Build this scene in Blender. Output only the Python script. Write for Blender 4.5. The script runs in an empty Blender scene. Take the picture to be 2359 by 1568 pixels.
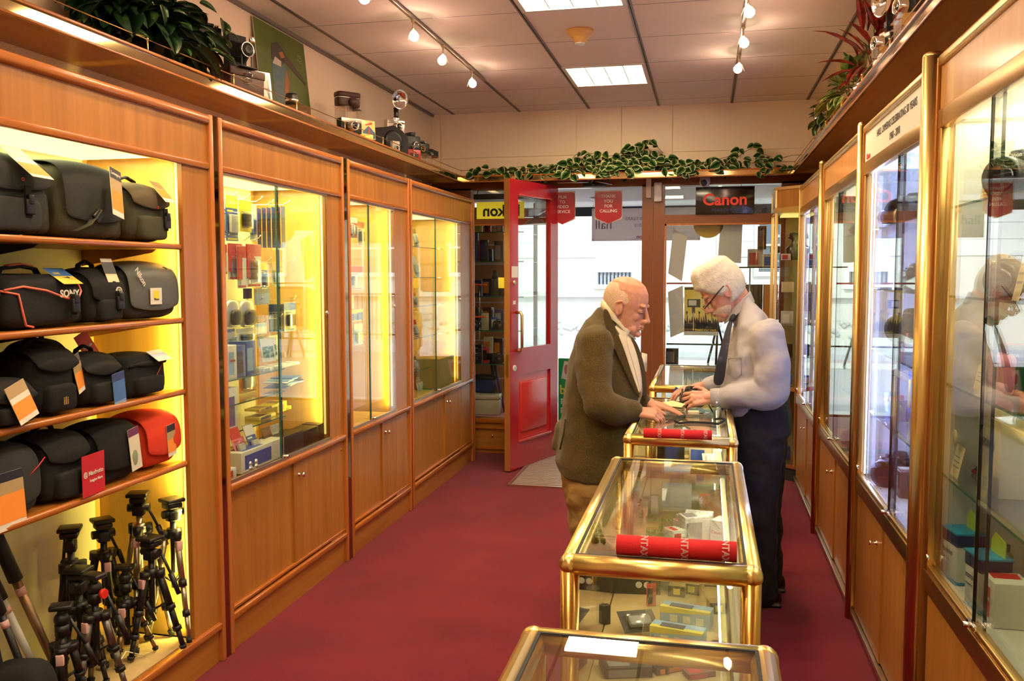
import bpy, bmesh, math, random
from mathutils import Vector, Matrix, Euler
PI = math.pi
C = bpy.context.scene.collection
scn = bpy.context.scene

# ---------------------------------------------------------------- camera
cam_d = bpy.data.cameras.new('camera'); cam = bpy.data.objects.new('camera', cam_d); C.objects.link(cam)
cam_d.sensor_width = 36.0; cam_d.lens = 2039.5 / 2359 * 36.0; cam_d.clip_start = 0.05; cam_d.clip_end = 200
_yaw, _pit, _rol = 0.21652, -0.07447, -0.001596
_f = Vector((-math.sin(_yaw) * math.cos(_pit), math.cos(_yaw) * math.cos(_pit), math.sin(_pit)))
_r = Vector((math.cos(_yaw), math.sin(_yaw), 0)); _u = _r.cross(_f)
_r2 = _r * math.cos(_rol) + _u * math.sin(_rol); _u2 = -_r * math.sin(_rol) + _u * math.cos(_rol)
_m = Matrix((_r2, _u2, -_f)).transposed().to_4x4(); _m.translation = (0, 0, 1.6)
cam.matrix_world = _m
scn.camera = cam

# ---------------------------------------------------------------- world, sun, exposure
scn.view_settings.view_transform = 'Standard'; scn.view_settings.look = 'None'
scn.view_settings.gamma = 1.0; scn.view_settings.use_curve_mapping = False
scn.view_settings.exposure = -0.10
scn.cycles.max_bounces = 7; scn.cycles.transparent_max_bounces = 20
scn.cycles.use_adaptive_sampling = True; scn.cycles.adaptive_threshold = 0.15; scn.cycles.adaptive_min_samples = 16; scn.cycles.light_sampling_threshold = 0.03
scn.cycles.glossy_bounces = 5; scn.cycles.diffuse_bounces = 3
scn.cycles.sample_clamp_indirect = 6.0; scn.cycles.caustics_reflective = False; scn.cycles.caustics_refractive = False
scn.cycles.use_denoising = True
w = bpy.data.worlds.new('sky'); scn.world = w; w.use_nodes = True
bg = w.node_tree.nodes['Background']; bg.inputs[0].default_value = (0.80, 0.90, 1.0, 1); bg.inputs[1].default_value = 2.6

def lamp(name, kind, loc, energy, col, rot=(0, 0, 0), size=0.1, size_y=None, spot=None, blend=0.5, spread=None):
    d = bpy.data.lights.new(name, kind); d.energy = energy; d.color = col
    if kind == 'AREA':
        d.size = size
        if size_y: d.shape = 'RECTANGLE'; d.size_y = size_y
        if spread: d.spread = spread
    elif kind == 'SUN': d.angle = size
    else: d.shadow_soft_size = size
    if kind == 'SPOT': d.spot_size = spot; d.spot_blend = blend
    o = bpy.data.objects.new(name, d); C.objects.link(o); o.location = loc; o.rotation_euler = rot
    return o

# daylight: a soft sun on the street
lamp('sun', 'SUN', (0, 12, 9), 3.6, (1.0, 0.97, 0.92), (math.radians(48), 0, math.radians(25)), 0.05)
# recessed ceiling panels (y centre); the last one lies behind the camera
PANELS = [(-0.715, 6.48), (-0.715, 4.50), (-0.715, 2.55), (-0.715, 0.6), (-0.715, -1.3)]
for _x, _y in PANELS:
    lamp('ceiling_panel_light', 'AREA', (_x, _y, 3.015), 27, (1.0, 0.80, 0.48), (0, 0, 0), 0.56, 0.60)

# low-voltage track spots: (x, y, aim dx, aim dy)
SPOTS = [(-1.60, 4.06, -.3, .1), (-1.60, 4.76, .15, -.2), (-1.60, 5.32, -.25, .1), (-1.60, 6.0, .2, -.1), (.18, 4.1, .1, .2), (.18, 4.70, .25, -.1), (.18, 5.3, .2, .1), (.18, 5.95, -.25, .1),
         (-1.60, 3.3, -.3, 0), (-1.60, 2.6, .2, 0), (-1.60, 1.7, .2, .2), (.18, 3.3, -.1, .1), (.18, 2.5, -.3, .1), (.18, 1.6, -.3, .2)]  # unseen heads on this row, added to light the near cabinets
for _x, _y, _a, _b in SPOTS:
    lamp('track_spot_light', 'SPOT', (_x + _a * .12, _y + _b * .12, 2.868), 34, (1.0, .66, .33), Vector((-_a, -_b, 1)).to_track_quat('Z', 'Y').to_euler(), .025, spot=math.radians(115), blend=.8)
    lamp('track_spill_light', 'POINT', (_x + _a * .05, _y + _b * .05, 2.895), 17.0, (1.0, .60, .42), size=.02)

# ---------------------------------------------------------------- materials
_mats = {}
def mat(name, col=(.8, .8, .8), rough=.5, metal=0.0, emit=None, es=1.0, bump=None, tex=None, spec=.5, coat=0.0, sheen=0.0, alpha=None, trans=0.0, ior=1.45, sss=0.0):
    """tex: (kind, scale(x,y,z), col2, contrast lo, hi)   bump: (scale, strength)"""
    if name in _mats: return _mats[name]
    m = bpy.data.materials.new(name); m.use_nodes = True; nt = m.node_tree; N = nt.nodes; L = nt.links
    b = N['Principled BSDF']
    b.inputs['Base Color'].default_value = (*col, 1); b.inputs['Roughness'].default_value = rough
    b.inputs['Metallic'].default_value = metal; b.inputs['Specular IOR Level'].default_value = spec
    b.inputs['Coat Weight'].default_value = coat; b.inputs['IOR'].default_value = ior
    if coat: b.inputs['Coat Roughness'].default_value = .12
    if sheen: b.inputs['Sheen Weight'].default_value = sheen
    if trans: b.inputs['Transmission Weight'].default_value = trans
    if sss:
        b.inputs['Subsurface Weight'].default_value = sss; b.inputs['Subsurface Radius'].default_value = (.010, .004, .002); b.inputs['Subsurface Scale'].default_value = 1.0
    if emit: b.inputs['Emission Color'].default_value = (*emit, 1); b.inputs['Emission Strength'].default_value = es
    if alpha is not None: b.inputs['Alpha'].default_value = alpha
    tc = mp = None
    if tex or bump:
        tc = N.new('ShaderNodeTexCoord')
    if tex:
        kind, sc, c2, lo, hi = tex
        mp = N.new('ShaderNodeMapping'); mp.inputs['Scale'].default_value = sc; L.new(tc.outputs['Object'], mp.inputs[0])
        if kind == 'noise':
            t = N.new('ShaderNodeTexNoise'); t.inputs['Scale'].default_value = 1; t.inputs['Detail'].default_value = 5; t.inputs['Roughness'].default_value = .6; out = t.outputs['Fac']
        elif kind == 'wave':
            t = N.new('ShaderNodeTexWave'); t.inputs['Scale'].default_value = 1; t.inputs['Distortion'].default_value = 4; t.inputs['Detail'].default_value = 3; t.inputs['Detail Scale'].default_value = .6; out = t.outputs['Fac']
        elif kind == 'vor':
            t = N.new('ShaderNodeTexVoronoi'); t.inputs['Scale'].default_value = 1; out = t.outputs['Distance']
        elif kind == 'brick':
            t = N.new('ShaderNodeTexBrick'); t.inputs['Scale'].default_value = 1; out = t.outputs['Fac']
        elif kind == 'checker':
            t = N.new('ShaderNodeTexChecker'); t.inputs['Scale'].default_value = 1; out = t.outputs['Fac']
        L.new(mp.outputs[0], t.inputs['Vector'])
        r = N.new('ShaderNodeValToRGB'); r.color_ramp.elements[0].position = lo; r.color_ramp.elements[1].position = hi
        r.color_ramp.elements[0].color = (*col, 1); r.color_ramp.elements[1].color = (*c2, 1)
        L.new(out, r.inputs[0]); L.new(r.outputs[0], b.inputs['Base Color'])
    if bump:
        n = N.new('ShaderNodeTexNoise'); n.inputs['Scale'].default_value = bump[0]; n.inputs['Detail'].default_value = 3
        L.new(tc.outputs['Object'], n.inputs['Vector'])
        bp = N.new('ShaderNodeBump'); bp.inputs['Strength'].default_value = bump[1]; bp.inputs['Distance'].default_value = bump[2] if len(bump) > 2 else .003
        L.new(n.outputs['Fac'], bp.inputs['Height']); L.new(bp.outputs[0], b.inputs['Normal'])
    _mats[name] = m
    return m

def glassmat(name, tint=(1, 1, 1), ior=1.5, rough=0.0, boost=1.0):
    """thin architectural glass: clear transmission plus a Fresnel reflection"""
    if name in _mats: return _mats[name]
    m = bpy.data.materials.new(name); m.use_nodes = True; nt = m.node_tree; N = nt.nodes; L = nt.links
    N.remove(N['Principled BSDF']); out = N['Material Output']
    tr = N.new('ShaderNodeBsdfTransparent'); tr.inputs[0].default_value = (*tint, 1)
    gl = N.new('ShaderNodeBsdfGlossy'); gl.inputs['Roughness'].default_value = rough; gl.inputs[0].default_value = (1, 1, 1, 1)
    fr = N.new('ShaderNodeFresnel'); ge = N.new('ShaderNodeNewGeometry')
    mr = N.new('ShaderNodeMapRange'); mr.inputs[3].default_value = ior; mr.inputs[4].default_value = 1 / ior   # both faces of a pane reflect alike
    L.new(ge.outputs['Backfacing'], mr.inputs[0]); L.new(mr.outputs[0], fr.inputs[0])
    mu = N.new('ShaderNodeMath'); mu.operation = 'MULTIPLY'; mu.inputs[1].default_value = boost; mu.use_clamp = True
    mx = N.new('ShaderNodeMixShader'); L.new(fr.outputs[0], mu.inputs[0]); L.new(mu.outputs[0], mx.inputs[0])
    L.new(tr.outputs[0], mx.inputs[1]); L.new(gl.outputs[0], mx.inputs[2]); L.new(mx.outputs[0], out.inputs[0])
    _mats[name] = m
    return m

def wood(name, c1, c2, axis='z', rough=.38, k=1.0):
    sc = {'z': (22 * k, 22 * k, 1.1 * k), 'y': (22 * k, 1.1 * k, 22 * k), 'x': (1.1 * k, 22 * k, 22 * k)}[axis]
    return mat(name, c1, rough, tex=('noise', sc, c2, .3, .72), coat=.25)
OAK_Z = wood('oak_z', (.34, .125, .016), (.47, .195, .034), 'z')
OAK_Y = wood('oak_y', (.34, .124, .016), (.47, .192, .033), 'y')
OAK_X = wood('oak_x', (.34, .124, .016), (.47, .192, .033), 'x')
OAKD_Y = wood('oak_rail', (.34, .100, .012), (.45, .145, .022), 'y', .22)
OAKD_X = wood('oak_rail_x', (.34, .100, .012), (.45, .145, .022), 'x', .22)
OAKD_Z = wood('oak_rail_z', (.46, .150, .032), (.56, .195, .046), 'z', .25)
BROWN = mat('brown_gloss_frame', (.24, .075, .022), .32, bump=(60, .15), coat=.3)
BRASS = mat('brass_anodised', (.78, .56, .22), .30, 1.0)
BRASSD = mat('bronze_anodised', (.50, .30, .10), .30, 1.0)
BRASSM = mat('brass_mirror_strip', (.80, .60, .28), .07, 1.0)
CHROME = mat('chrome', (.82, .80, .76), .12, 1.0)
STEEL = mat('satin_steel', (.55, .52, .47), .35, 1.0)
ALU = mat('champagne_aluminium', (.66, .56, .42), .3, 1.0)
BLACK = mat('black_plastic', (.012, .012, .013), .38)
BLACKM = mat('black_matte', (.018, .018, .019), .7)
WHITE = mat('white_plastic', (.78, .76, .70), .4)
CREAM = mat('cream_panel', (.80, .70, .44), .6)
WALLP = mat('wall_paint', (.86, .69, .50), .62, bump=(30, .08))
TILE = mat('ceiling_tile_white', (.88, .81, .74), .75, tex=('noise', (1.2, 1.2, 1.2), (.93, .87, .80), .3, .7), bump=(180, .35))
TBAR = mat('ceiling_tbar_grey', (.20, .17, .15), .4, .3)
CARPET = mat('red_carpet', (.135, .0025, .014), .95, tex=('noise', (2.2, 2.2, 2.2), (.190, .005, .021), .35, .7), bump=(420, .9), sheen=.15, spec=.1)
SAND = mat('beige_felt', (.46, .33, .15), .95, tex=('noise', (9, 9, 9), (.58, .43, .22), .3, .7), bump=(300, .5), spec=.1)
GLASS = glassmat('clear_glass', (.96, .99, .97), 1.5, boost=1.25)
GLASSE = mat('glass_edge_green', (.03, .13, .09), .1, spec=.8)
GLASSD = mat('glass_edge_dark', (.008, .02, .016), .15)
ACRYL = glassmat('acrylic', (.93, .93, .91), 1.49, boost=1.6)
CLEARP = glassmat('clear_plastic', (.94, .95, .95), 1.45, .12, boost=1.5)
MIRROR = mat('mirror', (.70, .66, .60), .03, 1.0)
RED = mat('red_gloss_paint', (.44, .012, .022), .2, coat=.6)
REDL = mat('red_gloss_panel', (.62, .035, .03), .25, coat=.5)
TUBE = mat('fluorescent_warm', (1, 1, 1), .5, emit=(1.0, .82, .22), es=1.1)
TUBEB = mat('led_blue_white', (1, 1, 1), .5, emit=(.62, .70, 1.0), es=9)
PANELM = mat('panel_diffuser', (1, 1, 1), .5, emit=(1.0, .97, .86), es=6)

# ---------------------------------------------------------------- mesh builder
class MB:
    def __init__(s): s.bm = bmesh.new(); s.mi = 0; s.M = Matrix.Identity(4)
    def mat(s, i): s.mi = i; return s
    def at(s, loc=(0, 0, 0), rot=(0, 0, 0), sc=(1, 1, 1)):
        s.M = Matrix.LocRotScale(Vector(loc), Euler(rot), Vector(sc)); return s
    def _v(s, p): return s.bm.verts.new(s.M @ Vector(p))
    def _f(s, vs, smooth=False):
        try: f = s.bm.faces.new(vs)
        except ValueError: return None
        f.material_index = s.mi; f.smooth = smooth; return f
    def box(s, x0, y0, z0, x1, y1, z1, bev=0.0):
        if bev > 0:
            b = min(bev, (abs(x1 - x0)) * .49, abs(y1 - y0) * .49, abs(z1 - z0) * .49)
            t = bmesh.new(); bmesh.ops.create_cube(t, size=1)
            for v in t.verts: v.co = Vector(((x0 + x1) / 2 + v.co.x * (x1 - x0), (y0 + y1) / 2 + v.co.y * (y1 - y0), (z0 + z1) / 2 + v.co.z * (z1 - z0)))
            bmesh.ops.bevel(t, geom=t.edges[:], offset=b, segments=2, affect='EDGES', profile=.6)
            s._merge(t, True); return s
        v = [s._v(p) for p in ((x0, y0, z0), (x1, y0, z0), (x1, y1, z0), (x0, y1, z0), (x0, y0, z1), (x1, y0, z1), (x1, y1, z1), (x0, y1, z1))]
        for q in ((0, 3, 2, 1), (4, 5, 6, 7), (0, 1, 5, 4), (1, 2, 6, 5), (2, 3, 7, 6), (3, 0, 4, 7)): s._f([v[i] for i in q])
        return s
    def _merge(s, t, smooth=False):
        mp = {v: s._v(v.co) for v in t.verts}
        for f in t.faces: s._f([mp[v] for v in f.verts], smooth)
        t.free()
    def quad(s, a, b, c, d): s._f([s._v(p) for p in (a, b, c, d)]); return s
    def poly(s, pts, depth, axis='y', base=0.0):
        """extrude 2-D outline along an axis; pts in the other two axes (order xz, yz, xy)"""
        def P(p, t):
            return {'y': (p[0], t, p[1]), 'x': (t, p[0], p[1]), 'z': (p[0], p[1], t)}[axis]
        a = [s._v(P(p, base)) for p in pts]; b = [s._v(P(p, base + depth)) for p in pts]; n = len(pts)
        s._f(a); s._f(b[::-1])
        for i in range(n): s._f([a[i], b[i], b[(i + 1) % n], a[(i + 1) % n]])
        return s
    def cyl(s, p0, p1, r0, r1=None, n=16, caps=True, smooth=True):
        r1 = r0 if r1 is None else r1
        p0 = Vector(p0); p1 = Vector(p1); d = (p1 - p0).normalized()
        a = d.orthogonal().normalized(); b = d.cross(a)
        R0 = [s._v(p0 + (a * math.cos(t) + b * math.sin(t)) * r0) for t in [2 * PI * i / n for i in range(n)]]
        R1 = [s._v(p1 + (a * math.cos(t) + b * math.sin(t)) * r1) for t in [2 * PI * i / n for i in range(n)]]
        for i in range(n): s._f([R0[i], R0[(i + 1) % n], R1[(i + 1) % n], R1[i]], smooth)
        if caps: s._f(R0[::-1]); s._f(R1)
        return s
    def tube(s, pts, r, n=8, closed=False, flat=None):
        """swept tube; r a number or list; flat=(w,h) makes a strap section"""
        P = [Vector(p) for p in pts]; m = len(P); rings = []
        up = Vector((0, 0, 1))
        for i, p in enumerate(P):
            t = (P[min(i + 1, m - 1)] - P[max(i - 1, 0)]) if not closed else (P[(i + 1) % m] - P[i - 1])
            t.normalize()
            a = t.cross(up)
            if a.length < .15: a = t.cross(Vector((0, 1, 0)))
            a.normalize(); b = a.cross(t).normalized()
            rr = r[i] if isinstance(r, (list, tuple)) else r
            rw, rh = (flat if flat else (rr, rr))
            rings.append([s._v(p + a * math.cos(2 * PI * k / n) * rw + b * math.sin(2 * PI * k / n) * rh) for k in range(n)])
        for i in range(m - (0 if closed else 1)):
            A = rings[i]; B = rings[(i + 1) % m]
            for k in range(n): s._f([A[k], A[(k + 1) % n], B[(k + 1) % n], B[k]], True)
        if not closed: s._f(rings[0][::-1]); s._f(rings[-1])
        return s
    def lathe(s, prof, n=24, smooth=True):
        """profile of (r, z) about local z; transform through at()"""
        rings = []
        for r, z in prof:
            if r < 1e-5: rings.append([s._v((0, 0, z))])
            else: rings.append([s._v((r * math.cos(2 * PI * k / n), r * math.sin(2 * PI * k / n), z)) for k in range(n)])
        for A, B in zip(rings, rings[1:]):
            for k in range(n):
                a0, a1 = A[k % len(A)], A[(k + 1) % len(A)]; b0, b1 = B[k % len(B)], B[(k + 1) % len(B)]
                q = [a0, a1, b1, b0] if len(A) > 1 and len(B) > 1 else ([a0, b1, b0] if len(A) == 1 else [a0, a1, b0])
                if len(A) == 1 and len(B) == 1: continue
                s._f(q, smooth)
        if len(rings[0]) > 1: s._f(rings[0][::-1])
        if len(rings[-1]) > 1: s._f(rings[-1])
        return s
    def ell(s, c, r, nu=14, nv=10):
        t = bmesh.new(); bmesh.ops.create_uvsphere(t, u_segments=nu, v_segments=nv, radius=1)
        for v in t.verts: v.co = Vector((c[0] + v.co.x * r[0], c[1] + v.co.y * r[1], c[2] + v.co.z * r[2]))
        s._merge(t, True); return s
    def sheet(s, grid, thick=0.0, smooth=True):
        """grid[i][j] of points -> surface (two-sided when thick > 0 along local normal)"""
        V = [[s._v(p) for p in row] for row in grid]
        for i in range(len(V) - 1):
            for j in range(len(V[0]) - 1): s._f([V[i][j], V[i + 1][j], V[i + 1][j + 1], V[i][j + 1]], smooth)
        return s
    def superbox(s, w, d, h, e=.35, n=20, m=12, top=1.0, bulge=0.0, z0=0.0):
        """soft rounded case body, base at z0: superellipsoid-like; top scales the upper section"""
        def se(t, p): c = math.cos(t); return math.copysign(abs(c) ** p, c)
        def ss(t, p): c = math.sin(t); return math.copysign(abs(c) ** p, c)
        rings = []
        for j in range(m + 1):
            ph = -PI / 2 + PI * j / m
            cz = ss(ph, e); cr = se(ph, e); k = 1 + (top - 1) * (cz + 1) / 2
            if j in (0, m): rings.append([s._v((0, 0, z0 + (cz + 1) / 2 * h))]); continue
            rings.append([s._v((w / 2 * cr * k * se(2 * PI * i / n, e), d / 2 * cr * k * ss(2 * PI * i / n, e) * (1 + bulge * math.cos(ph)), z0 + (cz + 1) / 2 * h)) for i in range(n)])
        for A, B in zip(rings, rings[1:]):
            for k in range(n):
                if len(A) == 1: s._f([A[0], B[(k + 1) % n], B[k]], True)
                elif len(B) == 1: s._f([A[k], A[(k + 1) % n], B[0]], True)
                else: s._f([A[k], A[(k + 1) % n], B[(k + 1) % n], B[k]], True)
        return s
    def text(s, txt, size, depth=.0008, align='CENTER', bold=0.0):
        """flat raised lettering in the local x-y plane, extruded +z"""
        cu = bpy.data.curves.new('t', 'FONT'); cu.body = txt; cu.size = size; cu.align_x = align; cu.align_y = 'CENTER'
        cu.extrude = depth / 2; cu.offset = bold; cu.resolution_u = 3
        ob = bpy.data.objects.new('t', cu); C.objects.link(ob)
        dg = bpy.context.evaluated_depsgraph_get(); dg.update()
        me = bpy.data.meshes.new_from_object(ob.evaluated_get(dg))
        t = bmesh.new(); t.from_mesh(me)
        for v in t.verts: v.co.z += depth / 2
        s._merge(t, False)
        bpy.data.objects.remove(ob); bpy.data.curves.remove(cu); bpy.data.meshes.remove(me)
        return s
    def build(s, name, mats, parent=None, mods=None, recalc=True):
        if recalc: bmesh.ops.recalc_face_normals(s.bm, faces=s.bm.faces[:])
        me = bpy.data.meshes.new(name); s.bm.to_mesh(me); s.bm.free()
        for m in (mats if isinstance(mats, (list, tuple)) else [mats]): me.materials.append(m)
        o = bpy.data.objects.new(name, me); C.objects.link(o)
        if parent is not None: o.parent = parent
        return o

def tag(o, label=None, cat=None, group=None, kind=None):
    if label: o['label'] = label
    if cat: o['category'] = cat
    if group: o['group'] = group
    if kind: o['kind'] = kind
    return o
def thing(name, label, cat, loc=(0, 0, 0), rot=0.0, group=None):
    o = bpy.data.objects.new(name, None); o.empty_display_size = .05; C.objects.link(o); o.location = loc
    o.rotation_euler = rot if isinstance(rot, (tuple, list)) else (0, 0, rot)
    return tag(o, label, cat, group)
def struct(name, mb, m, parent=None):
    o = mb.build(name, m, parent)
    if parent is None: o['kind'] = 'structure'
    return o
def dup(root, loc, rot=None, label=None, group=None):
    r = root.copy(); C.objects.link(r); r.location = loc
    if rot is not None: r.rotation_euler = rot if isinstance(rot, (tuple, list)) else (0, 0, rot)
    if label: r['label'] = label
    if group: r['group'] = group
    for ch in list(root.children):
        c = ch.copy(); C.objects.link(c); c.parent = r
        for g in list(ch.children):
            d = g.copy(); C.objects.link(d); d.parent = c
    return r
def box1(name, m, parent, *a, bev=0.0):
    b = MB(); b.box(*a, bev=bev); return b.build(name, m, parent)

def boxes(name, m, parent, items, bev=0.0):
    """one object per box"""
    out = []
    for a in items:
        b = MB(); b.box(*a, bev=bev); out.append(b.build(name, m, parent))
    return out
def copies(o, locs, parent=None):
    for l in locs:
        c = o.copy(); C.objects.link(c); c.location = l
        if parent is not None: c.parent = parent

def translucent(name, col, k=.5):
    """paper and vinyl that let daylight through"""
    if name in _mats: return _mats[name]
    m = bpy.data.materials.new(name); m.use_nodes = True; nt = m.node_tree; N = nt.nodes; L = nt.links
    b = N['Principled BSDF']; b.inputs['Base Color'].default_value = (*col, 1); b.inputs['Roughness'].default_value = .6
    t = N.new('ShaderNodeBsdfTranslucent'); t.inputs[0].default_value = (*col, 1); x = N.new('ShaderNodeMixShader'); x.inputs[0].default_value = k
    L.new(b.outputs[0], x.inputs[1]); L.new(t.outputs[0], x.inputs[2]); L.new(x.outputs[0], N['Material Output'].inputs[0]); _mats[name] = m
    return m
_Rm = Matrix((_r2, _u2, _f))
def px(x, y, Y):
    """photo pixel -> the point of the plane y = Y seen there (used to measure places)"""
    r = _Rm.transposed() @ Vector(((x - 1179.5) / 2039.5, -(y - 784) / 2039.5, 1)); t = Y / r.y
    return Vector((r.x * t, Y, 1.6 + r.z * t))
def pz(x, y, Z):
    r = _Rm.transposed() @ Vector(((x - 1179.5) / 2039.5, -(y - 784) / 2039.5, 1)); t = (Z - 1.6) / r.z
    return Vector((r.x * t, r.y * t, Z))
def pX(x, y, X):
    r = _Rm.transposed() @ Vector(((x - 1179.5) / 2039.5, -(y - 784) / 2039.5, 1)); t = X / r.x
    return Vector((X, r.y * t, 1.6 + r.z * t))
# ================================================================ the room
XL, XR, YF, YB, ZC = -2.42, 0.98, 7.70, -2.6, 3.02
b = MB(); b.box(XL - .1, YB - .1, -.08, XR + .1, YF, 0); struct('floor', b, CARPET)
b = MB(); b.box(XL - .1, YB, 0, XL, YF, ZC + .1); struct('wall_left', b, WALLP)
b = MB(); b.box(XR, YB, 0, XR + .1, YF, ZC + .1); struct('wall_right', b, WALLP)
b = MB(); b.box(XL, YB - .1, 0, XR, YB, ZC + .1); struct('wall_back', b, WALLP)
# ceiling grid: T-bars every 0.60 in x and 0.655 in y; two bays of it open for the light panels
GX = [-2.22, -1.62, -1.01, -.42, .18, .78]
GY = [-2.37 + .655 * i for i in range(-0, 16)]
def ceil_boxes():
    b = MB(); xs = [XL] + GX + [XR]; ys = [YB] + [4.83 + .655 * k for k in range(-11, 5)] + [YF]
    for i in range(len(xs) - 1):
        for j in range(len(ys) - 1):
            cx_, cy_ = (xs[i] + xs[i + 1]) / 2, (ys[j] + ys[j + 1]) / 2
            if abs(cx_ + .715) < .1 and any(abs(cy_ - p[1]) < .2 for p in PANELS): continue
            b.box(xs[i] + .006, ys[j] + .003, ZC, xs[i + 1] - .006, ys[j + 1] - .003, ZC + .02)
    return b
struct('ceiling', ceil_boxes(), TILE)
b = MB(); b.box(XL - .1, YB - .1, ZC + .10, XR + .1, YF + .1, ZC + .16); struct('ceiling_void', b, TBAR)
b = MB()
for x in GX: b.box(x - .012, YB, ZC - .004, x - .003, YF, ZC + .03); b.box(x + .003, YB, ZC - .004, x + .012, YF, ZC + .03); b.box(x - .004, YB, ZC + .006, x + .004, YF, ZC + .03)
for k in range(-11, 5):
    y = 4.83 + .655 * k; b.box(XL, y - .004, ZC + .0, XR, y + .004, ZC + .03)
b.box(XL, YB, ZC - .02, XL + .02, YF, ZC + .03); b.box(XR - .02, YB, ZC - .02, XR, YF, ZC + .03)
struct('trim_1', b, TBAR)
for x, y in PANELS:
    which = 'over the smoke detector' if y > 6 else 'behind the smoke detector, cut off by the photo edge'
    y0 = 4.83 + .655 * round((y - .33 - 4.83) / .655); y1 = y0 + .655
    t = thing('ceiling_light_panel', 'square recessed fluorescent ceiling panel nearest the shop door' if y > 6 else 'square recessed fluorescent ceiling panel on the near side of the smoke detector', 'ceiling light', (0, 0, 0)) if y > 4 else thing('ceiling_light_panel', 'square recessed fluorescent ceiling panel behind the photographer', 'ceiling light', (0, 0, 0), group='ceiling panels behind the photographer')
    b = MB(); z0, z1 = ZC - .006, ZC + .055
    b.box(-1.0, y0, z0, -.975, y1, z1); b.box(-.455, y0, z0, -.43, y1, z1); b.box(-.975, y0, z0, -.455, y0 + .03, z1); b.box(-.975, y1 - .03, z0, -.455, y1, z1)
    b.build('frame', WHITE, t)
    b = MB(); b.box(-.975, y0 + .03, ZC + .035, -.455, y1 - .03, ZC + .045); b.build('diffuser', PANELM, t)
    b = MB()
    for k in range(1, 4): b.box(-.975 + .13 * k - .002, y0 + .03, ZC - .002, -.975 + .13 * k + .002, y1 - .03, ZC + .03)
    for k in range(1, 9): b.box(-.975, y0 + .03 + .0661 * k - .002, ZC - .002, -.455, y0 + .03 + .0661 * k + .002, ZC + .03)
    b.build('louvre', WHITE, t)
# front wall above the shop front
WX0, WX1 = -.55, -.36
b = MB(); b.box(XL, YF, 2.38, XR + .1, YF + .12, ZC + .1)
b.box(XL, YF - .012, 2.42, -2.345, YF, ZC); b.box(-1.113, YF - .012, 2.42, -.735, YF, ZC); b.box(-.729, YF - .012, 2.42, -.306, YF, ZC)
b.box(-2.335, YF - .008, 2.63, -1.123, YF, 2.975); b.box(-.296, YF - .008, 2.63, .86, YF, 2.975)
b.box(XL, YF - .010, 2.42, -1.113, YF, 2.615); b.box(-.306, YF - .010, 2.42, XR, YF, 2.615)
struct('wall_front', b, WALLP)
# brown painted shop-front framing
b = MB()
y0, y1 = YF - .03, YF + .07
b.box(XL, y0, 2.345, XR, y1, 2.46)                   # head
b.box(XL, y0, 0, -2.06, y1, 2.36)
b.box(-1.34, y0 + .02, 0, -1.295, y1, 2.36)          # door jamb left
b.box(-.55, y0, 0, -.455, y1, 2.36); b.box(-.452, y0 - .012, 0, -.36, y1, 2.36)   # post right of the door
b.box(-2.06, y0, 2.045, -1.30, y1, 2.095)            # transom left
b.box(-.36, y0 - .01, 2.02, .60, y1, 2.10)           # transom right
b.box(-.36, y0 - .005, .0, .60, y1, .12)
b.box(.59, y0, 0, XR, y1, 2.36)
struct('trim_2', b, BROWN)
b = MB()
b.box(-.358, y0 - .014, .12, -.342, y0 + .02, 2.03); b.box(-.36, y0 - .014, 2.01, .60, y0 + .02, 2.026)
b.box(-2.06, y0 - .01, 2.032, -1.34, y0 + .02, 2.044)
struct('trim_3', b, OAKD_Z)
for nm, a in (('window_1', (-2.06, 2.095, -1.34, 2.345)), ('window_2', (-.36, 2.10, .59, 2.345)), ('window_3', (-.342, .12, .59, 2.02)), ('window_4', (-2.06, .31, -1.34, 2.045))):
    b = MB(); b.box(a[0], YF + .01, a[1], a[2], YF + .016, a[3]); struct(nm, b, GLASS)
# low oak cupboard front under the left shop window
t = thing('window_cupboard', 'low oak drawer front below the shop window left of the red door', 'cupboard', (0, 0, 0))
b = MB(); b.box(-2.06, YF - .05, 0, -1.34, YF - .03, .305); b.build('carcass', OAK_X, t)
b = MB(); b.box(-2.06, YF - .062, .27, -1.34, YF - .03, .312, bev=.004); b.box(-2.06, YF - .062, .215, -1.34, YF - .03, .232, bev=.004); b.box(-2.06, YF - .062, .03, -1.34, YF - .03, .05, bev=.004); b.build('moulding', OAKD_X, t)
b = MB(); b.lathe([(.004, 0), (.004, .012), (.010, .016), (.010, .022), (.004, .026), (0, .026)], 12)
k = b.build('knob', BRASS, t); k.location = (-1.86, YF - .05, .16); k.rotation_euler = (PI / 2, 0, 0)
b = MB(); b.box(-2.055, YF - .035, .312, -1.34, YF - .02, .325); b.build('sliding_track', ALU, t)

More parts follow.
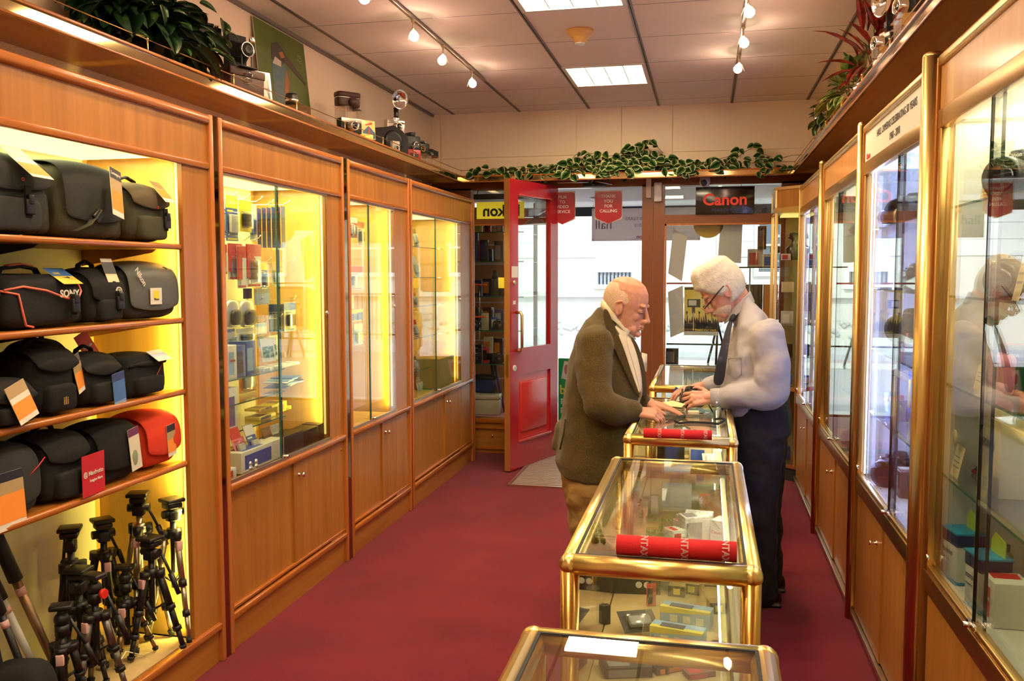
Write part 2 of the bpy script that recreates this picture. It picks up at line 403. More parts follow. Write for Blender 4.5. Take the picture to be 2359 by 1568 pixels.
# ---------------------------------------------------------------- display ledge with brass gallery around three walls
LZ0, LZ1 = 2.385, 2.438
def ledge(name, label, x0, y0, x1, y1, side):
    """board from the wall; side = which face carries the brass strip"""
    t = thing(name, label, 'shelf', (0, 0, 0))
    ax = OAK_Y if side in 'lr' else OAK_X; ad = OAKD_Y if side in 'lr' else OAKD_X
    b = MB(); b.box(x0, y0, 2.415, x1, y1, 2.43); b.build('board', ax if side != 'r' else wood('pale_veneer_lit_y', (.74, .38, .12), (.84, .48, .17), 'y'), t)  # right board: pale veneer, brightened further to stand in for light on its underside
    def strip(z0, z1, th, m, nm, bev=0.0):
        b = MB()
        if side == 'l': b.box(x1 - .004, y0, z0, x1 + th, y1 + (th if bev else 0), z1, bev=bev)
        if side == 'r': b.box(x0 - th, y0, z0, x0 + .004, y1, z1, bev=bev)
        if side == 'f': b.box(x0, y0 - th, z0, x1, y0 + .004, z1, bev=bev)
        return b.build(nm, m, t)
    strip(2.383, 2.393, .010, ad, 'lower_moulding', .003); strip(2.430, 2.442, .010, ad, 'upper_moulding', .003)
    strip(2.393, 2.430, .001, BRASSM, 'brass_strip')
    return t
LX, RX, FY = -2.07, .655, 7.40
tl = ledge('display_ledge', 'long left wall ledge with mirrored brass strip above the glass cabinets', XL, -1.0, LX, FY, 'l')
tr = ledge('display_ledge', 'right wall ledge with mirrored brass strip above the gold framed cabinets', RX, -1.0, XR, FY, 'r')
tf = ledge('display_ledge', 'front ledge carrying the ivy garland above the shop door', XL, FY, XR, YF, 'f')
POSTP = MB().lathe([(.0, 0), (.006, 0), (.006, .004), (.0035, .006), (.0035, .046), (.005, .048), (.005, .053), (0, .055)], 8)
pm = POSTP.build('gallery_post', BRASS, tl).data
bpy.data.objects.remove(tl.children[-1] if tl.children[-1].name.startswith('gallery_post') else [c for c in tl.children if c.name.startswith('gallery')][0])
def gallery(t, pts, posts):
    b = MB(); b.tube(pts, .0022, 6); b.build('gallery_rail', BRASSD, t)
    for p in posts:
        o = bpy.data.objects.new('gallery_post', pm); C.objects.link(o); o.parent = t; o.location = p
gl, gr_, gf = LX - .012, RX + .012, FY + .012
gallery(tl, [(gl, -1, 2.488), (gl, FY, 2.488)], [(gl, 3.05 + .625 * k, 2.441) for k in range(-3, 8)])
gallery(tr, [(gr_, -1, 2.488), (gr_, FY, 2.488)], [(gr_, 3.05 + .625 * k, 2.441) for k in range(-3, 8)])
gallery(tf, [(gl, FY + .012, 2.488), (gr_, FY + .012, 2.488)], [(-2.01 + .525 * k, gf, 2.441) for k in range(6)])
# ================================================================ left wall: oak cabinets, front face at x = -1.95
FX = -1.95
BK = XL + .02
def lights_strip(name, loc, h, energy, col, rot):
    return lamp(name, 'AREA', loc, energy, col, rot, .02, h)
GRID = mat('light_grid', (.75, .75, .62), .5, emit=(1.0, .93, .62), es=.9, tex=('checker', (34, 34, 34), (.95, .97, .85), .4, .6))
PEG = mat('cream_back_panel', (.78, .70, .42), .6)
def left_unit(name, label, cat, y0, g0, g1, y1, seam=None, shelves=()):
    """y0..y1 unit, g0..g1 opening; built in world coordinates under an empty at its foot"""
    yc = (y0 + y1) / 2
    t = thing(name, label, cat, (0, 0, 0))
    b = MB()
    b.box(BK, y0, 0, BK + .015, y1, 2.16)                                # back
    b.box(BK + .015, y0, 0, FX - .03, y0 + .018, 2.16)                    # sides
    b.box(BK + .015, g1 + .035, .16, FX - .02, g1 + .05, 2.16)
    b.box(BK + .015, y0 + .018, 2.06, FX - .02, g1, 2.075)                # top board
    b.box(BK + .015, y0 + .018, .15 if seam is None else .69, FX - .03, g1, .162 if seam is None else .712)
    b.build('carcass', wood('golden_veneer', (.55, .30, .055), (.68, .40, .10), 'z'), t)
    b = MB(); b.box(BK + .015, y0 + .02, .165 if seam is None else .72, BK + .02, g1, 2.055); b.build('back_panel', PEG, t)
    b = MB(); b.box(FX - .02, y0, 2.035, FX, y1, 2.20)                    # header
    b.box(FX - .02, g1, .16, FX - .001, y1, 2.035)                        # wide right stile
    b.box(FX - .02, y0, .16, FX - .001, g0, 2.035)
    b.build('face_frame', OAK_Z, t)
    b = MB(); b.box(FX - .03, y0, 0, FX - .006, y1, .15); b.build('plinth', OAK_Y, t)
    boxes('crown_moulding', OAKD_Y, t, [(FX - .02, y0, 2.196, FX + .018, y1, 2.232)], .012)
    boxes('moulding', OAKD_Y, t, [(FX - .01, y0, 2.018, FX + .010, y1, 2.045), (FX - .02, y0, .138, FX + .014, y1, .168)], .006)
    if seam: boxes('ledge', OAKD_Y, t, [(FX - .02, y0, .69, FX + .018, y1, .722)], .009); boxes('door_runner', OAKD_Y, t, [(FX - .02, y0, .178, FX + .004, y1, .192)], .003)
    b = MB(); b.box(BK + .02, y0 + .02, 2.045, FX - .04, g1 - .005, 2.052); b.build('light_diffuser', GRID, t)
    b = MB(); b.cyl((FX - .036, g1 + .018, .75 if seam else .2), (FX - .036, g1 + .018, 2.03), .006, n=8); b.build('lamp_tube', TUBE, t)
    if seam:
        b = MB(); b.box(FX - .016, g0, .722, FX - .010, seam + .015, 2.02); d = b.build('glass_door', GLASS, t)
        b = MB(); b.box(FX - .017, seam + .012, .722, FX - .009, seam + .0155, 2.02); e = b.build('glass_edge', GLASSD, t); e.parent = d
        b = MB(); b.box(FX - .006, seam - .02, .722, FX - .000, g1, 2.02); d = b.build('glass_door', GLASS, t)
        b = MB(); b.box(FX - .007, seam - .023, .722, FX + .001, seam - .020, 2.02); e = b.build('glass_edge', GLASSE, t); e.parent = d
        b = MB(); b.lathe([(.012, 0), (.012, .006), (.007, .008), (0, .008)], 14); k = b.build('lock', CHROME, t); k.parent = d; k.location = (FX, g1 - .018, 1.40); k.rotation_euler = (0, PI / 2, 0)
        boxes('door_track', ALU, t, [(FX - .004, g0, .718, FX + .008, g1, .738), (FX - .02, g0, 2.008, FX + .004, g1, 2.022)])
        b = MB(); b.cyl((FX + .002, seam, .742), (FX + .026, seam, .742), .008, n=12); b.box(FX + .002, seam - .02, .734, FX + .012, seam + .02, .750, bev=.003); b.build('track_lock', CHROME, t)
        mid = (y0 + y1) / 2
        for k, (a, c, off) in enumerate(((y0 + .004, mid + .03, -.012), (mid - .0, y1 - .01, -.002))):
            b = MB(); b.box(FX - .012 + off, a, .19, FX + off, c, .69); d = b.build('cupboard_door', OAK_Z, t)
            if k:
                b = MB(); b.lathe([(.011, 0), (.012, .003), (.006, .006), (.006, .018), (.013, .024), (.012, .031), (0, .033)], 14)
                q = b.build('knob', CHROME, t); q.parent = d; q.location = (FX + off, mid + .05, .62); q.rotation_euler = (0, PI / 2, 0)
                b = MB(); b.lathe([(.008, 0), (.007, .003), (0, .003)], 12); q = b.build('lock', BRASSD, t); q.parent = d; q.location = (FX + off, y1 - .035, .64); q.rotation_euler = (0, PI / 2, 0)
    return t
def pilaster(label, ya, yb, foot=0.0):
    t = thing('pilaster', label, 'pillar', (0, 0, 0)); wd = .026
    boxes('post', OAKD_Z, t, [(FX - .03, ya, foot, FX + .014, ya + wd, 2.235), (FX - .03, yb - wd, foot, FX + .014, yb, 2.235)], .005)
    b = MB(); b.box(FX - .03, ya + wd, foot, FX + .008, yb - wd, 2.235); b.build('mirror_strip', mat('bronze_mirror', (.36, .24, .13), .05, 1.0), t)
    return t
U1 = left_unit('open_bag_cabinet', 'open oak shelf unit holding camera bags above tripods, at the photo left edge', 'cabinet', 1.72, 1.74, 3.045, 3.225)
for z, yy in ((1.715, 3.045), (1.435, 3.045), (1.160, 3.045), (.880, 3.045)):
    b = MB(); b.box(BK + .02, 1.74, z - .018, FX - .03, yy, z); d = b.build('shelf', OAK_Y, U1)
    b = MB(); b.box(FX - .034, 1.74, z - .020, FX - .006, yy, z + .002, bev=.008); e = b.build('shelf_lipping', OAKD_Y, U1); e.parent = d
    for yb_ in (2.40, 3.02):
        b = MB(); b.poly([(BK + .02, z - .018), (FX - .10, z - .018), (FX - .12, z - .03), (BK + .02, z - .08)], .006, 'y', yb_); e = b.build('shelf_bracket', BLACK if yb_ < 3 else OAK_Z, U1); e.parent = d
b = MB(); b.box(BK + .02, 1.74, .162, FX - .02, 3.045, .170); b.build('felt_floor', SAND, U1)
U2 = left_unit('glass_cabinet', 'oak wall cabinet with sliding glass doors next to the open bag shelves', 'cabinet', 3.32, 3.325, 4.35, 4.53, 3.82)
U3 = left_unit('glass_cabinet', 'narrow middle oak glass cabinet reflecting the bright street', 'cabinet', 4.64, 4.645, 5.38, 5.62, 4.96)
U4 = left_unit('glass_cabinet', 'oak glass cabinet nearest the window and red door, with glass shelves', 'cabinet', 5.70, 5.705, 6.93, 7.25, 6.28)
pilaster('oak and bronze mirror pilaster between the open bag shelves and first glass cabinet', 3.225, 3.32)
pilaster('oak and bronze mirror pilaster between the first and narrow glass cabinets', 4.53, 4.64)
pilaster('slim oak and mirror pilaster between the narrow and last glass cabinets', 5.62, 5.70)
pilaster('oak pilaster ending the left cabinets beside the shop window', 7.25, 7.33)
# light inside each left cabinet: a tube behind the right-hand stile and a gridded lamp overhead
WARM = (1.0, .86, .20)
for (g0, g1, zl, e1, e2) in ((1.74, 3.045, .2, 13, 9), (3.325, 4.35, .75, 7, 10), (4.645, 5.38, .75, 5, 6), (5.705, 6.93, .75, 7, 9)):
    lights_strip('cabinet_tube_light', (FX - .052, g1 + .010, (zl + 2.0) / 2), 2.0 - zl, e1, WARM, (PI / 2, 0, math.radians(97)))
    lamp('cabinet_top_light', 'AREA', ((BK + FX) / 2, (g0 + g1) / 2, 2.04), e2, (1.0, .92, .42), (0, 0, 0), .3, g1 - g0 - .1)
# ================================================================ right wall: gold-framed cabinets, front face at x = .68
GX0 = .68
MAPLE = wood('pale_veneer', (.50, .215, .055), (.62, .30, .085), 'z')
RB = XR - .012
def right_unit(name, label, y0, y1, glass_tint='neutral', seam=.5, header=None, led=None, kick=.045):
    t = thing(name, label, 'cabinet', (0, 0, 0)); g0, g1 = y0 + .045, y1 - .03
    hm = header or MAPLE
    b = MB()
    b.box(RB - .012, y0, .05, RB, y1, 2.22); b.box(GX0 + .02, y0, .05, RB - .012, y0 + .012, 2.22); b.box(GX0 + .02, y1 - .012, .05, RB - .012, y1, 2.22)
    b.box(GX0 + .02, y0 + .012, .655, RB - .012, y1 - .012, .668); b.box(GX0 + .02, y0 + .012, 2.075, RB - .012, y1 - .012, 2.09)
    b.build('carcass', OAK_Z, t)
    inner = mat('cabinet_liner_' + ('cool' if led else 'cream'), (.80, .80, .84) if led else (.62, .60, .54), .5)
    b = MB(); b.box(RB - .016, y0 + .014, .67, RB - .012, y1 - .014, 2.07); b.box(GX0 + .04, y1 - .016, .67, RB - .016, y1 - .012, 2.07); b.box(GX0 + .04, y0 + .012, .67, RB - .016, y0 + .016, 2.07)
    b.box(GX0 + .03, y0 + .016, .668, RB - .016, y1 - .016, .672); b.build('liner', inner, t)
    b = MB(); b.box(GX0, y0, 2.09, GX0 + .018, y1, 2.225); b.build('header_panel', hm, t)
    boxes('top_rail', BRASS, t, [(GX0 - .012, y0, 2.222, GX0 + .03, y1, 2.252)], .009)
    boxes('frame_rail', BRASSD, t, [(GX0 - .006, y0, 2.035, GX0 + .02, y1, 2.092), (GX0 - .006, y0, .62, GX0 + .02, y1, .682)], .003)
    boxes('door_track', BRASS, t, [(GX0 - .002, y0, .682, GX0 + .022, y1, .700)], .004)
    boxes('frame_stile', BRASSD, t, [(GX0 - .004, y0, .66, GX0 + .02, g0, 2.06), (GX0 - .004, g1, .66, GX0 + .02, y1, 2.06)], .004)
    sm = g0 + (g1 - g0) * seam
    b = MB(); b.box(GX0 + .004, g0, .70, GX0 + .010, sm + .03, 2.04); d = b.build('glass_door', GLASS, t)
    b = MB(); b.box(GX0 + .003, sm + .03, .70, GX0 + .011, sm + .034, 2.04); e = b.build('glass_edge', GLASSD, t); e.parent = d
    b = MB(); b.box(GX0 + .014, sm - .02, .70, GX0 + .020, g1, 2.04); d = b.build('glass_door', GLASS, t)
    b = MB(); b.box(GX0 + .013, sm - .024, .70, GX0 + .021, sm - .020, 2.04); e = b.build('glass_edge', GLASSD, t); e.parent = d
    b = MB(); b.cyl((GX0 - .028, sm, .705), (GX0 + .0, sm, .705), .008, n=12); b.box(GX0 - .012, sm - .03, .697, GX0 - .002, sm + .03, .713, bev=.003); b.build('track_lock', CHROME, t)
    b = MB(); b.cyl((GX0 - .010, g1 - .02, .73), (GX0 + .0, g1 - .02, .73), .010, n=12); b.build('corner_fitting', CHROME, t)
    mid = (y0 + y1) / 2
    for a, c, off in ((y0 + .03, mid + .02, .012), (mid, y1 - .03, .004)):
        b = MB(); b.box(GX0 + off, a, .06, GX0 + off + .008, c, .62); d = b.build('cupboard_door', OAK_Z, t)
        if off < .01:
            b = MB(); b.lathe([(.010, 0), (.010, .004), (.005, .006), (.005, .020), (.010, .024), (.010, .030), (0, .031)], 12); k = b.build('knob', CHROME, t); k.parent = d
            k.location = (GX0 + off, mid + .09, .52); k.rotation_euler = (0, -PI / 2, 0)
    b = MB(); b.lathe([(.008, 0), (.008, .003), (.004, .005), (0, .005)], 12); k = b.build('cabinet_lock', BRASSD, t); k.location = (GX0 + .012, y0 + .06, .50); k.rotation_euler = (0, -PI / 2, 0)
    b = MB(); b.box(GX0 - .012, y0, .035, GX0 + .02, y1, .055, bev=.003); b.build('kick_rail', ALU, t)
    b = MB(); b.box(GX0 + .03, y0, 0, GX0 + .05, y1, .04); b.build('plinth', BLACKM, t)
    b = MB(); b.box(GX0 + .03, y0 + .02, 2.060, RB - .02, y1 - .02, 2.066); b.build('light_diffuser', GRID if not led else mat('light_grid_cool', (.8, .85, .9), .5, emit=(.8, .9, 1), es=2.0, tex=('checker', (50, 50, 50), (.55, .6, .62), .4, .6)), t)
    return t
def gold_post(label, ya, yb, r=.024, top=2.262):
    t = thing('gold_post', label, 'post', (0, 0, 0)); b = MB()
    b.box(GX0 - .010, ya + .006, .0, GX0 + .03, yb - .006, top - .01, bev=.004); b.build('post_core', mat('post_orange_brown', (.42, .16, .035), .3, .6), t)
    b = MB(); b.cyl((GX0 - .012, (ya + yb) / 2, .0), (GX0 - .012, (ya + yb) / 2, top), r, n=20); b.ell((GX0 - .012, (ya + yb) / 2, top), (r, r, .018), 20, 8); b.build('rounded_front', BRASS, t)
    return t
RH = mat('canon_header_white', (.78, .74, .66), .45)
RU1 = right_unit('gold_framed_cabinet', 'gold framed glass cabinet nearest the viewer at the photo right edge', 1.55, 2.93, seam=.62)
RU2 = right_unit('gold_framed_cabinet', 'gold framed glass cabinet with white anniversary header and blue white lighting', 3.03, 4.24, header=RH, led=True, seam=.38)
RU3 = right_unit('gold_framed_cabinet', 'unlit gold framed glass cabinet between the two blue lit ones', 4.30, 5.62, seam=.55)
RU4 = right_unit('gold_framed_cabinet', 'blue lit gold framed glass cabinet behind the shopkeeper', 5.70, 7.02, led=True, seam=.5)
gold_post('thick rounded gold post between the nearest cabinet and white header cabinet', 2.935, 3.025, .032)
gold_post('gold post at the far edge of the white header cabinet', 4.245, 4.295, .018)
gold_post('gold post at the near edge of the farthest blue lit cabinet', 5.625, 5.69, .020)
# header lettering (facing -x; reads towards the viewer)
def on_right(mb_text, y, z, m, name, parent, x=GX0 - .0012):
    o = mb_text.build(name, m, parent); o.rotation_euler = (PI / 2, 0, -PI / 2); o.location = (x, y, z); return o
INK = mat('ink_black', (.03, .03, .03), .5); INKR = mat('ink_red', (.62, .02, .02), .5)
on_right(MB().text('HALL CAMERAS CELEBRATING 50 YEARS', .040, .0008), 3.60, 2.178, INK, 'lettering', RU2)
on_right(MB().text('1960 - 2010', .040, .0008), 3.60, 2.125, INK, 'lettering', RU2)
for y in (3.12, 4.15): on_right(MB().text('Canon', .034, .0008, bold=.0008), y, 2.112, INKR, 'canon_logo', RU2)
# lights: LED strips at the far edge in the blue ones, a grid lamp in the cream ones
COOL = (.36, .42, 1.0)
for y0, y1, e in ((3.03, 4.24, 17), (5.70, 7.02, 14)):
    b = MB(); b.box(GX0 + .026, y1 - .045, .70, GX0 + .032, y1 - .030, 2.05); b.build('led_strip', TUBEB, RU2 if y0 < 4 else RU4)
    lights_strip('led_strip_light', (GX0 + .05, y1 - .05, 1.38), 1.3, e, COOL, (PI / 2, 0, math.radians(215)))
    lights_strip('led_strip_light', (GX0 + .05, y0 + .05, 1.38), 1.3, e * .6, COOL, (PI / 2, 0, math.radians(-35)))
lamp('cabinet_top_light', 'AREA', ((GX0 + RB) / 2, 2.3, 2.05), 12, (1.0, .93, .62), (0, 0, 0), .2, 1.2)
lamp('cabinet_top_light', 'AREA', ((GX0 + RB) / 2, 4.95, 2.05), 5.0, (1.0, .93, .66), (0, 0, 0), .2, 1.1)
# glass tower showcase at the far end, turned across the corner
t = thing('glass_tower', 'tall gold framed glass tower showcase in the far right corner behind the shopkeeper', 'display case', (0, 0, 0))
TX0, TX1, TY0, TY1 = .52, .90, 7.20, 7.60
RT = t
b = MB()
for x, y in ((TX0, TY0), (GX0, TY0 - .16), (TX0, TY1)): b.box(x - .012, y - .012, .12, x + .012, y + .012, 2.26, bev=.003)
b.poly([(TX0 - .015, TY0 - .01), (GX0 + .01, TY0 - .18), (TX1, TY0 - .18), (TX1, TY1), (TX0 - .015, TY1)], .022, 'z', 2.245)
b.poly([(TX0 - .015, TY0 - .01), (GX0 + .01, TY0 - .18), (TX1, TY0 - .18), (TX1, TY1), (TX0 - .015, TY1)], .04, 'z', 2.07)
b.poly([(TX0 - .015, TY0 - .01), (GX0 + .01, TY0 - .18), (TX1, TY0 - .18), (TX1, TY1), (TX0 - .015, TY1)], .03, 'z', .70)
b.poly([(TX0 - .015, TY0 - .01), (GX0 + .01, TY0 - .18), (TX1, TY0 - .18), (TX1, TY1), (TX0 - .015, TY1)], .03, 'z', .10)
b.build('metal_frame', BRASS, t)
b = MB(); b.poly([(TX0 - .008, TY0), (GX0 + .0, TY0 - .165), (TX1, TY0 - .165), (TX1, TY1), (TX0 - .008, TY1)], .135, 'z', 2.11); b.build('header_panel', OAK_Z, t)
b = MB(); b.poly([(TX0, TY0), (GX0, TY0 - .16), (TX1, TY0 - .16), (TX1, TY1), (TX0, TY1)], .10, 'z', 0); b.build('plinth', BLACKM, t)
for z in (.95, 1.20, 1.45, 1.70, 1.90, .45):
    b = MB(); b.poly([(TX0 + .01, TY0 + .01), (GX0, TY0 - .14), (TX1 - .02, TY0 - .14), (TX1 - .02, TY1 - .02), (TX0 + .01, TY1 - .02)], .006, 'z', z); b.build('glass_shelf', GLASS, t)
b = MB(); b.quad((TX0, TY0, .13), (GX0, TY0 - .16, .13), (GX0, TY0 - .16, 2.08), (TX0, TY0, 2.08)); b.quad((TX0, TY0, .13), (TX0, TY1, .13), (TX0, TY1, 2.08), (TX0, TY0, 2.08)); b.build('glass_pane', GLASS, t)
b = MB(); b.box(TX1 - .01, TY0 - .15, .13, TX1, TY1 - .0, 2.07); b.box(TX0 + .1, TY1 - .01, .13, TX1, TY1, 2.07); b.build('back_panel', mat('olive_back', (.30, .24, .10), .5), t)
b = MB(); b.box(TX0 + .05, TY0 + .02, 2.055, TX1 - .05, TY1 - .05, 2.065); b.build('lamp_tube', TUBE, t)
# shelves in the right cabinets (glass, with brass pegs)
def rshelf(t, z, y0, y1, x1=None, x0=GX0 + .035):
    b = MB(); b.box(x0, y0 + .02, z - .006, x1 or RB - .02, y1 - .02, z); d = b.build('glass_shelf', GLASS, t)
    b = MB(); b.box(x0 - .001, y0 + .02, z - .0065, x0 + .0015, y1 - .02, z + .0005); e = b.build('glass_edge', GLASSE, t); e.parent = d
    b = MB(); b.cyl((x0 + .02, y1 - .016, z - .012), (x0 + .02, y1 - .045, z - .012), .005, n=8); b.cyl((x0 + .02, y0 + .016, z - .012), (x0 + .02, y0 + .045, z - .012), .005, n=8); e = b.build('shelf_peg', BRASS, t); e.parent = d
for z in (1.80, 1.535, 1.27, .99): rshelf(RU1, z, 1.55, 2.93)
for z in (1.80, 1.535, 1.27, .99): rshelf(RU2, z, 3.03, 4.24)
for z in (1.80, 1.52, 1.27, .99): rshelf(RU3, z, 4.30, 5.62)
for z in (1.80, 1.535, 1.27, .99): rshelf(RU4, z, 5.70, 7.02)
# ================================================================ island of glass counters
CX0, CX1, CZ = -.325, .130, .955
def counter(label, y0, y1, led=True):
    t = thing('glass_counter', label, 'display counter', (0, 0, 0)); r = .024
    x0, x1 = CX0 + r, CX1 - r; ya, yb = y0 + r, y1 - r; zt = CZ - r
    for x in (x0, x1): MB().cyl((x, ya, zt), (x, yb, zt), r, n=14).build('top_rail', BRASS, t)
    for y in (ya, yb): MB().cyl((x0, y, zt), (x1, y, zt), r, n=14).build('top_rail', BRASS, t)
    for x in (x0, x1):
        for y in (ya, yb):
            o = MB().cyl((x, y, .04), (x, y, zt), r * .92, n=14).build('corner_post', mat('brass_post', (.62, .34, .09), .24, 1.0), t)
            MB().ell((x, y, zt), (r * 1.08, r * 1.08, r * 1.08), 14, 10).build('corner_cap', BRASS, t)
    b = MB(); b.box(x0 + .01, ya + .01, CZ - .010, x1 - .01, yb - .01, CZ - .003); b.build('glass_top', GLASS, t)
    b = MB()
    for (a0, a1, c0, c1) in ((x0 + .010, ya + .010, x0 + .016, yb - .010), (x1 - .016, ya + .010, x1 - .010, yb - .01), (x0 + .016, ya + .010, x1 - .016, ya + .016), (x0 + .016, yb - .016, x1 - .016, yb - .010)): b.box(a0, a1, CZ - .012, c0, c1, CZ - .002)
    b.build('gasket', BLACKM, t)
    boxes('glass_side', GLASS, t, [(x0 + .004, ya + .014, .52, x0 + .008, yb - .014, zt - .02), (x0 + .014, ya + .004, .52, x1 - .014, ya + .008, zt - .02), (x0 + .014, yb - .008, .52, x1 - .014, yb - .004, zt - .02)])
    boxes('deck_frame', BRASSD, t, [(x0 - .01, ya - .01, .50, x1 + .01, yb + .01, .52), (x0 - .014, ya - .014, .04, x1 + .014, yb + .014, .07)], .003)
    b = MB(); b.box(x0, ya, .07, x1, yb, .50); b.build('lower_cupboard', OAK_Z, t)
    b = MB(); b.box(x0 + .01, ya + .01, .52, x1 - .03, yb - .01, .526); b.build('felt_deck', SAND, t)
    b = MB(); b.box(x0 + .16, ya + .02, .735, x1 - .03, yb - .02, .741); d = b.build('glass_shelf', GLASS, t)
    b = MB(); b.box(x1 - .022, ya + .02, .54, x1 - .012, yb - .02, zt - .035); b.build('sliding_back', mat('white_lit_back', (.85, .83, .75), .4), t)
    b = MB(); b.cyl((x1 - .045, ya + .03, zt - .035), (x1 - .045, yb - .03, zt - .035), .008, n=8); b.build('lamp_tube', TUBE, t)
    lamp('counter_tube_light', 'AREA', (x1 - .05, (y0 + y1) / 2, zt - .03), 3.5 if led else 1.5, (1.0, .95, .75), (0, math.radians(35), 0), .02, y1 - y0 - .1)
    return t
K1 = counter('glass counter in the bottom foreground, nearest of the row, top only in view', .42, 1.575)
K2 = counter('glass counter with the larger red strap roll, second of the row', 1.965, 3.13)
K3 = counter('glass counter between the two men, with the cloth on top', 3.555, 4.70)
K4 = counter('farthest glass counter beside the brown door post', 5.20, 6.42, False)
# ================================================================ lobby, street and the building opposite
LOBW = mat('lobby_white', (.86, .85, .85), .6)
b = MB(); b.box(XL, YF + .12, 2.35, 1.6, 10.0, 2.50); struct('ceiling_lobby', b, LOBW)
b = MB(); b.box(-2.6, 9.96, 2.25, 1.8, 10.0, 2.35); struct('trim_6', b, BLACKM)
b = MB(); b.box(XL - .1, YF, -.08, 1.6, 9.35, -.005); struct('floor_lobby', b, mat('lobby_slab', (.42, .38, .36), .8, tex=('noise', (3, 3, 3), (.50, .45, .42), .3, .7)))
for x, y, l in ((-1.05, 8.75, 'round white downlight in the lobby ceiling, seen left of the thank you sign'), (.02, 9.1, 'round white downlight in the lobby ceiling, seen through the pane beside the black sign')):
    t = thing('lobby_downlight', l, 'light', (x, y, 2.35)); b = MB(); b.at((0, 0, -.03)).lathe([(.05, 0), (.085, .02), (.09, .03)], 20); b.build('trim_ring', mat('lobby_metal', (.6, .6, .6), .4, .5), t)
b = MB(); b.box(-1.345, YF + .07, 0, -1.325, 9.2, 2.44); b.box(-.47, YF + .07, 0, -.45, YF + .12, 2.44)
b.box(-1.36, 9.14, 0, -1.31, 9.2, 2.34); b.box(-.50, 9.14, 0, -.45, 9.2, 2.34); b.box(-2.5, 9.1, 2.25, 1.6, 9.2, 2.44)
b.box(-2.5, 9.12, 0, -1.33, 9.18, .30); b.box(-.47, 9.12, 0, 1.6, 9.18, .22)
b2 = MB()
for z0, z1 in ((0, .32), (2.2, 2.44)): b2.poly([(-1.345, YF + .10), (-1.325, YF + .10), (-1.745, 9.14), (-1.765, 9.14)], z1 - z0, 'z', z0)
b2.box(-.47, YF + .12, 0, -.45, 9.14, .25)
b = MB(); b.box(-1.78, 9.14, 0, -1.73, 9.2, 2.34); b.box(-.50, 9.14, 0, -.45, 9.2, 2.34); b.box(-2.5, 9.12, 0, -1.75, 9.18, .30); b.box(-.47, 9.12, 0, 1.6, 9.18, .22)
struct('trim_4', b, RED); struct('trim_5', b2, BROWN)
b = MB(); b.poly([(-1.338, YF + .10), (-1.332, YF + .10), (-1.752, 9.14), (-1.758, 9.14)], 1.88, 'z', .32); struct('window_9', b, GLASS)
boxes_ = ((-.463, YF + .12, .25, -.457, 9.14, 2.34), (-2.4, 9.15, .30, -1.78, 9.156, 2.34), (-.45, 9.15, .22, 1.4, 9.156, 2.34))
for i, a in enumerate(boxes_):
    b = MB(); b.box(*a); struct('window_%d' % (5 + i), b, GLASS)
b = MB(); b.poly([(-2.42, YF + .08), (-1.35, YF + .08), (-1.76, 9.1), (-2.42, 9.1)], .06, 'z', .24); b.box(-.44, YF + .08, .14, 1.0, 9.1, .20); struct('floor_display', b, mat('display_floor_pink', (.50, .20, .24), .8))
b = MB(); b.box(-2.44, YF + .12, .3, -2.40, 9.1, 2.44); b.box(1.0, YF + .12, .2, 1.04, 9.1, 2.44); struct('wall_display', b, mat('slatwall_oak', (.62, .34, .14), .5, tex=('wave', (0, 0, 3.2), (.50, .24, .08), .1, .2)))
b = MB(); b.box(-2.40, 9.04, .3, -1.98, 9.08, 2.3); struct('wall_display_back', b, mat('slatwall_oak', (0, 0, 0)))
for k in range(9):
    b = MB(); b.box(-2.40, 9.025, .5 + .2 * k, -1.98, 9.04, .515 + .2 * k); struct('trim_%d' % (10 + k), b, WHITE)
# street
b = MB(); b.box(-40, 9.35, -.22, 40, 11.4, -.08); struct('pavement', b, mat('pavement_grey', (.50, .48, .46), .85, tex=('noise', (2, 2, 2), (.58, .55, .52), .3, .7)))
b = MB(); b.box(-40, 11.4, -.30, 40, 19.3, -.18); struct('road', b, mat('road_tarmac', (.36, .35, .36), .85, tex=('noise', (.5, .7, .5), (.46, .38, .37), .45, .6)))
b = MB(); b.box(-40, 19.3, -.30, 40, 21.2, -.06); struct('pavement_far', b, mat('kerb_grey', (.52, .52, .55), .8))
STONE = mat('pale_limestone', (.62, .60, .55), .8, tex=('noise', (1.5, 1.5, 1.5), (.72, .70, .64), .3, .7))
WF = mat('white_window_frame', (.85, .85, .83), .4)
PANE = mat('dark_window_pane', (.10, .12, .14), .1, spec=.8)
tb = thing('stone_building', 'pale stone building across the street seen through the open door', 'building', (0, 0, 0))
b = MB(); b.box(-30, 21.2, -.1, 30, 21.8, 10); b.build('facade', STONE, tb)
for x0, x1 in ((-6.5, -2.6), (.2, 1.1), (3.1, 3.6), (5.6, 6.4)):
    b = MB(); b.box(x0, 21.185, 2.0, x1, 21.2, 9.2)
    for z in [2.0 + .36 * k for k in range(20)]: b.box(x0, 21.17, z, x1, 21.19, z + .335)
    b.build('quoin_blocks', mat('quoin_limestone', (.74, .73, .70), .8), tb)
b = MB(); b.box(-30, 21.06, 1.06, 30, 21.2, 1.17); b.build('string_course', STONE, tb)
b = MB(); random.seed(5)
for i in range(150): b.ell((-4 + .11 * i * .6 + random.uniform(-.02, .02), 21.18, random.choice((.2, .3, .4, .5)) + random.uniform(-.03, .03)), (.06, .03, .05), 8, 5)
b.build('rubble_base', mat('rubble_stone', (.50, .50, .48), .9), tb).update_tag()
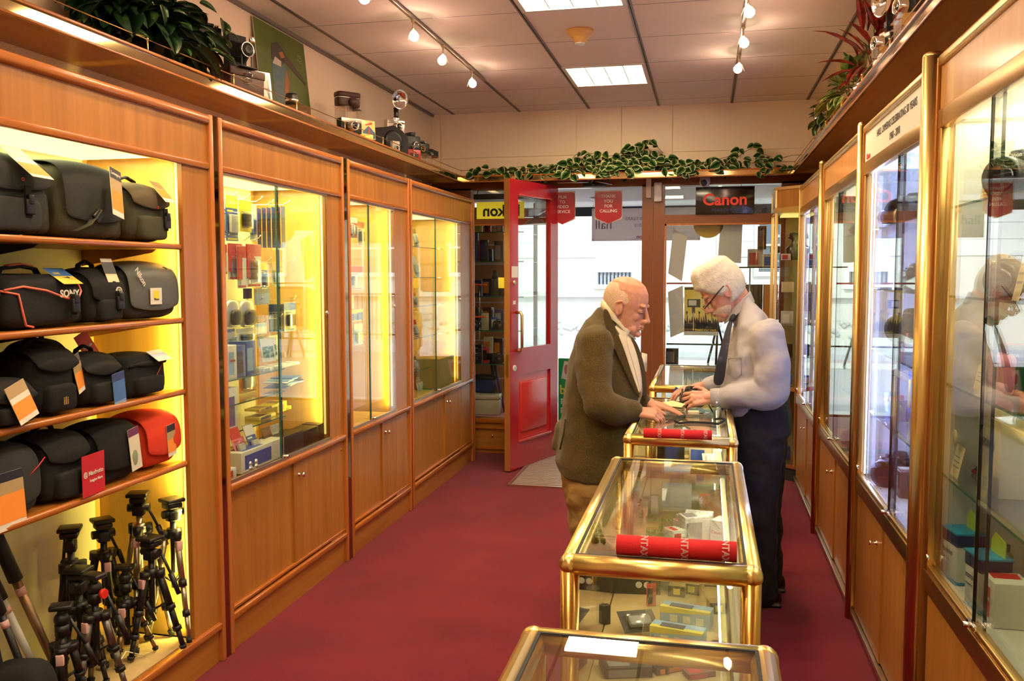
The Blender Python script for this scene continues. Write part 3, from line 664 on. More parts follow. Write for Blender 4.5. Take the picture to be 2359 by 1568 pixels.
def sash(x0, x1, z0, z1, bars=False):
    b = MB(); y = 21.14
    for a in ((x0 - .1, z0 - .1, x1 + .1, z0), (x0 - .1, z1, x1 + .1, z1 + .1), (x0 - .1, z0, x0, z1), (x1, z0, x1 + .1, z1)): b.box(a[0], y - .02, a[1], a[2], y + .06, a[3])
    n = max(1, round((x1 - x0) / .42))
    if not bars:
        for k in range(1, n): b.box(x0 + (x1 - x0) * k / n - .02, y, z0, x0 + (x1 - x0) * k / n + .02, y + .05, z1)
        for k in range(1, 4): b.box(x0, y, z0 + (z1 - z0) * k / 4 - .02, x1, y + .05, z0 + (z1 - z0) * k / 4 + .02)
    f = b.build('window', WF, tb)
    b = MB(); b.box(x0, y + .05, z0, x1, y + .055, z1); p = b.build('pane', PANE if not bars else mat('pale_pane', (.55, .62, .66), .3), f)
    if bars:
        b = MB()
        for k in range(9): b.cyl((x0 + (x1 - x0) * (k + .5) / 9, y - .03, z0), (x0 + (x1 - x0) * (k + .5) / 9, y - .03, z1), .016, n=6)
        b.build('window_bars', BLACKM, f)
sash(-2.55, -1.75, 1.36, 1.65, True)
for x0, x1, z0, z1 in ((1.15, 2.3, 1.65, 4.1), (3.75, 5.0, 1.65, 4.1), (6.8, 8.0, 1.65, 4.1), (-9, -7.8, 1.65, 4.1)): sash(x0, x1, z0, z1)
t = tb
b = MB(); b.box(2.35, 21.10, 1.2, 3.05, 21.2, 8); b.build('brick_panel', mat('red_brick', (.34, .13, .08), .85, tex=('noise', (4, 4, 14), (.42, .18, .10), .3, .7)), t)
b = MB()
for k in range(8): b.box(2.35, 21.06, 1.5 + .36 * k, 3.05, 21.10, 1.53 + .36 * k)
b.build('panel_lines', BROWN, t)
# railing along the pavement opposite, seen in reflections
t = thing('street_railing', 'black iron railing on the far pavement', 'railing', (0, 0, 0))
b = MB()
for k in range(60): b.cyl((3.0 + .12 * k, 20.7, 0), (3.0 + .12 * k, 20.7, 1.15), .012, n=5)
b.cyl((3, 20.7, 1.12), (10.2, 20.7, 1.12), .02, n=6); b.cyl((3, 20.7, .12), (10.2, 20.7, .12), .02, n=6); b.build('bars', BLACKM, t)
# hanging banner outside, seen from behind
t = thing('street_banner', 'pale vinyl anniversary banner hung outside, its lettering seen reversed', 'banner', (0, 0, 0))
b = MB(); g = [[(-1.185 + 1.11 * i / 20, 9.28 + .006 * math.sin(i * 1.3) , 1.945 + .335 * j / 6) for j in range(7)] for i in range(21)]
b.sheet(g); sh = b.build('vinyl_sheet', translucent('vinyl_pale', (.82, .74, .72), .6), t)
so = sh.modifiers.new('s', 'SOLIDIFY'); so.thickness = .002
VG = translucent('reverse_print', (.45, .38, .37), .5)
def banner_text(s, size, x, z, m, bold=0):
    b = MB(); b.text(s, size, .001, bold=bold); o = b.build('lettering', m, t); o.rotation_euler = (PI / 2, 0, 0); o.scale = (-1, 1, 1); o.location = (x, 9.262, z)
banner_text('HALL CAMERAS CELEBRATING 50 YEARS', .048, -.40, 2.17, VG); banner_text('1960 - 2010', .05, -.62, 2.10, VG); banner_text('hall', .13, -1.06, 2.11, VG); banner_text('Canon', .06, -.64, 1.985, translucent('reverse_print_red', (.65, .18, .16), .5), .001)
b = MB()
for x, z in ((-1.17, 2.265), (-1.17, 1.96), (-.09, 2.265), (-.09, 1.96)): b.cyl((x, 9.262, z), (x, 9.268, z), .010, n=12)
b.build('eyelets', STEEL, t)
b = MB()
for x in (-1.17, -.09): b.cyl((x, 9.266, 2.262), (x, 9.266, 2.36), .002, n=6)
b.build('hanging_cords', WHITE, t)
# green A-board on the pavement
t = thing('pavement_sign', 'green passport photo board outside the open door, mostly behind the coat', 'sign', (-1.36, 8.75, -.06), -.15)
b = MB(); b.box(-.09, -.015, .02, .38, .015, .82, bev=.012); b.build('board', mat('sign_green', (.03, .36, .12), .4), t)
b = MB(); b.at((-.0, -.018, .70), (0, .18, 0)); b.box(-.04, 0, -.09, .04, .002, .09); b.build('photo_card', WHITE, t)
b = MB(); b.at((-.0, -.021, .70)); b.ell((0, 0, .01), (.022, .002, .05), 12, 8); b.build('portrait', mat('portrait_pink', (.55, .20, .20), .6), t)
for s, sz, x, z, m in (('be', .13, -.01, .50, mat('sign_yellow', (.85, .75, .1), .5)), ('pas', .075, -.01, .40, WHITE), ('ph', .075, -.025, .31, WHITE)):
    o = MB().text(s, sz, .002, bold=.002).build('lettering', m, t); o.rotation_euler = (PI / 2, 0, 0); o.location = (x, -.016, z)

# ================================================================ red entrance door, standing open
HX, HY = -1.295, 7.67
dang = math.atan2(6.90 - HY, -1.556 - HX)
DL = .815
t = thing('shop_door', 'open red panelled entrance door with brass pull handles', 'door', (HX, HY, 0), dang)
# local x from hinge to free edge, visible face towards the doorway (+y side after rotation)
DH = 2.358; s0, s1 = .135, .66; # stiles measured from the free edge in the photo: glass .135-.68
hx = lambda u: DL - u
b = MB(); T2 = .024
b.box(hx(.135), -T2, .01, hx(0) - .001, T2, DH); b.box(0.002, -T2, .01, hx(.68), T2, DH)
b.box(hx(.68), -T2, 2.243, hx(.135), T2, DH); b.box(hx(.68), -T2, .785, hx(.135), T2, 1.0); b.box(hx(.68), -T2, .01, hx(.135), T2, .235)
b.build('door_leaf', RED, t)
b = MB(); b.box(hx(0), -T2 - .0015, .012, hx(-.002), T2 + .0015, DH); b.build('edge', mat('door_edge_brown', (.38, .15, .04), .4), t)
b = MB(); b.box(hx(.68), -.003, 1.0, hx(.135), .003, 2.243); b.build('glass_pane', GLASS, t)
b = MB(); b.box(hx(.68), -.008, .235, hx(.135), .008, .785); b.box(hx(.63), -.02, .30, hx(.185), .02, .72, bev=.012); b.build('raised_panel', REDL, t)
b = MB()
for sgn in (-1, 1):
    for a in ((hx(.68), .225, hx(.135), .243), (hx(.68), 2.232, hx(.135), 2.246)): b.box(a[0], sgn * T2, a[1], a[2], sgn * (T2 + .012), a[3], bev=.003)
b.build('weather_bead', mat('bead_pale_red', (.55, .06, .06), .15, coat=1.0), t)
for sgn in (-1, 1):
    b = MB(); u = hx(.14) ; y = sgn * (T2 + .055)
    b.tube([(hx(.10), sgn * T2, .985 + 0), (hx(.10), y * .8, .985), (hx(.10), y, 1.01), (hx(.10), y, 1.14), (hx(.10), y, 1.27), (hx(.10), y * .8, 1.295), (hx(.10), sgn * T2, 1.295)], .012, 12)
    b.build('pull_handle', BRASS, t)
for z, r, m in ((1.535, .016, BRASS), (.845, .024, WHITE)):
    b = MB(); b.cyl((hx(.07), -T2 - .008, z), (hx(.07), T2 + .008, z), r, n=20); k = b.build('lock_escutcheon', m, t)
    b = MB(); b.cyl((hx(.07), -T2 - .010, z), (hx(.07), T2 + .010, z), r * .5, n=14); b.build('lock_cylinder', STEEL, k)
b = MB(); b.box(hx(.015), -.012, .78, hx(-.004), .012, .96); b.build('lock_plate', BRASSD, t)
for sgn in (-1, 1):
    b = MB(); b.box(hx(.125), sgn * (T2), 1.575, hx(.03), sgn * (T2 + .0015), 1.665); b.build('notice_sticker', WHITE, t)
    b = MB(); b.box(hx(.09), sgn * T2, 1.36, hx(.05), sgn * (T2 + .0015), 1.39); b.build('small_sticker', WHITE, t)
b = MB(); b.box(hx(.02), -T2 - .05, 1.49, hx(-.015), -T2, 1.575, bev=.002); b.build('price_tag_yellow', mat('tag_yellow', (.80, .66, .05), .5), t)
t = thing('door_closer', 'black overhead door closer arm above the doorway', 'door closer', (0, 0, 0))
b = MB(); b.box(-1.05, YF - .07, 2.35, -.86, YF - .03, 2.385, bev=.004); b.build('body', BLACK, t)
b = MB(); b.tube([(-.96, YF - .10, 2.385), (-1.25, YF - .22, 2.372)], .006, 8); b.tube([(-.96, YF - .10, 2.392), (-.80, YF - .06, 2.365)], .006, 8); b.build('arm', STEEL, t)
b = MB(); b.cyl((-.96, YF - .10, 2.36), (-.96, YF - .10, 2.41), .014, n=12); b.build('pivot', BLACK, t)
# hanging red notices in the doorway
def pennant(label, x0, x1, lines):
    t = thing('hanging_sign', label, 'sign', ((x0 + x1) / 2, YF - .045, 2.03)); wd = (x1 - x0) / 2
    b = MB(); b.poly([(-wd, .045), (0, 0), (wd, .045), (wd, .285), (-wd, .285)], .004, 'y', -.002); b.build('backing', mat('sign_cream_edge', (.62, .50, .38), .4), t)
    b = MB(); k = .018; b.poly([(-wd + .003, .047 + k), (-wd + k, .047), (0, .004), (wd - k, .047), (wd - .003, .047 + k), (wd - .003, .262), (wd - k, .275), (-wd + k, .275), (-wd + .003, .262)], .001, 'y', -.0035); b.build('red_face', mat('sign_red', (.42, .012, .028), .22, coat=.5), t)
    for i, s in enumerate(lines):
        o = MB().text(s, .037, .001, bold=.0006).build('lettering', mat('sign_letter', (.80, .66, .60), .5), t); o.rotation_euler = (PI / 2, 0, 0); o.location = (0, -.0042, .235 - .0415 * i)
pennant('red pennant sign reading THANK YOU FOR CALLING', -.953, -.717, ('THANK', 'YOU', 'FOR', 'CALLING'))
pennant('red pennant sign reading FILM TO VIDEO SERVICE, partly behind the door', -1.345, -1.122, ('FILM', 'TO', 'VIDEO', 'SERVICE'))
# entrance mat
t = thing('entrance_mat', 'ribbed grey aluminium entrance mat set in the red carpet by the door', 'mat', (0, 0, 0))
b = MB(); b.box(-1.45, 6.46, 0, -.40, 7.66, .004); b.build('backing', mat('mat_backing', (.045, .012, .015), .9), t)
b = MB()
for k in range(26): b.box(-1.435, 6.475 + .046 * k, .004, -.41, 6.492 + .046 * k, .011)
b.build('ribs', mat('mat_rib', (.60, .50, .46), .4, .5), t)
b = MB(); b.poly([(-1.46, 6.45), (-.39, 6.45), (-.39, 6.465), (-1.44, 6.465), (-1.44, 7.66), (-1.46, 7.66)], .013, 'z', 0); b.build('frame', ALU, t)
# sensors and camera above the shop window
t = thing('alarm_sensor', 'white box motion sensor at the top of the brown door post', 'sensor', (-.415, YF - .055, 2.24))
b = MB(); b.box(-.033, -.03, -.03, .033, .03, .13, bev=.006); b.build('housing', WHITE, t)
b = MB(); b.box(-.02, -.032, .045, .02, -.029, .105); b.build('lens', mat('lens_milky', (.7, .68, .62), .2), t)
t = thing('alarm_box', 'narrow cream junction box beside the motion sensor over the door', 'box', (-.495, YF - .05, 2.25))
b = MB(); b.box(-.022, -.015, -.005, .022, .015, .155, bev=.004); b.build('housing', WALLP, t)
b = MB(); b.cyl((0, -.017, .12), (0, -.013, .12), .006, n=10); b.build('screw', STEEL, t)
t = thing('security_camera', 'white dome security camera under the front ledge', 'camera', (-.03, 7.60, 2.36))
b = MB(); b.at((0, 0, -.0)).lathe([(.045, .04), (.045, .0), (.034, -.03), (0, -.04)], 20); b.build('dome', WHITE, t)
b = MB(); b.at((-.01, -.030, -.006), (math.radians(100), 0, .2)).lathe([(.022, -.01), (.026, .018), (.02, .02), (0, .018)], 18); b.build('lens', BLACK, t)
# ================================================================ signs and paper in the shop windows
YW = YF - .002
t = thing('canon_sign', 'black illuminated sign with red lettering hanging in the pane above the shopkeeper', 'sign', (.135, YF - .05, 2.10))
b = MB(); b.box(-.238, -.012, 0, .238, .012, .225, bev=.003); b.build('box', mat('sign_black', (.012, .008, .007), .15, coat=.6), t)
o = MB().text('Canon', .135, .002, bold=.003).build('logo', mat('canon_red', (.60, .03, .012), .4, emit=(.9, .06, .02), es=.35), t); o.rotation_euler = (PI / 2, 0, 0); o.location = (0, -.0125, .115)
o = MB().text('VIDEO CAMCORDERS', .030, .001, bold=.0008).build('lettering', mat('sign_blue_dim', (.02, .03, .16), .4), t); o.rotation_euler = (PI / 2, 0, 0); o.location = (.04, -.0125, .032)
b = MB(); b.tube([(-.13, 0, .22), (-.13, 0, .25)], .002, 6); b.tube([(.13, 0, .22), (.13, 0, .25)], .002, 6); b.build('hanging_wires', BLACK, t)
t = thing('yellow_sign', 'yellow window sign with reversed black lettering left of the red door', 'sign', (-1.79, YF - .035, 2.09))
b = MB(); b.box(-.215, -.002, 0, .215, .002, .148); b.build('panel', mat('sign_yellow_bright', (.86, .76, .03), .4, emit=(.9, .8, .05), es=.25), t)
o = MB().text('Nikon', .135, .001, bold=.004).build('lettering', INK, t); o.rotation_euler = (PI / 2, 0, 0); o.scale = (-1, 1, 1); o.location = (.01, -.003, .066)
t = thing('sign_rail', 'black hanging rail above the yellow window sign', 'rail', (-1.75, YF - .035, 2.262))
b = MB(); b.box(-.28, -.015, 0, .24, .015, .045, bev=.003); b.build('rail', BLACK, t)
b = MB(); b.tube([(-.25, 0, .04), (-.24, 0, .085)], .003, 6); b.build('hook', BLACK, t)
def sheet_paper(name, label, cat, pts, m, y=YF + .03, th=.001):
    b = MB(); b.poly(pts, th, 'y', y); o = b.build(name, m); tag(o, label, cat); return o
PAPER = translucent('paper_white', (.72, .66, .62), .35); PAPERB = translucent('paper_backlit', (.78, .74, .66), .5)
def PX(u, v):  # reads the pane behind the shopkeeper: photo offsets to metres on the glass plane
    return ((u - 1534) * (.944 / 266) - .348, 2.02 - (v - 515) * .003697)
sheet_paper('notice_sheet', 'white notice hanging crooked at the left edge of the window pane', 'paper', [PX(1551, 524), PX(1584, 542), PX(1573, 645), PX(1540, 627)], PAPER)
sheet_paper('notice_sheet', 'white printed notice below the crooked one, left of the concert poster', 'paper', [PX(1540, 670), PX(1575, 655), PX(1579, 762), PX(1547, 776)], PAPER)
sheet_paper('notice_sheet', 'large white poster back in the upper middle of the window pane', 'poster', [PX(1661, 515), PX(1712, 515), PX(1710, 604), PX(1656, 601)], PAPERB)
t = thing('round_sign', 'round ochre sticker hanging at the top of the window pane', 'sign', (PX(1633, 515)[0], YF + .03, 2.02))
b = MB(); b.poly([(.124 * math.cos(a), .115 * math.sin(a)) for a in [PI + PI * i / 24 for i in range(25)]], .002, 'y'); b.build('disc', mat('ochre_disc', (.50, .30, .015), .5), t)
b = MB(); b.box(-.10, -.002, -.012, -.04, 0, -.0); b.build('print_block', INK, t)
t = thing('concert_poster', 'yellow and black poster reading Extend your reach, crowd at a concert', 'poster', (PX(1579, 770)[0], YF + .034, PX(0, 770)[1]))
pw, ph = .285, .385
b = MB(); b.box(0, -.001, 0, pw, .001, ph + .03); b.build('sheet', PAPERB, t)
b = MB(); b.box(.002, -.002, .035, pw - .002, -.001, ph + .025); b.build('yellow_ground', mat('poster_yellow', (.62, .46, .03), .5, tex=('noise', (4, 4, 4), (.80, .72, .30), .4, .7)), t)
random.seed(3)
b = MB()
pts = [(.002, .035), (pw - .002, .035), (pw - .002, .20)]
for k in range(14):
    x = pw - .004 - k * .0195; pts += [(x, .13 + .05 * random.random()), (x - .008, .10 + .03 * random.random())]
pts += [(.002, .15)]; b.poly(pts, .001, 'y', -.003)
for k in range(5):
    x = .02 + k * .052; b.box(x, -.003, .12, x + .006, -.002, .19 + .02 * (k % 2)); b.ell((x + .003, -.0025, .195 + .02 * (k % 2)), (.009, .0008, .012), 10, 6)
b.box(.002, -.0032, .39, pw - .002, -.002, .408); b.build('crowd_silhouette', mat('poster_black', (.008, .007, .008), .5), t)
b = MB(); b.box(.027, -.0036, .24, .135, -.0026, .31); b.box(.066, -.0036, .19, .092, -.0026, .24); b.build('camera_silhouette', mat('poster_black', (0, 0, 0)), t)
b = MB(); b.box(.036, -.0042, .255, .102, -.0034, .300); b.box(.076, -.0042, .04, .083, -.0034, .20); b.build('screen_and_pole', mat('poster_grey', (.55, .55, .5), .5), t)
o = MB().text('Extend your reach', .024, .0006, bold=.0004).build('lettering', mat('poster_lettering', (.80, .62, .05), .5), t); o.rotation_euler = (PI / 2, 0, 0); o.location = (.182, -.0045, .046)
o = MB().text('C', .034, .0006, bold=.0006).build('lettering', mat('poster_lettering', (.8, .6, .05)), t); o.rotation_euler = (PI / 2, 0, 0); o.location = (.018, -.0045, .365)
t = thing('window_rail', 'thin red rail across the window behind the white haired man', 'rail', (0, 0, 0))
b = MB(); b.box(-.345, YF + .14, 1.513, .33, YF + .155, 1.527); b.build('bar', mat('rail_red', (.55, .02, .02), .3), t)
# glass shelves in the right display window and what stands on them
t = thing('window_shelves', 'dark edged glass shelves in the right display window', 'shelf', (0, 0, 0))
for a in ((-.34, YF + .16, .985, .62, 8.5, .995), (.22, YF + .16, 1.652, 1.0, 8.4, 1.660)):
    b = MB(); b.box(*a); d = b.build('glass_shelf', GLASS, t)
    b = MB(); b.box(a[0], a[1] - .002, a[2] - .002, a[3], a[1] + .001, a[5] + .002); b.build('glass_edge', GLASSD, d)
b = MB(); b.cyl((.36, YF + .22, 1.0), (.36, YF + .22, 1.65), .006, n=8); b.build('support_rod', STEEL, t)
# ================================================================ track lights, smoke detector
for side, xt, lab in (('l', -1.60, 'left'), ('r', .18, 'right')):
    t = thing('lighting_track', 'slim metal lighting track along the %s side of the ceiling' % lab, 'light track', (0, 0, 0))
    b = MB(); b.box(xt - .010, 1.2, ZC - .022, xt + .010, 6.35, ZC - .004, bev=.003); b.build('rail', mat('track_bronze', (.40, .30, .24), .3, .8), t)
NAMES = {(-1.60, 4.06): 'track spotlight cut off by the top edge, first in the left row', (-1.60, 4.76): 'large glowing track spotlight nearest in the left row, full bulb visible', (-1.60, 5.32): 'middle glowing spotlight of the left track', (-1.60, 6.0): 'farthest glowing spotlight of the left track, above the flash camera',
         (.18, 4.1): 'track spotlight cut off by the top edge on the right track', (.18, 4.70): 'nearest glowing spotlight in view on the right track', (.18, 5.3): 'middle glowing spotlight of the right track', (.18, 5.95): 'farthest glowing spotlight of the right track, turned left'}
BULB = mat('bulb_glow', (1, .9, .7), .5, emit=(1.0, .80, .50), es=14)
for (x, y, a, c_) in SPOTS:
    t = thing('track_spotlight', NAMES.get((x, y), 'unseen track spotlight added to light the near cabinets'), 'spotlight', (x, y, ZC - .022), group='halogen track spotlights')
    b = MB(); b.cyl((0, 0, 0), (0, 0, -.055), .006, n=8); b.cyl((0, 0, 0), (0, 0, -.012), .013, n=12); b.build('stem', ALU, t)
    d = Vector((a, c_, -1)).normalized(); q = d.to_track_quat('Z', 'Y').to_euler()
    b = MB(); b.at(Vector((0, 0, -.060)), q); b.lathe([(.006, -.006), (.010, 0), (.020, .012), (.028, .030), (.024, .046), (.012, .056), (0, .059)], 16); b.build('bulb', BULB, t)
    b = MB(); b.tube([(0, 0, -.056), (-.018 * (1 if a >= 0 else -1), 0, -.066), (-.034 * (1 if a >= 0 else -1), 0, -.108)], .0022, 6); b.build('aiming_arm', WHITE, t)
t = thing('smoke_detector', 'yellowed round smoke detector on the ceiling between the two light panels', 'smoke detector', (-.745, 5.25, ZC))
b = MB(); b.at((0, 0, -.075)).lathe([(.038, 0), (.042, .03), (.055, .036), (.075, .058), (.080, .062), (.080, .075)], 24); b.build('body', mat('yellowed_plastic', (.72, .42, .13), .45), t)
b = MB(); b.at((0, 0, -.083)).lathe([(0, 0), (.028, .002), (.034, .010)], 20); b.build('sensor_dome', WHITE, t)
# ================================================================ people
SKIN1 = mat('skin_old', (.56, .24, .145), .48, tex=('noise', (55, 55, 55), (.66, .33, .22), .3, .75), sss=.25, bump=(90, .25))
SKIN2 = mat('skin_pink', (.56, .24, .16), .45, tex=('noise', (50, 50, 50), (.68, .36, .26), .3, .75), sss=.25, bump=(90, .22))
TWEED = mat('tweed', (.040, .026, .007), .95, tex=('noise', (520, 520, 520), (.165, .112, .036), .40, .66), bump=(420, .8), spec=.15, sheen=.2)
TWEEDD = mat('tweed_lapel', (.034, .022, .007), .95, tex=('noise', (520, 520, 520), (.135, .092, .032), .40, .66), bump=(420, .8), spec=.15)
KHAKI = mat('khaki_cotton', (.27, .155, .045), .85, bump=(8, .9, .035))
CREAMSH = mat('cream_shirt', (.74, .64, .46), .75, bump=(12, .6, .02))
SHIRT = mat('pale_blue_shirt', (.40, .375, .40), .75, bump=(6, .8, .028))
NAVY = mat('navy_trousers', (.008, .009, .014), .8, bump=(7, .8, .02))
SHOE = mat('black_shoe', (.012, .011, .011), .3)
HAIRW = mat('white_hair', (.56, .50, .40), .6, tex=('noise', (40, 260, 90), (.78, .72, .60), .3, .7), bump=(150, .7))
TIE = mat('striped_tie', (.012, .014, .032), .6, tex=('wave', (0, 26, 26), (.05, .06, .11), .3, .7))

def remesh(o, vox, smooth=3, disp=None):
    m = o.modifiers.new('join', 'REMESH'); m.mode = 'VOXEL'; m.voxel_size = vox; m.use_smooth_shade = True
    if smooth: s = o.modifiers.new('smooth', 'SMOOTH'); s.iterations = smooth; s.factor = .5
    if disp:
        tx = bpy.data.textures.new('folds', 'CLOUDS'); tx.noise_scale = disp[1]; tx.noise_depth = 1
        d = o.modifiers.new('folds', 'DISPLACE'); d.texture = tx; d.strength = disp[0]; d.mid_level = .5; d.texture_coords = 'LOCAL'
    return o
def caps(b, a, c, r0, r1, n=14):
    """tapered capsule"""
    a = Vector(a); c = Vector(c); b.cyl(a, c, r0, r1, n=n); b.ell(a, (r0, r0, r0), n, 8); b.ell(c, (r1, r1, r1), n, 8)
def chain(b, pts, rs, n=14):
    for i in range(len(pts) - 1): caps(b, pts[i], pts[i + 1], rs[i], rs[i + 1], n)
def loft(b, rings, n=28, e=.85):
    """rings of (centre, half front-back, half side, tilt about y) closed with caps"""
    R = []
    for c, rx, ry, tl in rings:
        c = Vector(c); ax = Vector((math.cos(tl), 0, -math.sin(tl))); row = []
        for k in range(n):
            t = 2 * PI * k / n; ct, st = math.cos(t), math.sin(t)
            row.append(b._v(c + ax * (math.copysign(abs(ct) ** e, ct) * rx) + Vector((0, 1, 0)) * (math.copysign(abs(st) ** e, st) * ry)))
        R.append(row)
    for A, B in zip(R, R[1:]):
        for k in range(n): b._f([A[k], A[(k + 1) % n], B[(k + 1) % n], B[k]], True)
    b._f(R[0][::-1]); b._f(R[-1])
HEADR = [(.128, .012, -.020, .014), (.122, .036, -.048, .036), (.104, .066, -.078, .057), (.075, .086, -.096, .071), (.045, .094, -.102, .077), (.018, .094, -.101, .078), (-.006, .086, -.095, .076),
         (-.03, .087, -.084, .072), (-.05, .089, -.070, .067), (-.07, .090, -.052, .061), (-.088, .088, -.030, .053), (-.104, .088, -.004, .041), (-.118, .074, .018, .024)]
def head_loft(b, M, s, off=None, n=30, rings=HEADR):
    R = []
    for z, xf, xb, hw in rings:
        row = []
        for k in range(n):
            t = 2 * PI * k / n; ct, st = math.cos(t), math.sin(t)
            cx_ = (xf + xb) / 2; rx = (xf - xb) / 2
            x = cx_ + math.copysign(abs(ct) ** .9, ct) * rx; y = st * hw
            if ct > 0: y *= 1 - .10 * ct
            if off:
                o = off(t if t <= PI else 2 * PI - t, z); l = math.hypot(x - cx_, y) or 1; x += (x - cx_) / l * o; y += y / l * o; zz = z + (o if z > .1 else 0)
            else: zz = z
            row.append(b._v(M @ (Vector((x, y, zz)) * s)))
        R.append(row)
    for A, B in zip(R, R[1:]):
        for k in range(n): b._f([A[k], A[(k + 1) % n], B[(k + 1) % n], B[k]], True)
    b._f(R[0]); b._f(R[-1][::-1])
def head_features(b, M, s, nose=1.0):
    """adds nose, brow, lips, cheeks, ears to the head blob; M maps head space (face +x, up +z)"""
    def E(c, r, rot=(0, 0, 0)):
        keep = b.M; b.M = M @ Matrix.Diagonal((s, s, s, 1)) @ Matrix.LocRotScale(Vector(c), Euler(rot), Vector((1, 1, 1))); b.ell((0, 0, 0), r, 14, 10); b.M = keep
    def Cc(a, c, r0, r1):
        keep = b.M; b.M = M @ Matrix.Diagonal((s, s, s, 1)); caps(b, a, c, r0, r1, 10); b.M = keep
    Cc((.088, 0, .016), (.108 * nose, 0, -.026), .0075, .010); Cc((.108 * nose, 0, -.026), (.114 * nose, 0, -.038), .010, .0115)
    E((.100, .013, -.042), (.013, .008, .009)); E((.100, -.013, -.042), (.013, .008, .009))
    E((.091, 0, -.050), (.012, .020, .012))
    for sy in (-1, 1):
        E((.082, sy * .030, .023), (.015, .024, .0075), (0, 0, -sy * .25)); E((.052, sy * .030, -.030), (.030, .024, .026)); E((.0765, sy * .031, .0), (.0135, .0145, .0115))
        E((-.004, sy * .080, -.004), (.019, .006, .031), (0, -.25, sy * .25)); Cc((-.020, sy * .087, .016), (.004, sy * .085, .027), .0052, .0052); Cc((-.020, sy * .087, .016), (-.018, sy * .087, -.014), .0052, .0048)
        Cc((-.018, sy * .087, -.014), (-.004, sy * .082, -.033), .0048, .0065); Cc((.004, sy * .085, .027), (.014, sy * .082, .016), .0052, .004)
        E((.055, sy * .034, -.085), (.028, .018, .024))
    E((.0925, 0, -.0655), (.0115, .022, .0055)); E((.0915, 0, -.0765), (.011, .020, .006)); E((.084, 0, -.103), (.015, .021, .014))
def eyes(parent, M, s, iris, lid):
    for sy in (-1, 1):
        b = MB(); b.M = M @ Matrix.Diagonal((s, s, s, 1)); b.ell((.0800, sy * .031, -.004), (.0115, .0120, .0045), 14, 10); e = b.build('eye', mat('eye_white', (.40, .30, .26), .25), parent)
        b = MB(); b.M = M @ Matrix.Diagonal((s, s, s, 1)); b.ell((.0880, sy * .030, -.0058), (.004, .0055, .0035), 10, 8); b.build('iris', mat(iris, (.05, .04, .03), .2), e)
def mouth(parent, M, s, m):
    b = MB(); b.M = M @ Matrix.Diagonal((s, s, s, 1)); b.ell((.0975, 0, -.0712), (.007, .019, .0016), 12, 6); return b.build('mouth_line', m, parent)
def hand(b, W, F, N, curl, spread=.10, thumb=(.6, .5), s=1.0, side=1, reach=None):
    """W wrist, F direction of the knuckles, N back-of-hand normal, curl per finger (radians per joint), side: +1 thumb towards F x N"""
    W = Vector(W); F = Vector(F).normalized(); N = Vector(N); N = (N - F * N.dot(F)).normalized(); S = F.cross(N).normalized() * side
    P = lambda f, n, t: W + (F * f + N * n + S * t) * s
    # palm
    for t, l, r in ((.030, .090, .0125), (.010, .094, .0135), (-.010, .090, .013), (-.029, .082, .012)): caps(b, P(.012, 0, t * .62), P(l, 0, t), .0155 * s, r * s, 10)
    for f in (.03, .055, .08): b.ell(P(f, -.001, 0), (.024 * s, .024 * s, .0125 * s) if abs(N.z) > .7 else (.02 * s, .02 * s, .02 * s), 10, 8)
    caps(b, P(-.03, 0, 0), P(.02, 0, 0), .027 * s, .026 * s, 12)
    lens = ((.040, .026, .020), (.045, .029, .021), (.041, .027, .020), (.032, .020, .018))
    for k, t in enumerate((.031, .0105, -.0105, -.030)):
        p = P((.090, .095, .091, .082)[k], 0, t); a = curl[k]; sp = (t / .03) * spread; ang = 0
        for j, L in enumerate(lens[k]):
            ang += a * (.9 if j == 0 else 1.1 if j == 1 else .7)
            d = (F * math.cos(ang) * math.cos(sp) + S * math.sin(sp) * math.cos(ang) - N * math.sin(ang)); q = p + d * L * s
            r0 = (.0092, .0084, .0078)[j] * s; caps(b, p, q, r0, (.0085, .0078, .0070)[j] * s, 10); p = q
    p = P(.022, -.006, .026); out, dn = thumb
    for j, (L, r0, r1) in enumerate(((.038, .0140, .0108), (.030, .0105, .0095), (.024, .0095, .0080))):
        o2 = out * (1 - .35 * j); d = (F * math.cos(o2) + S * math.sin(o2) - N * dn * (.4 + .3 * j)).normalized(); q = p + d * L * s; caps(b, p, q, r0 * s, r1 * s, 10); p = q

# ---------------------------------------------------------------- customer in tweed, standing left of the counter, facing right
YC = 4.10
cust = thing('person', 'elderly man in brown tweed jacket and cream shirt, hands resting on the glass counter', 'person', (0, 0, 0))
hc = px(1434, 705, YC)
MH1 = Matrix.Translation(hc) @ Matrix.Rotation(math.radians(-10), 4, 'Z') @ Matrix.Rotation(math.radians(14), 4, 'Y') @ Matrix.Translation((.012, 0, .002))
S1 = 1.06
b = MB()
head_loft(b, MH1, S1); head_features(b, MH1, S1, 1.0)
nb = px(1396, 750, YC); caps(b, MH1 @ Vector((-.026, 0, -.035)), nb, .058, .055, 18); caps(b, MH1 @ Vector((.005, 0, -.07)), px(1415, 770, YC), .046, .055, 16)
chain(b, [nb, px(1388, 850, YC), px(1380, 960, YC), px(1366, 1060, YC)], [.055, .10, .10, .10])
shN, elN, wrN = px(1372, 795, 3.94), px(1376, 930, 3.83), px(1463, 948, 3.90)
shF, elF, wrF = px(1400, 800, 4.28), px(1425, 915, 4.34), px(1488, 926, 4.10)
chain(b, [shN, elN, wrN], [.045, .038, .028]); chain(b, [shF, elF, wrF], [.045, .038, .028])
for yy, kx in ((4.0, 0), (4.22, .02)):
    hip = px(1362, 1060, YC); hip.y = yy
    chain(b, [hip, Vector((hip.x + .03 + kx, yy, .48)), Vector((hip.x + .0 + kx, yy, .09))], [.085, .055, .04])
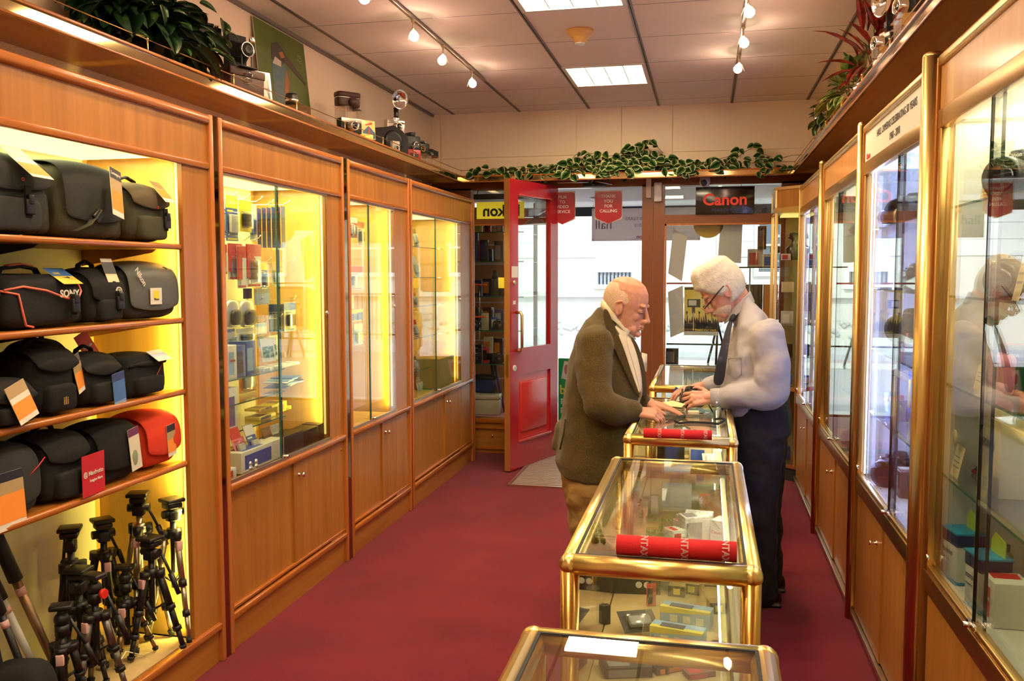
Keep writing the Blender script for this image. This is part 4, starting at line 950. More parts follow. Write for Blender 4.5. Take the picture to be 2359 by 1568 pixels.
# right hand rests curled on the glass; left hand lies on the cloth
hand(b, wrN, (1, .12, -.10), (-.05, -.45, .9), (.60, .64, .68, .70), .03, (.25, .5), .95, -1)
hand(b, wrF, (1, -.10, -.20), (.20, -.1, 1), (.10, .12, .14, .18), .05, (.5, .25), .95, 1)
remesh(b.build('body', SKIN1, cust), .0032, 2)
eyes(cust, MH1, S1, 'iris_brown', SKIN1); mouth(cust, MH1, S1, mat('lip_shadow', (.22, .06, .045), .5))
def ring_hair(t, z):   # thin fringe: sides and back, below the crown
    back = max(0, min(1, (t - 1.0) / .4)); line = .045 + .065 * max(0, min(1, (t - 1.1) / .9)); top = max(0, min(1, (line + .02 - z) / .045)); low = max(0, min(1, (z + (.006 if t < 1.6 else .058)) / .02))
    return -.003 + .0055 * back * top * low + (.0008 * math.sin(37 * t + 60 * z) * back * top)
b = MB(); head_loft(b, MH1, S1, ring_hair, 48, [r for r in HEADR if r[0] > -.06] ); o = b.build('hair', mat('thin_white_hair', (.60, .36, .24), .6, tex=('noise', (60, 200, 120), (.72, .56, .43), .3, .8), bump=(220, .8)), cust)
su = o.modifiers.new('s', 'SUBSURF'); su.levels = su.render_levels = 2
# brows
for sy in (-1, 1):
    b = MB(); b.M = MH1 @ Matrix.Diagonal((S1, S1, S1, 1)); b.tube([(.091, sy * .014, .024), (.092, sy * .026, .029), (.083, sy * .044, .024)], [.0018, .003, .0012], 6); b.build('eyebrow', mat('pale_brow', (.58, .36, .25), .8), cust)
# shirt collar and front
def profile_pts(l, Y): return [px(x, y, Y) for x, y in l]
b = MB()
cn = MH1 @ Vector((-.02, 0, -.075))
rows = []
for k in range(17):
    t = PI * 2 * k / 16
    cx0, cz0 = px(1412, 728, YC).x, px(1412, 728, YC).z
    # collar tilted: high at the nape, low at the throat
    u = math.cos(t); v = math.sin(t)
    c = Vector((cx0 + .064 * u + .012, YC + .066 * v, cz0 + .008 - .060 * u)); rows.append([c + Vector((-.012 * u, .002 * v, .018)), c + Vector((.004 * u, .006 * v, -.0)), c + Vector((.02 * u + .012, .016 * v, -.034 - .020 * max(0, u)))])
b.sheet(rows); o = b.build('shirt_collar', CREAMSH, cust); so = o.modifiers.new('s', 'SOLIDIFY'); so.thickness = .005
b = MB()
tips = []
for sy in (-1, 1):
    b.poly([(0, 0), (.052, -.012), (.030, -.085), (-.022, -.05)], .004, 'y', 0) if False else None
loft(b, [(px(1428, 752, YC), .055, .085, .5), (px(1428, 800, YC), .090, .105, .25), (px(1428, 880, YC), .112, .110, .05), (px(1425, 950, YC), .110, .11, 0)], 24)
o = b.build('shirt', CREAMSH, cust); remesh(o, .008, 2, (.012, .08))
# pointed collar flaps towards the camera and away
for sy in (-1, 1):
    y0 = YC + sy * .052
    g = [px(1424, 740, y0), px(1452, 762, y0 + sy * .01), px(1436, 790, y0 + sy * .03), px(1414, 758, y0 + sy * .03)]
    b = MB(); b.sheet([[g[0], g[3]], [(g[0] + g[1]) / 2 , (g[3] + g[2]) / 2], [g[1], g[2]]]); o = b.build('collar_point', CREAMSH, cust); so = o.modifiers.new('s', 'SOLIDIFY'); so.thickness = .004; so.offset = 0
b = MB(); c0 = px(1478, 812, YC - .05)
b.sheet([[c0, px(1490, 815, YC)], [px(1476, 850, YC - .05), px(1489, 856, YC)]]); o = b.build('breast_pocket', CREAMSH, cust); so = o.modifiers.new('s', 'SOLIDIFY'); so.thickness = .003
# jacket: torso loft and sleeves, blended
def oring(row, xb, xf, hw, tl=0.0, Y=YC):
    a = px(xb, row, Y); c = px(xf, row, Y); return ((a + c) / 2, (c.x - a.x) / 2, hw, tl)
b = MB()
loft(b, [oring(712, 1380, 1408, .07, .6), oring(728, 1368, 1420, .11, .5), oring(748, 1348, 1434, .16, .35), oring(780, 1330, 1450, .195, .15), oring(830, 1313, 1468, .205, .05), oring(890, 1303, 1480, .20), oring(950, 1296, 1474, .20), oring(1010, 1288, 1461, .21), oring(1060, 1284, 1452, .215, .05), oring(1092, 1292, 1446, .21, .12)], 32)
chain(b, [shN + Vector((0, -.01, .0)), (shN + elN) / 2 + Vector((-.012, -.01, 0)), elN, (elN + wrN) / 2 + Vector((0, -.004, -.012)), wrN - Vector((.012, 0, 0))], [.088, .080, .070, .062, .052], 18)
chain(b, [shF, (shF + elF) / 2, elF, wrF - Vector((.02, 0, 0))], [.080, .072, .065, .048], 16)
# back flap below the vent
chain(b, [px(1300, 985, YC - .02), px(1276, 1030, YC - .06)], [.045, .018], 12)
jk = b.build('jacket', [TWEED], cust); remesh(jk, .0085, 4, (.026, .11))
# open front: dark lapels either side of the shirt
def strip(name, L, R, m, th=.006, parent=cust):
    b = MB(); b.sheet([[Vector(p), Vector(q)] for p, q in zip(L, R)]); o = b.build(name, m, parent); so = o.modifiers.new('s', 'SOLIDIFY'); so.thickness = th; so.offset = 0
    su = o.modifiers.new('u', 'SUBSURF'); su.levels = su.render_levels = 2; return o
yl = 3.955
strip('lapel', profile_pts([(1398, 704), (1412, 740), (1432, 790), (1448, 840), (1466, 890), (1476, 915)], yl - .005), [px(1385, 712, yl - .05), px(1396, 765, yl - .05), px(1420, 815, yl - .05), px(1440, 856, yl - .035), px(1458, 896, yl - .015), px(1471, 920, yl)], TWEEDD)
sh = strip('shirt_front', profile_pts([(1440, 778), (1452, 815), (1462, 850), (1472, 890), (1474, 905)], yl + .008), profile_pts([(1418, 760), (1434, 795), (1447, 836), (1463, 882), (1473, 908)], yl + .0), CREAMSH)
strip('shirt_placket', profile_pts([(1455, 778), (1468, 815), (1476, 850), (1479, 885), (1477, 905)], yl + .05), profile_pts([(1438, 770), (1450, 812), (1462, 850), (1472, 890), (1474, 905)], yl + .010), CREAMSH)
strip('far_lapel', profile_pts([(1456, 772), (1474, 800), (1487, 850), (1492, 900), (1488, 930)], yl + .10), profile_pts([(1450, 778), (1466, 808), (1477, 852), (1481, 895), (1478, 915)], yl + .05), TWEEDD)
b = MB(); b.at(px(1482, 905, yl - .0)); b.ell((0, 0, 0), (.003, .009, .009), 12, 8); b.build('jacket_button', BLACKM, cust)
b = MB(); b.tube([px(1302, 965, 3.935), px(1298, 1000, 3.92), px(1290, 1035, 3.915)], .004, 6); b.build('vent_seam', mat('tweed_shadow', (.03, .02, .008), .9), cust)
# trousers and shoes
b = MB()
hp = px(1362, 1050, YC)
loft(b, [((hp.x, YC, .80), .13, .18, 0), ((hp.x + .0, YC, .66), .14, .19, 0), ((hp.x + .01, YC, .55), .13, .18, 0)], 24)
for yy, kx in ((3.995, -.01), (4.215, .03)):
    chain(b, [(hp.x + .005, yy, .60), (hp.x + .025 + kx, yy, .40), (hp.x + .0 + kx, yy, .22), (hp.x - .01 + kx, yy, .085)], [.118, .096, .082, .078], 18)
remesh(b.build('trousers', KHAKI, cust), .010, 3, (.030, .07))
def shoe(parent, x, y, d, m=SHOE):
    b = MB(); b.at((x, y, 0), (0, 0, 0 if d > 0 else PI)); b.ell((.05, 0, .032), (.145, .048, .042), 18, 10); b.ell((-.03, 0, .05), (.06, .042, .05), 14, 10); b.box(-.09, -.045, 0, .19, .045, .016, bev=.012); o = b.build('shoe', m, parent); remesh(o, .007, 2); return o
shoe(cust, hp.x - .02, 3.995, 1); shoe(cust, hp.x + .02, 4.215, 1)

# ---------------------------------------------------------------- shopkeeper, standing right of the counter, facing left
YS = 4.45
shop = thing('person', 'white haired man in pale shirt and navy tie, holding a camera over the counter', 'person', (0, 0, 0))
hs = px(1669, 668, YS)
MH2 = Matrix.Translation(hs) @ Matrix.Rotation(math.radians(180 + 4), 4, 'Z') @ Matrix.Rotation(math.radians(35), 4, 'Y') @ Matrix.Translation((.004, 0, 0))
S2 = 1.07
b = MB()
head_loft(b, MH2, S2); head_features(b, MH2, S2, 1.0)
nb2 = px(1722, 728, YS); caps(b, MH2 @ Vector((-.035, 0, -.03)), nb2, .060, .055, 18)
caps(b, MH2 @ Vector((-.0, 0, -.07)), px(1714, 745, YS), .045, .045, 16)
chain(b, [nb2, px(1738, 820, YS), px(1745, 900, YS), px(1755, 960, YS)], [.06, .11, .11, .11])
s_n, e_n, w_n = px(1768, 775, 4.24), px(1778, 905, 4.20), px(1642, 915, 4.27)
s_f, e_f, w_f = px(1712, 780, 4.64), px(1700, 890, 4.70), px(1612, 893, 4.46)
chain(b, [s_n, e_n, w_n], [.05, .042, .030]); chain(b, [s_f, e_f, w_f], [.05, .042, .030])
for yy, xx in ((4.36, .275), (4.58, .325)):
    chain(b, [Vector((xx + .0, yy, .92)), Vector((xx - .01, yy, .50)), Vector((xx + .01, yy, .09))], [.09, .058, .042])
hand(b, w_n, (-1, .05, -.10), (-.25, -.75, .62), (.42, .50, .58, .60), .16, (.95, .55), 1.04, 1)
hand(b, w_f, (-1, -.35, -.10), (-.30, -.2, .9), (.45, .5, .5, .55), .08, (.5, .5), 1.0, -1)
remesh(b.build('body', SKIN2, shop), .0032, 2)
eyes(shop, MH2, S2, 'iris_grey', SKIN2); mouth(shop, MH2, S2, mat('lip_shadow', (0, 0, 0)))
def full_hair(t, z):
    front = max(0, min(1, (t - .1) / .35)); hairline = .062 if t < .5 else .062 - (t - .5) * .085 if t < 1.35 else -.012 if t < 1.62 else -.060
    w_ = max(0, min(1, (z - hairline + .012) / .022)); th = .013 + .010 * max(0, (z - .05) / .07) + (.008 if t < .9 and z > .06 else 0)
    return -.007 + (th + .007) * w_ + .0013 * math.sin(26 * t + 95 * z) * w_
b = MB(); head_loft(b, MH2, S2, full_hair, 60, [((HEADR[i][0] * (1 - f) + HEADR[i + 1][0] * f), *(HEADR[i][j] * (1 - f) + HEADR[i + 1][j] * f for j in (1, 2, 3))) for i in range(9) for f in (0, .34, .67)])
o = b.build('hair', HAIRW, shop); sm = o.modifiers.new('s', 'SMOOTH'); sm.iterations = 2; su = o.modifiers.new('u', 'SUBSURF'); su.levels = su.render_levels = 1
def jaw_beard(t, z):
    k = max(0, min(1, (-.040 - z - .016 * max(0, t - .9)) / .02)); side = max(0, min(1, (1.75 - t) / .3)); lip = 1 if t > .30 or z < -.084 else .15
    return -.005 + (.0105 + .0012 * math.sin(50 * t + 200 * z)) * k * side * lip
b = MB(); head_loft(b, MH2, S2, jaw_beard, 60, [tuple(HEADR[i][j] * (1 - f) + HEADR[i + 1][j] * f for j in range(4)) for i in range(6, 12) for f in (0, .34, .67)] + [HEADR[-1]])
b.M = MH2 @ Matrix.Diagonal((S2, S2, S2, 1))
o = b.build('beard', mat('white_stubble', (.54, .36, .26), .8, tex=('noise', (200, 200, 200), (.72, .62, .50), .35, .6), bump=(300, 1.0)), shop)
b = MB(); b.M = MH2 @ Matrix.Diagonal((S2, S2, S2, 1)); b.tube([(.080, -.034, -.070), (.094, -.020, -.060), (.1015, 0, -.0565), (.094, .020, -.060), (.080, .034, -.070)], [.003, .0055, .006, .0055, .003], 8); b.build('moustache', mat('white_stubble', (0, 0, 0)), shop)
for sy in (-1, 1):
    b = MB(); b.M = MH2 @ Matrix.Diagonal((S2, S2, S2, 1)); b.tube([(.094, sy * .012, .022), (.097, sy * .026, .028), (.084, sy * .045, .024)], [.003, .004, .002], 6); b.build('eyebrow', mat('grey_brow', (.20, .13, .09), .8), shop)
# glasses
b = MB(); b.M = MH2 @ Matrix.Diagonal((S2, S2, S2, 1))
for sy in (-1, 1): b.tube([(.122, sy * .008 + sy * .020 * (1 - math.cos(a)) * 1.0, -.020 + .012 * math.sin(a)) for a in [2 * PI * k / 20 for k in range(20)]], .0013, 6, closed=True)
b.tube([(.122, -.008, -.018), (.126, 0, -.014), (.122, .008, -.018)], .0013, 6)
gl_o = b.build('glasses', mat('gold_wire', (.65, .48, .28), .25, 1.0), shop)
for sy in (-1, 1):
    b = MB(); b.M = MH2 @ Matrix.Diagonal((S2, S2, S2, 1)); b.tube([(.120, sy * .050, -.016), (.090, sy * .079, -.006), (.03, sy * .088, .014), (-.006, sy * .090, .024)], [.0025, .0032, .0032, .0026], 8); b.build('glasses_arm', mat('tortoise', (.035, .018, .012), .25), gl_o)
    b = MB(); b.M = MH2 @ Matrix.Diagonal((S2, S2, S2, 1)); b.poly([(sy * .008 + sy * .020 * (1 - math.cos(a)), -.020 + .012 * math.sin(a)) for a in [2 * PI * k / 20 for k in range(20)]], .0008, 'x', .1216); b.build('lens', CLEARP, gl_o)
# shirt with sleeves
b = MB()
loft(b, [oring(690, 1694, 1730, .070, -.75, YS), oring(712, 1690, 1742, .10, -.7, YS), oring(738, 1684, 1764, .17, -.5, YS), oring(770, 1684, 1784, .205, -.3, YS), oring(810, 1672, 1796, .215, -.1, YS), oring(850, 1664, 1802, .215, 0, YS), oring(890, 1660, 1806, .21, 0, YS), oring(925, 1663, 1806, .205, -.15, YS), oring(940, 1672, 1802, .195, -.25, YS)], 32)
chain(b, [s_n, (s_n + e_n) / 2 + Vector((.012, -.012, 0)), e_n, (e_n + w_n) / 2 + Vector((0, 0, .0)), w_n + Vector((.045, 0, .0))], [.084, .082, .078, .066, .050], 18)
chain(b, [s_f, e_f, w_f + Vector((.05, .02, .01))], [.080, .070, .046], 16)
remesh(b.build('shirt', SHIRT, shop), .0075, 4, (.024, .10))
b = MB(); b.cyl(w_n + Vector((.055, 0, .004)), w_n + Vector((-.008, 0, -.004)), .047, .045, n=24); b.cyl(w_n + Vector((-.004, 0, -.004)), w_n + Vector((-.010, 0, -.0045)), .045, .040, n=24); o = b.build('cuff', SHIRT, shop)
b = MB(); b.ell(w_n + Vector((.018, -.044, -.018)), (.0055, .003, .0055), 10, 6); b.build('cuff_button', WHITE, o)
rows = []
for k in range(21):
    t = 2 * PI * k / 20; u = -math.cos(t); v = math.sin(t)   # u=-1 front(-x)
    cc = px(1703, 711, YS); c = cc + Vector((.060 * u, .066 * v, .028 + .050 * u * 1.0))
    rows.append([c + Vector((-.008 * u, -.002 * v, .012)), c + Vector((.0, .003 * v, -.010)), c + Vector((.016 * u, .018 * v, -.044 - .012 * max(0, -u)))])
b = MB(); b.sheet(rows); o = b.build('shirt_collar', SHIRT, shop); so = o.modifiers.new('s', 'SOLIDIFY'); so.thickness = .005; su = o.modifiers.new('u', 'SUBSURF'); su.levels = su.render_levels = 1
for sy in (-1, 1):
    y0 = YS + sy * .055
    g = [px(1712, 696, y0), px(1688, 728, y0 - sy * .02), px(1694, 752, y0 + sy * .012), px(1724, 720, y0 + sy * .03)]
    b = MB(); b.sheet([[g[0], g[3]], [(g[0] + g[1]) / 2, (g[3] + g[2]) / 2 + Vector((0, sy * .008, 0))], [g[1], g[2]]]); o = b.build('collar_point', SHIRT, shop); so = o.modifiers.new('s', 'SOLIDIFY'); so.thickness = .004
# tie
tp = [(1686, 736), (1680, 752), (1671, 790), (1664, 825), (1657, 860), (1652, 890)]
L_, R_ = [], []
for i, (x, y) in enumerate(tp):
    c = px(x, y, YS - .10 - .03 * min(i, 3)); wv = (.016, .017, .026, .033, .038, .040)[i]; c.x += -.004
    L_.append(c + Vector((-.55, .55, 0)) * wv); R_.append(c + Vector((.85, -.55, 0)) * wv)
strip('tie', L_, R_, TIE, .010, shop)
b = MB(); kn = px(1687, 733, YS - .10); b.at(kn, (0, .5, .5)); b.ell((0, 0, 0), (.012, .017, .024), 12, 8); b.build('tie_knot', TIE, shop)
tq = [(1690, 942), (1683, 960), (1676, 975)]
b = MB(); b.tube([px(1668, 920, YS - .05), px(1662, 948, YS - .05), px(1656, 968, YS - .05)], .03, 10, flat=(.032, .006)); b.build('tie_end', TIE, shop)
b = MB(); b.tube([px(1678, 826, 4.27), px(1680, 862, 4.26), px(1694, 872, 4.25), px(1708, 862, 4.24), px(1708, 824, 4.245), px(1678, 826, 4.27)], .0018, 6); b.build('pocket_seam', mat('shirt_seam', (.24, .23, .26), .8), shop)
# trousers, belt, shoes
b = MB(); w0 = px(1745, 915, YS)
loft(b, [(px(1742, 918, YS) + Vector((0, 0, 0)), .150, .200, -.28), (px(1752, 950, YS), .142, .205, -.18), (px(1757, 990, YS), .135, .205, 0), ((.255, YS, .80), .125, .20, 0), ((.265, YS, .70), .11, .19, 0)], 28)
for yy, xx in ((4.36, .262), (4.575, .300)):
    chain(b, [(xx, yy, .76), (xx - .006, yy, .48), (xx + .005, yy, .25), (xx + .008, yy, .07)], [.112, .092, .084, .086], 18)
remesh(b.build('trousers', NAVY, shop), .010, 3, (.022, .09))
b = MB(); rr = []
for k in range(33):
    t = 2 * PI * k / 32; c = px(1742, 921, YS); tl = -.28
    rr.append([c + Vector((math.cos(tl) * .156 * math.cos(t), .205 * math.sin(t), -math.sin(tl) * .156 * math.cos(t) + dz)) for dz in (.014, -.014)])
b.sheet(rr); o = b.build('belt', SHOE, shop); so = o.modifiers.new('s', 'SOLIDIFY'); so.thickness = .004
shoe(shop, .285, 4.36, -1); shoe(shop, .320, 4.575, -1)
# ================================================================ camera bags on the open shelves (fronts face the aisle, +x)
def fab(n, c, r=.85): return mat(n, c, r, bump=(260, .35), spec=.3)
FB = fab('black_nylon', (.014, .014, .015)); FG = fab('charcoal_nylon', (.032, .034, .032)); FO = fab('olive_grey_nylon', (.060, .058, .036)); FR = fab('red_nylon', (.62, .045, .018)); FK = fab('black_canvas', (.010, .010, .011)); FGL = fab('grey_vinyl', (.10, .105, .095), .35)
TO = mat('tag_orange', (.85, .28, .03), .5); TP = mat('tag_photo', (.42, .30, .14), .5); TW = mat('tag_white', (.70, .66, .58), .5); TK = mat('tag_black', (.02, .02, .03), .4); TB = mat('tag_blue', (.06, .16, .42), .4); TR = mat('tag_red', (.55, .02, .03), .4); TY = mat('tag_yellow_card', (.78, .62, .10), .5); PINKS = mat('price_pink', (.75, .45, .42), .6)
def swing_tag(parent, loc, rot, w, h, bands, name='swing_tag', text=None):
    """bands: (fraction, material) from the top; text: (string, size, x, z, material)"""
    b = MB(); b.box(-w / 2, 0, -h, w / 2, .0015, 0); o = b.build(name, bands[-1][1], parent); o.location = loc; o.rotation_euler = rot
    z = 0
    for k, (f, m) in enumerate(bands[:-1]):
        b = MB(); b.box(-w / 2, -.0006, -h * (z + f), w / 2, -.0001, -h * z); q = b.build('printed_band', m, o); z += f
    if text:
        for s, sz, x, zz, m in text: q = MB().text(s, sz, .0005, bold=.0004).build('lettering', m, o); q.rotation_euler = (PI / 2, 0, 0); q.location = (x, -.0009, zz)
    return o
def flap_part(parent, w, d, h, drop, m, r=.03, name='flap', curve=.02, lip=True):
    prof = [(d / 2 - .002, h * .80), (d / 2 - .004, h - r), (d / 2 - r, h + .004), (0, h + .010), (-d / 2 + r, h + .004), (-d / 2 - .004, h - r), (-d / 2 - .010, h - drop * .5), (-d / 2 - .010, h - drop)]
    g = []
    n = 9
    for i in range(n):
        u = -1 + 2 * i / (n - 1); row = []
        for j, (y, z) in enumerate(prof):
            k = j / (len(prof) - 1); zz = z
            if j == len(prof) - 1: zz = z + curve * u * u * 1.6
            row.append(Vector((u * w / 2 * (1 - .03 * k), y * (1 - .08 * u * u), zz - .012 * u * u)))
        g.append(row)
    b = MB(); b.sheet(g); o = b.build(name, m, parent); so = o.modifiers.new('s', 'SOLIDIFY'); so.thickness = .007; so.offset = 1; su = o.modifiers.new('u', 'SUBSURF'); su.levels = su.render_levels = 2
    return o
def bag(label, y0, y1, z, h, d, m, drop=.6, fm=None, X=-1.985, handle=True, buckle=None, e=.42, top=.96, tilt=0.0, flap=True, pocket=True, side=True):
    w = y1 - y0; t = thing('camera_bag', label, 'bag', (X - d / 2, (y0 + y1) / 2, z), (0, 0, PI / 2 + tilt))
    b = MB(); b.superbox(w, d, h, e, 28, 14, top, .05); o = b.build('bag_body', m, t); tx = bpy.data.textures.new('cloth', 'CLOUDS'); tx.noise_scale = .07
    su = o.modifiers.new('u', 'SUBSURF'); su.levels = su.render_levels = 1; dm = o.modifiers.new('d', 'DISPLACE'); dm.texture = tx; dm.strength = .010; dm.mid_level = .5
    if flap: flap_part(t, w * .90, d, h, h * drop, fm or m)
    if pocket:
        b = MB(); b.superbox(w * .62, .05, h * .42, .35, 20, 10); q = b.build('front_pocket', m, t); q.location = (0, -d / 2 + .004, h * .05)
    if handle:
        b = MB(); b.tube([(-w * .22, 0, h - .005), (-w * .17, 0, h + .022), (0, 0, h + .034), (w * .17, 0, h + .022), (w * .22, 0, h - .005)], .008, 8, flat=(.011, .005)); b.build('handle', FB, t)
    if buckle is not None:
        for bx in buckle:
            b = MB(); b.box(bx - .012, -d / 2 - .022, h * .22, bx + .012, -d / 2 - .016, h * .62); s_ = b.build('strap', FB, t)
            b = MB(); b.box(bx - .017, -d / 2 - .032, h * .26, bx + .017, -d / 2 - .020, h * .26 + .045, bev=.004); b.box(bx - .010, -d / 2 - .035, h * .26 + .03, bx + .010, -d / 2 - .022, h * .26 + .058, bev=.003); b.build('buckle', BLACK, s_)
    if side:
        b = MB(); b.superbox(.045, d * .6, h * .55, .4, 16, 8); q = b.build('side_pocket', m, t); q.location = (-w / 2 - .004, 0, h * .04)
    return t
def piping(t, pts, m, r=.0035, name='piping'): return MB().tube(pts, r, 8).build(name, m, t)
def Yx(x, y, X=-1.97): return pX(x, y, X).y
def logo(t, s, size, x, y, z, m, name='logo', rot=(PI / 2, 0, 0), bold=.0006):
    o = MB().text(s, size, .0012, bold=bold).build(name, m, t); o.location = (x, y, z); o.rotation_euler = rot; return o
LT = mat('logo_pale', (.62, .58, .50), .4); LRD = mat('logo_red', (.55, .05, .02), .4)
LOWT = [(.22, TK), (.24, TP), (.42, TO), (.12, TW)]
Z1, Z2, Z3, Z4 = 1.718, 1.438, 1.163, .883
# top shelf
t = bag('large dark grey shoulder bag with orange tag, left end of the top shelf', 1.99, Yx(143, 500), Z1, .235, .24, FG, .46, buckle=[.07])
swing_tag(t, (.055, -.090, .262), (-.85, 0, .12), .10, .145, [(.55, TW), (.35, TO), (.10, TW)]); logo(t, 'o', .022, .055, -.137, .165, LRD)
t = bag('grey messenger bag with orange tag and diagonal strap, centre of the top shelf', Yx(147, 500), Yx(302, 520), Z1, .245, .22, FO, .80, fm=FG, handle=False, pocket=False)
swing_tag(t, (.055, -.150, .235), (-.16, .20, .12), .070, .165, LOWT, text=[('Lowepro', .016, 0, -.018, LT)])
b = MB(); b.tube([(-.13, -.130, .02), (-.07, -.140, .045), (-.02, -.142, .095)], .01, 8, flat=(.014, .003)); b.build('strap', FO, t); b = MB(); b.at((-.035, -.146, .075), (0, -.7, 0)); b.box(-.02, -.006, -.016, .02, .006, .016, bev=.004); b.build('buckle', BLACK, t)
t = bag('olive brown camera bag with orange tag, right end of the top shelf', Yx(306, 500), Yx(404, 520), Z1, .205, .20, FO, .42, fm=fab('brown_nylon', (.10, .075, .045)), buckle=[.06], e=.5)
swing_tag(t, (.045, -.085, .225), (-.70, 0, .10), .075, .10, [(.40, TP), (.40, TO), (.2, TW)]); logo(t, 'o', .022, .02, -.117, .130, LRD)
# second shelf
t = bag('black bag cut off by the photo edge at the left of the second shelf', 1.90, Yx(18, 650), Z2, .16, .17, FB, .5, side=False)
ys0, ys1 = Yx(22, 700), Yx(212, 700); w = ys1 - ys0
t = bag('black camera case with pink piping and SONY lettering on the second shelf', ys0, ys1, Z2, .165, .20, FB, .4, handle=False, flap=False, e=.38, buckle=[.085], pocket=False)
PK = mat('coral_piping', (.72, .16, .10), .45)
piping(t, [(-w * .46, -.085, .118), (-w * .30, -.102, .128), (-.02, -.110, .115), (.06, -.112, .090), (w * .34, -.108, .085), (w * .43, -.095, .110), (w * .46, -.075, .135)], PK)
piping(t, [(-w * .48, -.03, .118), (-w * .47, -.08, .115), (-w * .36, -.103, .105), (-w * .33, -.106, .05), (-w * .30, -.106, .012), (-w * .22, -.107, .006)], PK)
logo(t, 'SONY', .032, .075, -.1135, .103, LT, bold=.001)
b = MB(); b.tube([(-.10, 0, .155), (-.08, 0, .182), (0, 0, .190), (.06, 0, .182), (.08, 0, .155)], .01, 8, flat=(.013, .006)); b.build('handle', FB, t)
b = MB(); b.tube([(-.055, 0, .191), (0, 0, .197), (.045, 0, .191)], .01, 8, flat=(.011, .004)); b.build('handle_grip', PK, t)
swing_tag(t, (.085, -.045, .184), (-.95, 0, .18), .115, .085, [(.5, TB), (.5, TY)], text=[('SONY', .014, -.02, -.030, TY)])
t = bag('small black case with round emblem under a cream tag, second shelf', Yx(214, 680), Yx(298, 690), Z2, .175, .17, FB, .62, buckle=[.03])
swing_tag(t, (.02, -.066, .218), (-.35, 0, .08), .065, .085, [(.15, TW), (.5, TK), (.35, mat('tag_cream', (.72, .58, .36), .5))])
b = MB(); b.at((.035, -.102, .105), (PI / 2, 0, 0)); b.lathe([(.017, 0), (.017, .002), (.013, .003), (.013, .001), (0, .001)], 18); b.build('emblem', LT, t); logo(t, 'T', .018, .035, -.106, .105, LT)
t = bag('grey satchel with reversed Nikon flap lettering and white tag, second shelf right end', Yx(302, 690), Yx(422, 680), Z2, .20, .17, FG, .86, fm=FGL, handle=False, pocket=False, tilt=-.05)
swing_tag(t, (-.015, -.106, .115), (0, 0, .03), .066, .060, [(.25, TW), (.5, TW), (.25, TW)], text=[('Nikon', .011, .0, -.040, INK)]); b = MB(); b.box(-.03, -.1075, .075, .00, -.1068, .105); b.build('yellow_square', mat('nikon_yellow', (.85, .68, .02), .4), t)
logo(t, 'Nikon', .030, -.09, -.100, .155, LT, rot=(PI / 2, .9, 0))
# third shelf
t = bag('black backpack at the far left of the third shelf with luggage label', 1.93, Yx(62, 840), Z3, .20, .14, FB, .5, X=-2.12, side=False)
swing_tag(t, (.03, -.10, .16), (-.05, 0, .05), .030, .055, [(.2, TW), (.8, TW)])
t = bag('small black holster bag with orange tag at the front left of the third shelf', 2.08, Yx(86, 930), Z3, .125, .12, FB, .5, handle=False, X=-1.962, side=False)
swing_tag(t, (-.015, -.076, .125), (-.22, -.28, .1), .085, .115, [(.3, TP), (.15, TW), (.42, TO), (.13, TW)])
t = bag('tall black camera pouch with hanging orange tag, middle of the third shelf', Yx(88, 870), Yx(196, 870), Z3, .205, .17, FK, .35, handle=True, e=.5)
swing_tag(t, (.085, -.078, .180), (-.10, -.22, .3), .062, .125, LOWT); logo(t, 'iIi', .034, -.01, -.118, .045, mat('print_gold', (.35, .20, .05), .5), name='print')
t = bag('black shoulder pouch with blue Tamrac style tag on the third shelf', Yx(200, 870), Yx(292, 870), Z3, .165, .15, FB, .4, handle=True, e=.5); t['label'] = 'black shoulder pouch with a hanging blue card tag on the third shelf'
swing_tag(t, (.045, -.098, .105), (0, -.10, .12), .075, .125, [(.22, mat('tag_navy', (.03, .05, .16), .4)), (.55, TB), (.23, mat('tag_lightblue', (.22, .36, .55), .4))])
t = bag('black bag lying behind the pouches with red Manfrotto tag, third shelf', Yx(175, 790), Yx(262, 800), Z3 + .0, .212, .13, FK, .3, X=-2.14, handle=True, side=False)
swing_tag(t, (.11, -.09, .235), (-.35, -.32, .1), .075, .115, [(.05, TR), (.95, TR)], text=[('Manfrotto', .013, 0, -.05, LT)])
t = bag('boxy black case with white card tag at the right end of the third shelf', Yx(297, 850), Yx(396, 850), Z3, .150, .19, FK, .30, handle=False, e=.3)
swing_tag(t, (.065, -.075, .158), (-.95, 0, .12), .105, .060, [(.3, TW), (.3, mat('tag_skyblue', (.35, .50, .70), .5)), (.4, TW)]); piping(t, [(.0, -.104, .03), (.05, -.105, .08), (.10, -.095, .12)], mat('piping_darkred', (.30, .03, .02), .5), .0016)
# fourth shelf
t = bag('black flap bag with large orange tag at the left end of the fourth shelf', 2.10, Yx(108, 1110), Z4, .205, .20, FG, .85, handle=False, pocket=False, e=.35)
swing_tag(t, (-.050, -.118, .150), (-.06, 0, .05), .112, .165, [(.16, TK), (.22, TP), (.50, TO), (.12, TW)]); piping(t, [(.03, -.112, .115), (.075, -.112, .14), (.11, -.106, .16)], mat('piping_red', (.45, .02, .03), .5), .002)
t = bag('black shoulder bag with a square red Manfrotto card, middle of the fourth shelf', Yx(112, 1080), Yx(222, 1080), Z4, .205, .19, FB, .42, e=.42)
swing_tag(t, (.075, -.125, .135), (0, 0, .10), .125, .135, [(.2, TR), (.8, TR)], text=[('Manfrotto', .020, .012, -.062, TW), ('Imagine More', .013, .012, -.086, TW), ('@', .022, -.046, -.062, TW)])
t = bag('black messenger bag with a hanging cream illustrated tag, fourth shelf', Yx(226, 1060), Yx(336, 1060), Z4, .20, .18, FK, .78, handle=False, pocket=False)
